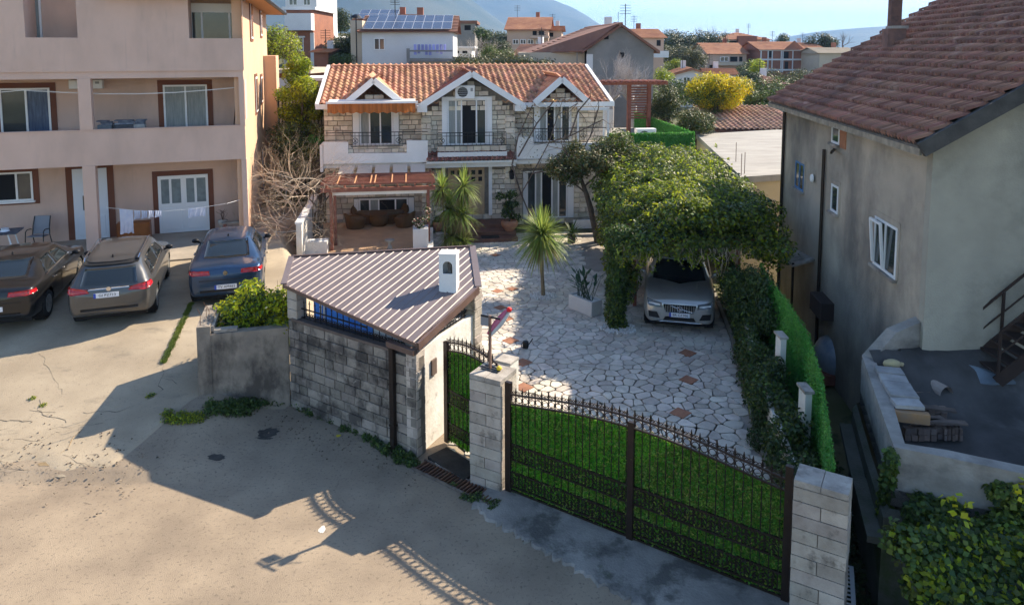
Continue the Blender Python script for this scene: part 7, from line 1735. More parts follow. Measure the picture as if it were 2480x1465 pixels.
def cordyline(name, label, base, heads, n=150, L=.75, w_=.035, tr=.05, mat=None, low=-.6):
    t = thing(name, label, 'palm', loc=(0, 0, 0)); mb = MB(); b = Vector(base)
    for h in heads: h = Vector(h); mb.tube([b, b.lerp(h, .5) + Vector((rnd.gauss(0, .03), 0, 0)), h], [tr * 1.25, tr * .95, tr * .8], 8)
    mb.build('trunk', M('cordyline_trunk', (.26, .2, .12), (.18, .14, .08), scale=9, bump=.8, stretch=(1, 1, 4)), t)
    mb = MB()
    for h in heads: rosette(mb, h, n, L, w_, low=low)
    mb.build('crown', mat or lf_cord, t)
    mb = MB()
    for h in heads: rosette(mb, Vector(h) - Vector((0, 0, .06)), int(n * .3), L * .8, w_, .9, -1.2, -.4)
    mb.build('dead_leaves', leafmat('cordyline_dry', (.32, .27, .12), (.25, .24, .1)), t); return t
pb = atz(1316, 716, .03); ph = aty(1313, 572, pb.y); cordyline('cordyline_palm', 'single stemmed spiky palm standing in a pebble ring in the courtyard', pb, [(ph.x, ph.y, ph.z)], 460, 1.08, .042)
pebbles(pb.x, pb.y, .42, .36, 240, 'white_pebbles', '')
Yg = 26.4; hs = [aty(u, v, Yg) for u, v in ((1070, 458), (1122, 452), (1088, 505), (1118, 520), (1092, 572), (1120, 585))]; bs = aty(1095, 610, Yg)
for k, (h, l_) in enumerate(zip(hs, ('tallest spiky palm beside the pergola, left head of the cluster', 'spiky palm in front of the pale wooden door, top right head of the cluster', 'middle spiky palm of the cluster beside the pergola', 'spiky palm in the middle of the cluster nearer the steps', 'low bright spiky palm at the foot of the cluster, left one', 'low bright spiky palm at the foot of the cluster beside the steps'))):
    cordyline('cordyline_palm', l_, (bs.x + (k - 2) * .12, bs.y + .1 * (k % 2), 0.02), [tuple(h)], 170, .85 if k < 4 else .68, .045, .04)
# potted plants
m_pot = M('terracotta_pot', (.42, .2, .11), (.32, .15, .09), scale=4, rough=.8)
def pot(name, label, u, v, z, r, h, m=None, plant=None):
    p = atz(u, v, z); t = thing(name, label, 'plant pot', loc=(p.x, p.y, z)); mb = MB(); mb.lathe([(r * .5, 0), (r * .95, h * .45), (r, h * .8), (r * .85, h), (r * .75, h), (r * .7, h * .85)], (0, 0, 0), 16, cap=False); mb.lathe([(r * .72, h * .84), (.001, h * .86)], (0, 0, 0), 16, cap=False); mb.build('pot', m or m_pot, t, True); return t, p
t, p = pot('terracotta_pot', 'large round terracotta pot with a leafy shrub right of the entrance steps', 1234, 558, .3, .34, .42)
mb = MB(); [branches(mb, (0, 0, .35), (rg.gauss(0, .3), rg.gauss(0, .3), 1), .4, .02, 2) for _ in range(4)]; mb.build('stems', m_bark, t); foliage('plant_leaves', [((rg.gauss(0, .2), rg.gauss(0, .15), .95 + rg.gauss(0, .22)), (.18, .18, .15)) for _ in range(12)], 1800, .11, .05, [lf_mid, lf_dark], t, split=[.5, .5])
t, p = pot('terracotta_pot', 'small terracotta pot behind the spiky palms left of the entrance steps', 1060, 560, .05, .2, .4); foliage('plant_leaves', [((0, 0, .5), (.15, .15, .12))], 150, .08, .04, [lf_mid], t)
# tall white planter with flowers at the patio corner
p = atz(1019, 606, .4); t = thing('tall_planter', 'tall white planter of pink flowers at the right corner of the patio', 'planter', loc=(p.x, p.y, .407), rotz=HA)
mb = MB(); mb.bev(-.27, .27, -.25, .35, 0, .82, .01); mb.build('box', M('planter_white', (.62, .6, .58), (.56, .54, .52), scale=2, rough=.6), t)
foliage('flower_leaves', [((rg.gauss(0, .13), rg.gauss(0.05, .16), .95 + rg.gauss(0, .12)), (.13, .13, .12)) for _ in range(12)], 1500, .06, .04, [lf_mid, lf_dark, M('flower_pink', (.65, .3, .3), isl=.3), M('flower_cream', (.75, .68, .5), isl=.2)], t, split=[.4, .3, .18, .12])
# white box planter with bird of paradise
a, b = atz(1377, 748, .0), atz(1425, 768, 0); c = atz(1452, 752, 0); t = thing('box_planter', 'long white box planter with a glossy broad leaved plant in the courtyard', 'planter', loc=(a.x, a.y, .03), rotz=math.atan2(b.y - a.y, b.x - a.x)); L_ = .95
fr_ = Frame((a.x, a.y, .03), math.atan2(b.y - a.y, b.x - a.x)); mb = MB(); mb.box(0, L_, 0, .04, 0, .42); mb.box(0, L_, .36, .4, 0, .42); mb.box(0, .04, .04, .36, 0, .42); mb.box(L_ - .04, L_, .04, .36, 0, .42); mb.build('box', MATS['planter_white'], t); MB().box(.04, L_ - .04, .04, .36, .02, .37).build('soil', MATS['pebble_white'], t)
mb = MB()
for _ in range(34):
    a_ = rnd.uniform(0, 6.28); x0_ = rnd.uniform(.15, L_ - .15); el = rnd.uniform(.7, 1.4); d = Vector((math.cos(a_) * math.cos(el), math.sin(a_) * math.cos(el) * .7, math.sin(el))); l = rnd.uniform(.35, .75); b0 = Vector((x0_, .2, .37)); tip = b0 + d * l; s = d.cross(Vector((0, 0, 1))).normalized(); dd = (d + Vector((0, 0, -.5))).normalized()
    mb.tube([b0, tip], .008, 3); mb.add([tip, tip + dd * .12 + s * .05, tip + dd * .3, tip + dd * .12 - s * .05], [(0, 1, 2, 3)])
mb.build('plant_leaves', leafmat('strelitzia_leaf', (.03, .07, .03), (.05, .10, .045), rough=.35), t)
# unknown dark thing on the paving, can shape invented, and the dark low palm
p = atz(1273, 842, .03); t = thing('dark_object', 'small unidentified black object on the sunny edge of the paving', 'object', loc=(p.x, p.y, .03), rotz=.5); mb = MB(); mb.lathe([(.07, 0), (.08, .05), (.075, .16), (.05, .18)], (0, 0, 0), 12); mb.build('body', m_black, t, True); mb = MB(); mb.tube([(.06, 0, .04), (.18, 0, .16), (.2, 0, .2)], .013, 6); mb.build('spout', m_black, t); mb = MB(); mb.tube([(-.06, 0, .16), (-.13, 0, .12), (-.12, 0, .05), (-.07, 0, .03)], .01, 6); mb.build('handle', m_black, t); mb = MB(); mb.ball((-.24, -.16, .03), .045, 8, 5)
p = atz(1384, 588, .02); t = thing('dark_palm', 'dark low cycad like palm behind the single stemmed palm', 'palm', loc=(p.x, p.y, .02)); mb = MB(); rosette(mb, (0, 0, .35), 60, .75, .05, .9, -.1, 1.2); mb.build('crown', lf_ivyd, t); mb = MB(); mb.lathe([(.16, 0), (.14, .35)], (0, 0, 0), 10); mb.build('trunk', m_bark, t)
# ---- red leaved tree against the right of the house, bare climber over the balcony
t = thing('loquat_tree', 'crooked dark trunked tree with reddish leaves between the stone house and the carport', 'tree'); mb = MB(); b = aty(1448, 565, 27.6); m1 = aty(1420, 470, 27.4); m2 = aty(1395, 400, 27.3)
mb.tube([(b.x, b.y, 0), tuple(b.lerp(m1, .6)), tuple(m1), tuple(m2)], [.13, .11, .09, .05], 8); [branches(mb, tuple(m1.lerp(m2, k / 4)), (rg.gauss(0, 1), rg.gauss(0, .6), 1), .9, .04, 3, .7) for k in range(5)]; mb.build('trunk', m_bark, t)
foliage('crown', crown_px((1335, 1470), (350, 440), 27.4, 26, .38, .8, 8), 9000, .12, .05, [lf_olive, lf_red, lf_ivyd], t, shell=.2, split=[.45, .25, .3])
t = thing('bare_climber', 'bare twisting climber over the right balcony of the stone house', 'climber'); mb = MB(); b = aty(1290, 545, 28.4)
for pts_ in (((1300, 560), (1262, 470), (1290, 420), (1330, 345), (1350, 280), (1400, 250)), ((1262, 470), (1240, 400), (1255, 330), (1290, 255)), ((1330, 345), (1380, 330), (1440, 300), (1460, 290)), ((1255, 380), (1300, 300), (1345, 240)), ((1380, 330), (1400, 270), (1430, 235)), ((1290, 420), (1390, 400), (1430, 330), (1450, 260))):
    P_ = [aty(u, v, 28.9) for u, v in pts_]; mb.tube(P_, [.035 - .004 * k for k in range(len(P_))], 5)
    for q_ in P_[1:]: branches(mb, q_, (rg.gauss(0, 1), rg.gauss(0, .4), rg.gauss(0, .7)), .6, .014, 2, .9, 3, up=0)
mb.build('stems', m_twigd, t); foliage('sparse_leaves', crown_px((1250, 1460), (250, 420), 28.8, 12, .5, .3, 9), 260, .09, .05, [lf_red, lf_olive], t)
tree('bay_bush', 'dense grey green bush between the house and the ivy carport', 'bush', (4.2, 27.8, 0), 3, crown_px((1440, 1560), (335, 420), 28.2, 22, .45, 1, 12), [lf_olive, lf_ivyd, lf_ivy], 10000, .10, .05, [.4, .3, .3])
# ---- weeds at the foot of the walls, moss line in the driveway
def weeds(name, pl_, n, L, r, mats, split=None, h=.08): 
    blobs = [];
    for u, v in pl_: p = at(u, v); blobs.append(((p.x, p.y, p.z + h * .4), (r, r, h)))
    return foliage(name, blobs, n, L, L * .5, mats, None, kind='stuff', split=split, shell=.1)
line = lambda a, b, n, s=6: [(a[0] + (b[0] - a[0]) * k / n + rg.gauss(0, s), a[1] + (b[1] - a[1]) * k / n + rg.gauss(0, s * .5)) for k in range(n + 1)]
weeds('weeds', line((505, 990), (700, 975), 26) + line((715, 985), (760, 1005), 6) + line((510, 1000), (600, 1005), 8), 7000, .06, .14, [lf_ivyd, lf_mid], [.6, .4], .11)
weeds('weeds', line((760, 1000), (1000, 1115), 24, 8) + line((930, 1075), (1000, 1130), 14, 10), 6000, .06, .09, [lf_ivyd, lf_mid], [.6, .4], .10)
weeds('weeds', line((410, 1015), (475, 1020), 9, 8), 2600, .05, .13, [lf_mid, lf_yel], [.5, .5], .10)
weeds('weeds', line((1130, 1205), (1205, 1225), 10, 8) + [(1100, 1180), (1190, 1235)], 1500, .05, .07, [lf_ivyd, lf_mid], [.6, .4], .06)
weeds('weeds', [(105, 985), (370, 960), (80, 970), (360, 965)], 500, .04, .07, [lf_mid, lf_yel], [.5, .5], .05)
ml = [at(u, v) for u, v in line((397, 882), (464, 738), 60, 1)]; tufts('moss_line', [(p.x, p.y, GZ(p.x, p.y) + .03) for p in ml], .035, 9000, leafmat('moss_bright', (.16, .2, .02), (.09, .14, .02), trans=.2), .028, .006, kind='stuff')
# ================================================================== THE TOWN BEHIND
m_wht = M('far_white', (.72, .72, .72), (.62, .62, .63), scale=.4, rough=.9)
m_bge = M('far_beige', (.55, .46, .36), (.48, .4, .31), scale=.4, rough=.95)
m_pch = M('far_peach', (.58, .42, .33), (.5, .36, .28), scale=.4, rough=.95)
m_gry = M('far_grey', (.30, .29, .275), (.22, .215, .21), scale=.35, rough=.95, dirt=((.12, .12, .12), .3, .5, .7, .5))
m_brk2 = M('far_brick', (.32, .14, .09), (.25, .11, .075), scale=1.5, rough=.95)
m_rf = M('far_roof_orange', (.42, .20, .11), (.30, .13, .08), scale=.9, rough=.9, dirt=((.5, .3, .2), 1.5, .55, .7, .5))
m_rfd = M('far_roof_brown', (.26, .13, .09), (.18, .09, .07), scale=.6, rough=.9, dirt=((.34, .2, .14), 1.2, .55, .7, .5))
def frpx(u, v, Y, ang=0.0): p = aty(u, v, Y); return Frame((p.x, p.y, 0), R(ang))
def rows_on(parent, A, B, C, D, n, m, step=.06, t_=.05):
    """overlapping courses of tiles on the roof face A-B (eave) to D-C (ridge), each a long thin slab"""
    A, B, C, D = map(Vector, (A, B, C, D)); nn = (B - A).cross(D - A).normalized(); nn = nn if nn.z > 0 else -nn; mb = MB()
    for k in range(n):
        a, b = k / n, (k + 1.1) / n; b = min(b, 1); P = [A.lerp(D, a), B.lerp(C, a), B.lerp(C, b), A.lerp(D, b)]
        V = [P[0] + nn * (t_ + .03), P[1] + nn * (t_ + .03), P[2] + nn * .02, P[3] + nn * .02, P[0], P[1]]
        mb.add(V, [(0, 1, 2, 3), (4, 5, 1, 0)])
    return mb.build('tile_courses', m, parent, kind='stuff')
def block(name, label, cat, u0, u1, vt, Y, dep, ang=0, wall=None, zb=None, roof=None, wins=(), group=None, parts=()):
    """a plain building: facade from pixel u0 to u1, wall top at pixel vt, standing at distance Y
    roof: ('gable_side', rise px, mat) ridge along the facade; ('gable_front', rise px, mat); ('flat', thickness, mat); ('hip', ...)"""
    fr = frpx(u0, vt, Y, ang); Wd = fr.px(u1, vt)[0]; zt = fr.px(u0, vt)[1]; g = min(GZ(*fr.w(0, 0).xy), GZ(*fr.w(Wd, 0).xy), GZ(*fr.w(Wd, dep).xy), GZ(*fr.w(0, dep).xy)) - .3
    t = thing(name, label, cat, fr, group=group); wall = wall or m_wht
    MB().box(0, Wd, 0, dep, g, zt).build('wall', wall, t)
    if roof:
        kind, rp, rm = roof; oh = .35; Wm = Wd / 2
        if kind == 'flat': r_ = MB().box(-.3, Wd + .3, -.3, dep + .3, zt, zt + rp).build('roof', rm, t)
        elif kind == 'side':
            h = fr.px(u0, vt - rp, dep / 2)[1] - zt; P = [(-oh, -oh, zt), (Wd + oh, -oh, zt), (Wd + oh, dep / 2, zt + h), (-oh, dep / 2, zt + h), (Wd + oh, dep + oh, zt), (-oh, dep + oh, zt)]
            r_ = MB().add(P, [(0, 1, 2, 3), (3, 2, 4, 5), (0, 5, 4, 1)]).build('roof', rm, t); rows_on(r_, P[0], P[1], P[2], P[3], 11, rm)
            [MB().add([(x, 0, zt), (x, dep, zt), (x, dep / 2, zt + h * .93)], [(0, 1, 2)]).build('gable', wall, t) for x in (0, Wd)]
        elif kind == 'front':
            h = fr.px((u0 + u1) / 2, vt - rp, 0)[1] - zt; P = [(-oh, -oh, zt - .05), (Wm, -oh, zt + h), (Wd + oh, -oh, zt - .05), (-oh, dep + oh, zt - .05), (Wm, dep + oh, zt + h), (Wd + oh, dep + oh, zt - .05)]
            P2 = [(x, y, z - .18) for x, y, z in P]; r_ = MB().add(P + P2, [(0, 1, 4, 3), (1, 2, 5, 4), (6, 9, 10, 7), (7, 10, 11, 8), (0, 6, 7, 1), (1, 7, 8, 2)]).build('roof', rm, t)
            rows_on(r_, P[3], P[0], P[1], P[4], 12, rm); [MB().add([(0, y, zt), (Wd, y, zt), (Wm, y, zt + h * .93)], [(0, 1, 2)]).build('gable', wall, t) for y in (0, dep)]
        elif kind == 'hip':
            h = fr.px(u0, vt - rp, dep / 2)[1] - zt; k_ = min(Wd, dep) / 2 * .9; P = [(-oh, -oh, zt), (Wd + oh, -oh, zt), (Wd + oh, dep + oh, zt), (-oh, dep + oh, zt), (k_, dep / 2, zt + h), (Wd - k_, dep / 2, zt + h)]
            r_ = MB().add(P, [(0, 1, 5, 4), (1, 2, 5), (2, 3, 4, 5), (3, 0, 4), (3, 2, 1, 0)]).build('roof', rm, t); rows_on(r_, P[0], P[1], P[5], P[4], 10, rm)
    if roof and roof[0] != 'flat':
        cx_ = Wd * rnd.uniform(.25, .7); MB().box(cx_, cx_ + .5, dep * .55, dep * .55 + .5, zt, zt + h + .7).build('chimney', m_wht if rnd.random() < .5 else m_brk2, t)
        am = MB(); ax_0 = Wd * rnd.uniform(.1, .9); am.bar((ax_0, dep / 2, zt), (ax_0, dep / 2, zt + h + 1.6), .05); [am.bar((ax_0 - .4, dep / 2, zt + h + .9 + .2 * k), (ax_0 + .4, dep / 2, zt + h + .9 + .2 * k), .03) for k in range(4)]; am.build('aerial', m_iron_bk, t)
    for wdw in wins:
        a, b, c, d = wdw[:4]; r = R4(fr, a, b, c, d, 0); dark = len(wdw) > 4 and wdw[4] == 'dark'
        if dark: MB().box(r[0], r[1], -.03, .05, r[2], r[3]).build('opening', m_dark, t)
        else: window(t, r[0], r[1], r[2], r[3], -.05, cuts=(.5,) if r[1] - r[0] > .7 else (), fw=.07, glass=m_glass)
    for (nm, a, b, c, d, y0, y1, m) in parts:
        r = R4(fr, a, b, c, d, y0); MB().box(r[0], r[1], y0, y1, r[2], r[3]).build(nm, m, t)
    return t, fr
# white house with the solar roof
t, fr = block('solar_house', 'white house with rows of solar panels on its roof behind the stone house', 'house', 876, 1097, 79, 55, 8, 2, m_wht, None, ('side', 40, m_rfd), ((906, 93, 932, 122), (908, 157, 932, 175)),
              parts=(('balcony_slab', 988, 142, 1097, 150, -1.2, 0, m_gry), ('balcony_rail', 990, 122, 1096, 126, -1.2, -1.15, m_gry), ('pillar', 985, 118, 992, 165, -1.25, -1.1, m_gry), ('lower_wall', 992, 150, 1097, 175, -1.0, 0, m_bge)))
zt = fr.px(876, 79)[1]; h_ = fr.px(876, 39, 4)[1] - zt; Wd = fr.px(1097, 79)[0]; vs_ = Vector((0, 4.35, h_)); m_pv = M('solar_panel', (.035, .045, .08), (.05, .06, .10), scale=2, rough=.25, spec=.6)
m_pvf = M('panel_frame', (.5, .5, .52), rough=.4, metal=.5)
def solar(o, du, dv, nu, nv, par):
    nn = Vector(du).cross(Vector(dv)).normalized(); nn = nn if nn.z > 0 else -nn
    for i in range(nu):
        for j in range(nv):
            a = Vector(o) + Vector(du) * i / nu + Vector(dv) * j / nv; u, v = Vector(du) / nu, Vector(dv) / nv; mb = MB()
            P = [a + nn * .14, a + u + nn * .14, a + u + v + nn * .14, a + v + nn * .14]; V = P + [p - nn * .03 for p in P]; f = mb.add(V, [(0, 1, 2, 3), (0, 4, 5, 1), (1, 5, 6, 2), (2, 6, 7, 3), (3, 7, 4, 0)]).build('solar_panel', m_pvf, par)
            c = (P[0] + P[2]) / 2; Q_ = [c + (p - c) * .93 + nn * .006 for p in P]; MB().add(Q_, [(0, 1, 2, 3)]).build('cells', m_pv, f)
solar((.1, -.2, zt + .12), (Wd - .2, 0, 0), vs_ * .85, 9, 2, t)
MB().box(-.9, 0, .3, 7, 2, zt + .9).build('side_wall', m_bge, t)
t2, fr2 = block('back_house', 'second house with small solar panels showing over the solar roof', 'house', 862, 1005, 52, 63, 7, 2, m_bge, None, ('side', 16, m_rf)); z2 = fr2.px(862, 52)[1]
solar((.1, -.2, z2 + .1), (3.4, 0, 0), (0, 2.8, .9), 4, 2, t2)
m_w2 = M('cloth_lilac', (.42, .42, .75), (.3, .33, .65), scale=2, isl=.3, trans=.2)
lz_ = fr.px(1000, 108, -1.1)[1]
for k in range(9):
    a = fr.px(1002 + k * 9, 108, -1.1)[0]; hgt = rnd.uniform(.5, .85); mb = MB(); V = []
    for i in range(4): V += [(a + .07 * i, -1.1 + .03 * math.sin(i * 2), lz_), (a + .07 * i, -1.1 - .03 * math.sin(i * 2), lz_ - hgt)]
    mb.add(V, [(2 * i, 2 * i + 2, 2 * i + 3, 2 * i + 1) for i in range(3)]); o = mb.build('washing', m_w2, None, label='lilac washing hanging on the balcony of the white solar house', cat='washing', group='washing on the balcony of the solar house'); o.location = fr.o; o.rotation_euler = (0, 0, fr.a)
# brown and white tower at the left
t, fr = block('tower_house', 'narrow brown and white house with a large white balcony front behind the citrus tree', 'house', 693, 758, 25, 62, 7, 0, m_brk2, None, ('flat', .25, m_wht), ((705, 91, 735, 125),), parts=(('balcony', 690, 33, 753, 74, -1.0, 0, m_wht), ('corner_strip', 753, 80, 760, 165, -.12, 0, m_wht), ('surround', 700, 88, 738, 92, -.1, 0, m_wht), ('side_strip', 688, 75, 694, 165, -.15, 0, m_bge)))
block('white_block', 'tall white building rising behind the narrow brown house', 'building', 690, 766, -30, 78, 9, 0, m_wht, None, ('flat', .3, m_wht), ((757, 40, 762, 50), (700, -5, 720, 14), (735, -5, 752, 14)))
block('brick_shed', 'low reddish house with a sloping tile roof right of the narrow brown house', 'house', 760, 795, 128, 56, 5, 0, m_brk2, None, ('side', 8, m_rf), ((762, 160, 768, 175, 'dark'),))
block('white_shed', 'small pale house on the grassy slope left of the solar house', 'house', 758, 806, 92, 70, 5, 0, m_wht, None, ('flat', .2, m_wht), ((784, 100, 790, 108),))
block('cream_house', 'cream single storey house with a shallow roof behind the board fence', 'house', 655, 745, 178, 42, 6, -6, m_brk2, None, ('flat', .22, m_bge), parts=(('white_band', 655, 190, 745, 215, -.1, 0, m_wht),))
block('grey_lean_to', 'small grey lean to with a white edge left of the stone house roof', 'shed', 742, 790, 196, 38, 3, 8, m_gry, None, ('flat', .15, m_wht))
# middle distance
block('flat_house', 'small flat roofed house just right of the solar house', 'house', 1092, 1150, 58, 88, 7, 0, m_gry, None, ('flat', .35, m_rfd), ((1125, 62, 1140, 74, 'dark'),))
block('white_low', 'long low white building under the flat roofed house', 'building', 1095, 1142, 118, 70, 6, 0, m_wht, None, ('flat', .2, m_wht), ((1104, 124, 1112, 130, 'dark'), (1120, 124, 1132, 130, 'dark')))
t, fr = block('peach_villa', 'peach three storey house with an orange hipped roof in the middle distance', 'house', 1228, 1328, 73, 92, 9, -6, m_pch, None, ('side', 30, m_rf), ((1290, 76, 1300, 86, 'dark'), (1305, 76, 1318, 86, 'dark'), (1242, 96, 1256, 108), (1260, 96, 1274, 108), (1278, 96, 1292, 108), (1298, 96, 1310, 108)), parts=(('balcony', 1284, 88, 1330, 93, -1.2, 0, m_pch), ('eave', 1226, 72, 1330, 75, -.5, 0, m_rf)))
block('peach_wing', 'lower wing of the peach villa with its own orange roof', 'house', 1322, 1360, 76, 94, 6, -6, m_pch, None, ('side', 12, m_rf), ((1330, 80, 1340, 90, 'dark'),))
block('red_roof_cottage', 'small cottage with a brown red roof in front of the peach villa', 'house', 1246, 1326, 138, 66, 8, -14, m_wht, None, ('side', 30, m_rfd), ((1285, 142, 1297, 152),))
MB().box(0, .8, 0, .8, 3, 6.6).build('white_chimney', m_wht, None, label='white slotted chimney in front of the grey gabled house', cat='chimney').location = aty(1310, 160, 45).xy.to_3d()
t, fr = block('grey_gable_house', 'large grey rendered house with a wide gable and brown roof behind the stone house', 'house', 1422, 1583, 122, 47, 11, 0, m_gry, None, ('front', 64, m_rfd), ((1463, 84, 1474, 96, 'dark'), (1500, 128, 1512, 140, 'dark')), parts=(('white_pillar', 1420, 132, 1436, 190, -.05, 0, m_wht), ('pipe', 1396, 125, 1399, 200, -.1, 0, m_gry)))
MB().box(-4.4, -.1, .5, 9.5, 0, fr.px(1422, 128)[1]).build('side_wing', m_bge, t)
zz0 = fr.px(1422, 122)[1]; hh_ = fr.px(1500, 58)[1] - zz0; Wm = fr.px(1502, 58)[0]
P = [(-3.6, .2, zz0 - .2), (.1, -.35, zz0 + .1), (Wm - .1, -.35, zz0 + hh_), (-.2, 5.8, zz0 + hh_ - .15)]
r_ = MB().add([(-3.9, 1.2, zz0 - .25), (-.2, -.4, zz0 - .1), (Wm, -.4, zz0 + hh_ + .06), (Wm - 1.2, 8, zz0 + hh_ + .06), (-4.2, 9, zz0 - .1)], [(0, 1, 2, 3), (0, 3, 4)]).build('roof', m_rfd, t); rows_on(r_, (-3.9, 1.2, zz0 - .25), (-.2, -.4, zz0 - .1), (Wm, -.4, zz0 + hh_ + .06), (Wm - 1.2, 8, zz0 + hh_ + .06), 13, m_rfd)
block('pink_house', 'pale pink house with an orange roof behind the grey gable', 'house', 1532, 1608, 93, 84, 8, 4, m_pch, None, ('side', 22, m_rf), ((1590, 98, 1600, 112, 'dark'),), parts=(('white_wall', 1584, 124, 1620, 140, -2, -1.8, m_wht),))
# right cluster
t, fr = block('veranda_house', 'peach house with a deep veranda and orange roof in the right distance', 'house', 1716, 1808, 132, 106, 9, 3, m_pch, None, ('side', 27, m_rf), ((1744, 138, 1764, 150), (1768, 138, 1786, 150, 'dark'), (1790, 138, 1798, 150, 'dark'), (1718, 158, 1726, 172, 'dark')), parts=(('balcony', 1738, 151, 1810, 159, -1.2, 0, m_bge),))
block('villa', 'large orange roofed villa standing highest behind the veranda house', 'house', 1748, 1864, 97, 124, 11, 0, m_pch, None, ('hip', 17, m_rf), ((1764, 100, 1785, 108, 'dark'), (1806, 98, 1820, 107), (1822, 112, 1836, 128, 'dark')), parts=(('dormer', 1788, 88, 1834, 112, -1.0, 0, m_brk2),))
t, fr = block('brick_house', 'unfinished brick house with a pale concrete frame in the right distance', 'house', 1842, 1950, 122, 104, 9, 2, m_brk2, None, ('side', 20, m_rf), ((1862, 124, 1870, 140, 'dark'), (1900, 150, 1909, 168, 'dark'), (1898, 126, 1910, 142, 'dark')))
for v in (120, 143, 168): r = R4(fr, 1840, v, 1952, v + 4, -.15); MB().box(r[0], r[1], -.15, .05, r[2], r[3]).build('floor_band', m_wht, t)
for u in (1841, 1858, 1868, 1890, 1894, 1918, 1947): r = R4(fr, u, 120, u + 4, 176, -.12); MB().box(r[0], r[1], -.16, .04, r[2], r[3]).build('frame_column', m_wht, t)
r = R4(fr, 1896, 104, 1950, 122, 0); MB().add([(r[0], -.1, r[2]), (r[1], -.1, r[2]), ((r[0] + r[1]) / 2, -.1, r[3] + .3)], [(0, 1, 2)]).build('brick_gable', m_brk2, t)
block('small_peach_house', 'small peach house at the right end of the unfinished brick house', 'house', 1952, 1990, 118, 112, 8, 2, m_pch, None, ('side', 14, m_rf), ((1956, 150, 1964, 162),))
block('tile_long_house', 'long pale tiled roof just over the grey house roof', 'house', 1985, 2075, 130, 98, 7, 0, m_bge, None, ('side', 14, m_bge))
block('mud_house', 'low beige ruin with a tiled roof below the unfinished house', 'house', 1850, 1905, 205, 70, 7, 4, m_bge, None, ('hip', 22, m_rfd), ((1853, 208, 1858, 217, 'dark'), (1872, 206, 1880, 214, 'dark')))
t, fr = block('white_house', 'white two storey house left of the yellow mimosa', 'house', 1638, 1716, 178, 72, 8, -8, m_wht, None, ('front', 12, m_rf), ((1654, 187, 1672, 203), (1652, 222, 1664, 232)))
block('white_annex', 'white wing with an orange roof behind the yellow mimosa', 'house', 1712, 1782, 182, 76, 6, -8, m_wht, None, ('side', 16, m_rf))
# road, walls and bits in the gap
def yard_wall(label, u0, v0, u1, v1, Y0, Y1, h, m, name='garden_wall'):
    a, b = aty(u0, v0, Y0), aty(u1, v1, Y1); t = thing(name, label, 'wall'); mb = MB(); g = min(GZ(a.x, a.y), GZ(b.x, b.y)); mb.add([(a.x, a.y, g), (b.x, b.y, g), (b.x, b.y + .25, g), (a.x, a.y + .25, g), (a.x, a.y, a.z), (b.x, b.y, b.z), (b.x, b.y + .25, b.z), (a.x, a.y + .25, a.z)], [(0, 3, 2, 1), (4, 5, 6, 7), (0, 1, 5, 4), (1, 2, 6, 5), (2, 3, 7, 6), (3, 0, 4, 7)]); mb.build('masonry', m, t); mb = MB(); mb.bar(a + Vector((0, .12, .03)), b + Vector((0, .12, .03)), .34, .07); mb.build('coping', m_cap, t)
yard_wall('pale wall running behind the annex terrace below the mimosa', 1668, 268, 1745, 270, 46, 46, 2, m_gry)
yard_wall('white wall along the garden behind the solar house balcony', 1096, 140, 1240, 146, 50, 52, 2, m_gry)
yard_wall('grey wall beyond the mimosa in front of the beige ruin', 1800, 232, 1900, 236, 60, 62, 2, m_gry)
yard_wall('low wall at the foot of the unfinished brick house', 1700, 196, 1850, 200, 92, 96, 2, m_bge)
# tiled roof in front of the mimosa
t, fr = block('tiled_outbuilding', 'low outbuilding with a wide pale orange tiled roof left of the grey house eaves', 'outbuilding', 1742, 1960, 314, 39, 6.5, -2, m_gry); Wd = fr.px(1960, 314)[0]; z0 = fr.px(1742, 314)[1]; z1 = fr.px(1742, 258, 6.0)[1]; dv = Vector((0, 6.2, z1 - z0)); P = [(-.2, -.2, z0), (Wd, -.2, z0), (Wd, 6, z1), (-.2, 6, z1)]
rr_ = MB().add(P + [(x, y, z - .12) for x, y, z in P], [(0, 1, 2, 3), (7, 6, 5, 4), (0, 4, 5, 1), (0, 3, 7, 4)]).build('roof', m_tile2, t); tile_roof(rr_, (-.2, -.22, z0 + .02), (1, 0, 0), dv, Wd, dv.length, M('clay_tile_pale', (.55, .33, .22), (.42, .24, .16), scale=1, isl=.25, hue=.012, rough=.9), w=.3, l=.42, limit=280, h=.07)

# ---- trees
tree('mimosa', 'round bright yellow mimosa tree in full flower beyond the annex terrace', 'tree', (aty(1738, 300, 43).x, 43, GZ(12, 43)), 5, crown_px((1688, 1795), (190, 248), 43, 46, .62, 1.2, 21), [lf_mim, lf_yel, lf_mid], 24000, .13, .06, [.74, .16, .10], shell=.4)
blobs = crown_px((1682, 1760), (200, 262), 42.4, 20, .5, .6, 22); foliage('shade_leaves', blobs, 7000, .12, .05, [lf_mid, lf_ivy], bpy.data.objects['mimosa'], split=[.6, .4])
def bare_tree(name, label, u, vb, vt, Y, spread, n, depth=4, mat=None, r_=.12, group=None):
    p = aty(u, vb, Y); h = aty(u, vt, Y).z - p.z; t = thing(name, label, 'tree', group=group); mb = MB(); g = GZ(p.x, Y); mb.tube([(p.x, Y, g - .2), (p.x + .1, Y, p.z)], [r_ * 1.3, r_], 7); mb.build('trunk', mat or m_twigd, t); mb = MB()
    for k in range(n): branches(mb, (p.x, Y, p.z), (rnd.gauss(0, spread), rnd.gauss(0, spread), 1.1), h * .42, r_ * .6, depth, .55, 3, up=.15, seg=3, k=4, shrink=.72)
    mb.build('branches', mat or m_twigd, t); return t
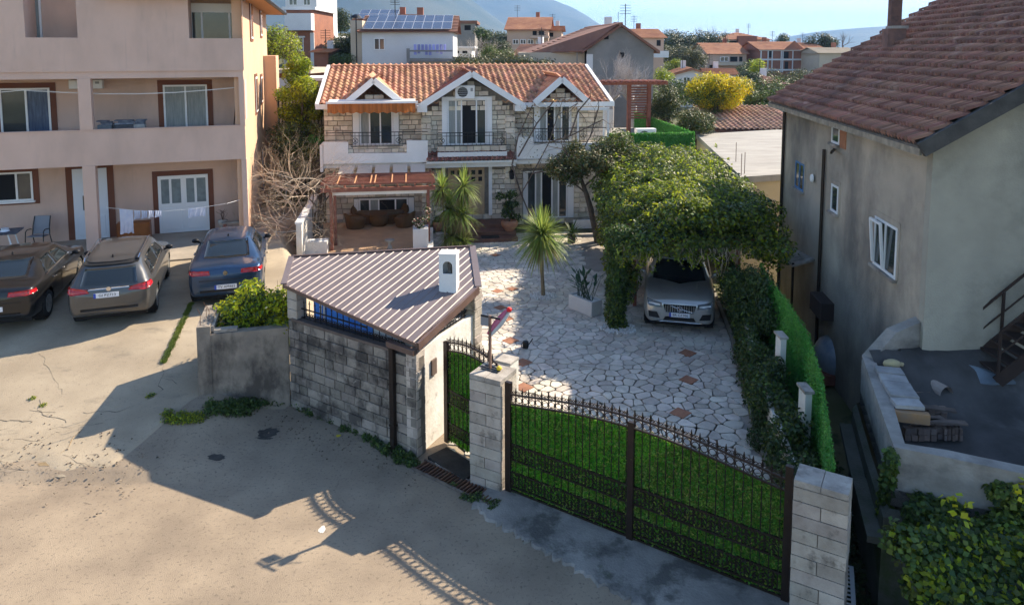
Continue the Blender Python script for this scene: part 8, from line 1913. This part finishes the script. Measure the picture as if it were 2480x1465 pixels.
bare_tree('bare_tree', 'leafless grey tree in front of the grey gabled house, behind the roof ridge', 1475, 250, 140, 42, .9, 7, 4, M('twig_grey', (.36, .32, .30), (.50, .46, .43), scale=2), r_=.2)
bare_tree('bare_tree', 'second leafless grey tree beside the red pergola', 1530, 255, 150, 41, .9, 9, 4, MATS['twig_grey'], r_=.2)
bare_tree('bare_tree', 'leafless twiggy tree between the solar house and the peach villa', 1160, 165, 90, 60, .8, 6, 4, MATS['twig_grey'])
for u, l_ in ((1640, 'leftmost'), (1700, 'middle'), (1735, 'rightmost')): bare_tree('bare_tree', 'bare tree on the skyline behind the grey green wood, %s of three' % l_, u, 110, 62 if u > 1660 else 78, 128, .7, 4, 3, group='bare trees on the skyline')
bare_tree('bare_tree', 'spindly bare tree against the far hill right of the brick house', 2040, 112, 78, 120, .9, 4, 3)
TR = [('round_tree', 'dark round tree on the hill left of the solar house', (808, 842), (34, 68), 92, 12, .95, [lf_dark, lf_far], 5000, .22),
      ('olive_tree', 'grey green tree on the slope left of the solar house', (800, 860), (100, 158), 60, 20, .75, [lf_far, lf_olive], 9000, .16),
      ('shrub', 'green shrub under the grey green tree left of the solar house', (790, 862), (140, 168), 56, 14, .5, [lf_mid, lf_far], 5000, .12),
      ('round_tree', 'dark bush beside the flat roofed house', (1150, 1182), (72, 92), 84, 8, .7, [lf_dark, lf_mid], 2500, .2),
      ('shrub', 'green shrubs below the peach villa', (1165, 1235), (118, 165), 56, 20, .6, [lf_mid, lf_olive], 7000, .13),
      ('shrub', 'dark shrub beside the peach villa wall', (1188, 1226), (98, 125), 74, 10, .6, [lf_dark, lf_far], 3000, .16),
      ('olive_tree', 'pale olive tree in front of the grey green wood', (1655, 1704), (116, 165), 96, 16, .9, [lf_olive, lf_far], 6000, .2),
      ('shrub', 'bright green shrub beside the white two storey house', (1618, 1650), (150, 182), 80, 10, .6, [lf_mid, lf_yel], 3500, .14),
      ('conifer', 'dark pointed evergreen beside the red pergola', (1580, 1640), (222, 320), 38, 24, .45, [lf_dark, lf_olive], 12000, .10),
      ('shrub', 'dark olive shrub between the pointed evergreen and the mimosa', (1640, 1722), (265, 325), 37, 20, .42, [lf_olive, lf_ivyd], 9000, .10),
      ('shrub', 'green bush in front of the veranda house', (1790, 1845), (155, 200), 88, 16, .9, [lf_far, lf_mid], 6000, .2),
      ('shrub', 'bright yellow green bush beside the unfinished brick house', (1824, 1842), (148, 180), 86, 7, .6, [lf_yel], 2000, .2),
      ('round_tree', 'dark spreading tree on the skyline right of the brick house', (1955, 2022), (92, 118), 116, 14, 1.1, [lf_dark, lf_far], 5000, .25),
      ('round_tree', 'small dark tree above the villa roof', (1888, 1912), (90, 104), 130, 5, .9, [lf_dark], 1500, .25),
      ('shrub', 'green bush left of the tiled outbuilding beneath the grey house eaves', (1808, 1872), (225, 262), 52, 14, .5, [lf_mid, lf_olive], 6000, .12),
      ('hedge', 'very dark hedge below the veranda house', (1795, 1842), (178, 218), 72, 14, .6, [lf_dark], 5000, .16),
      ('shrub', 'bright shrub beside the road in the right distance', (1590, 1620), (175, 200), 62, 8, .5, [lf_yel, lf_mid], 2500, .13)]
for k, (nm, lab, us, vs, Y, n, r, lf, cnt, L_) in enumerate(TR):
    cr = crown_px(us, vs, Y, n, r, 1.2, 30 + k); p = aty((us[0] + us[1]) / 2, vs[1], Y); tree(nm, lab, 'hedge' if nm == 'hedge' else 'tree' if 'tree' in nm or nm == 'conifer' else 'shrub', (p.x, Y, min(GZ(p.x, Y), p.z - .3)), 3, cr, lf, cnt, L_, L_ * .5, [.6, .4] if len(lf) == 2 else None, trunk_r=.1)
# woods and ground cover that nobody could count
def wood(name, us, vs, Y, dY, n, r, lf, cnt, L_, seed): cr = crown_px(us, vs, Y, n, r, dY, seed, 'box'); foliage(name, cr, cnt, L_, L_ * .5, lf, None, shell=.4, kind='stuff', split=[.55, .45] if len(lf) == 2 else None)
wood('woods', (1612, 1762), (88, 140), 125, 5, 60, 1.7, [lf_far, lf_dark], 26000, .34, 60)
wood('woods', (1500, 1720), (120, 150), 118, 6, 40, 1.4, [lf_far, lf_olive], 12000, .3, 61)
wood('undergrowth', (1096, 1330), (150, 185), 47, 3, 60, .6, [lf_far, lf_olive], 16000, .15, 62)
wood('undergrowth', (1560, 1900), (205, 250), 56, 6, 60, .8, [lf_far, lf_mid], 16000, .18, 63)
wood('undergrowth', (1650, 2000), (178, 205), 88, 8, 60, 1.0, [lf_far, lf_olive], 14000, .24, 64)
wood('undergrowth', (1180, 1240), (92, 120), 100, 6, 20, 1.2, [lf_far, lf_dark], 7000, .26, 65)
wood('undergrowth', (770, 870), (88, 112), 84, 3, 26, .8, [lf_far, lf_olive], 9000, .2, 66)
wood('undergrowth', (1090, 1300), (88, 110), 120, 6, 50, 1.3, [lf_far, lf_dark], 14000, .3, 67)
wood('undergrowth', (600, 700), (60, 200), 46, 2, 40, .8, [lf_yel, lf_olive], 14000, .16, 68)
p = [(-19 + rnd.uniform(-5, 5), 82 + rnd.uniform(-5, 5)) for _ in range(700)]; p = [(x, y, GZ(x, y)) for x, y in p]; tufts('dry_grass', p, .5, 9000, M('dry_grass', (.42, .36, .14), (.3, .28, .09), scale=.6, isl=.3, trans=.2), .3, .03, kind='stuff')
# street lamp near the solar house, road in the gap
p = aty(862, 40, 53); t = thing('street_lamp', 'dark street lamp beside the side wall of the solar house', 'street lamp'); MB().tube([(p.x, p.y, GZ(p.x, p.y)), (p.x, p.y, p.z - .1)], .05, 6).build('pole', m_iron_bk, t); mb = MB(); mb.lathe([(.45, -.12), (.3, .05), (.08, .15)], tuple(p), 12); mb.build('lamp_head', m_iron_bk, t)
mb = MB(); V = []
for k in range(12):
    t_ = k / 11; x = 17.5 + (28 - 17.5) * t_ ** .8; y = 62 + 48 * t_; V += [(x - 1.3, y, GZ(x - 1.3, y) + .12), (x + 1.3, y, GZ(x + 1.3, y) + .12)]
mb.add(V, [(2 * k, 2 * k + 1, 2 * k + 3, 2 * k + 2) for k in range(11)]); mb.build('road', M('far_road', (.40, .37, .33), (.33, .3, .27), scale=.5), kind='structure')
# utility wires over the roofs
t = thing('tv_aerial', 'thin television aerial on the grey gabled house chimney', 'aerial'); p = aty(1497, 62, 50); MB().box(p.x - .3, p.x + .3, p.y - .2, p.y + .2, p.z - 1, p.z + .2).build('chimney_stack', m_brk2, t); MB().bar(p, p + Vector((0, 0, .9)), .03).build('mast', m_iron_bk, t)
# ------------------------------------------------------------------ the air
hz = bpy.data.materials.new('haze_air'); hz.use_nodes = True; n = hz.node_tree.nodes; n.remove(n["Principled BSDF"])
pv_ = n.new("ShaderNodeVolumePrincipled"); pv_.inputs["Color"].default_value = (.30, .56, 1.0, 1); pv_.inputs["Density"].default_value = .0002; pv_.inputs["Anisotropy"].default_value = .2
hz.node_tree.links.new(pv_.outputs[0], n["Material Output"].inputs["Volume"])
hb = MB().box(-9000, 9000, -200, 9000, -25, 430).build('haze', hz, kind='stuff')
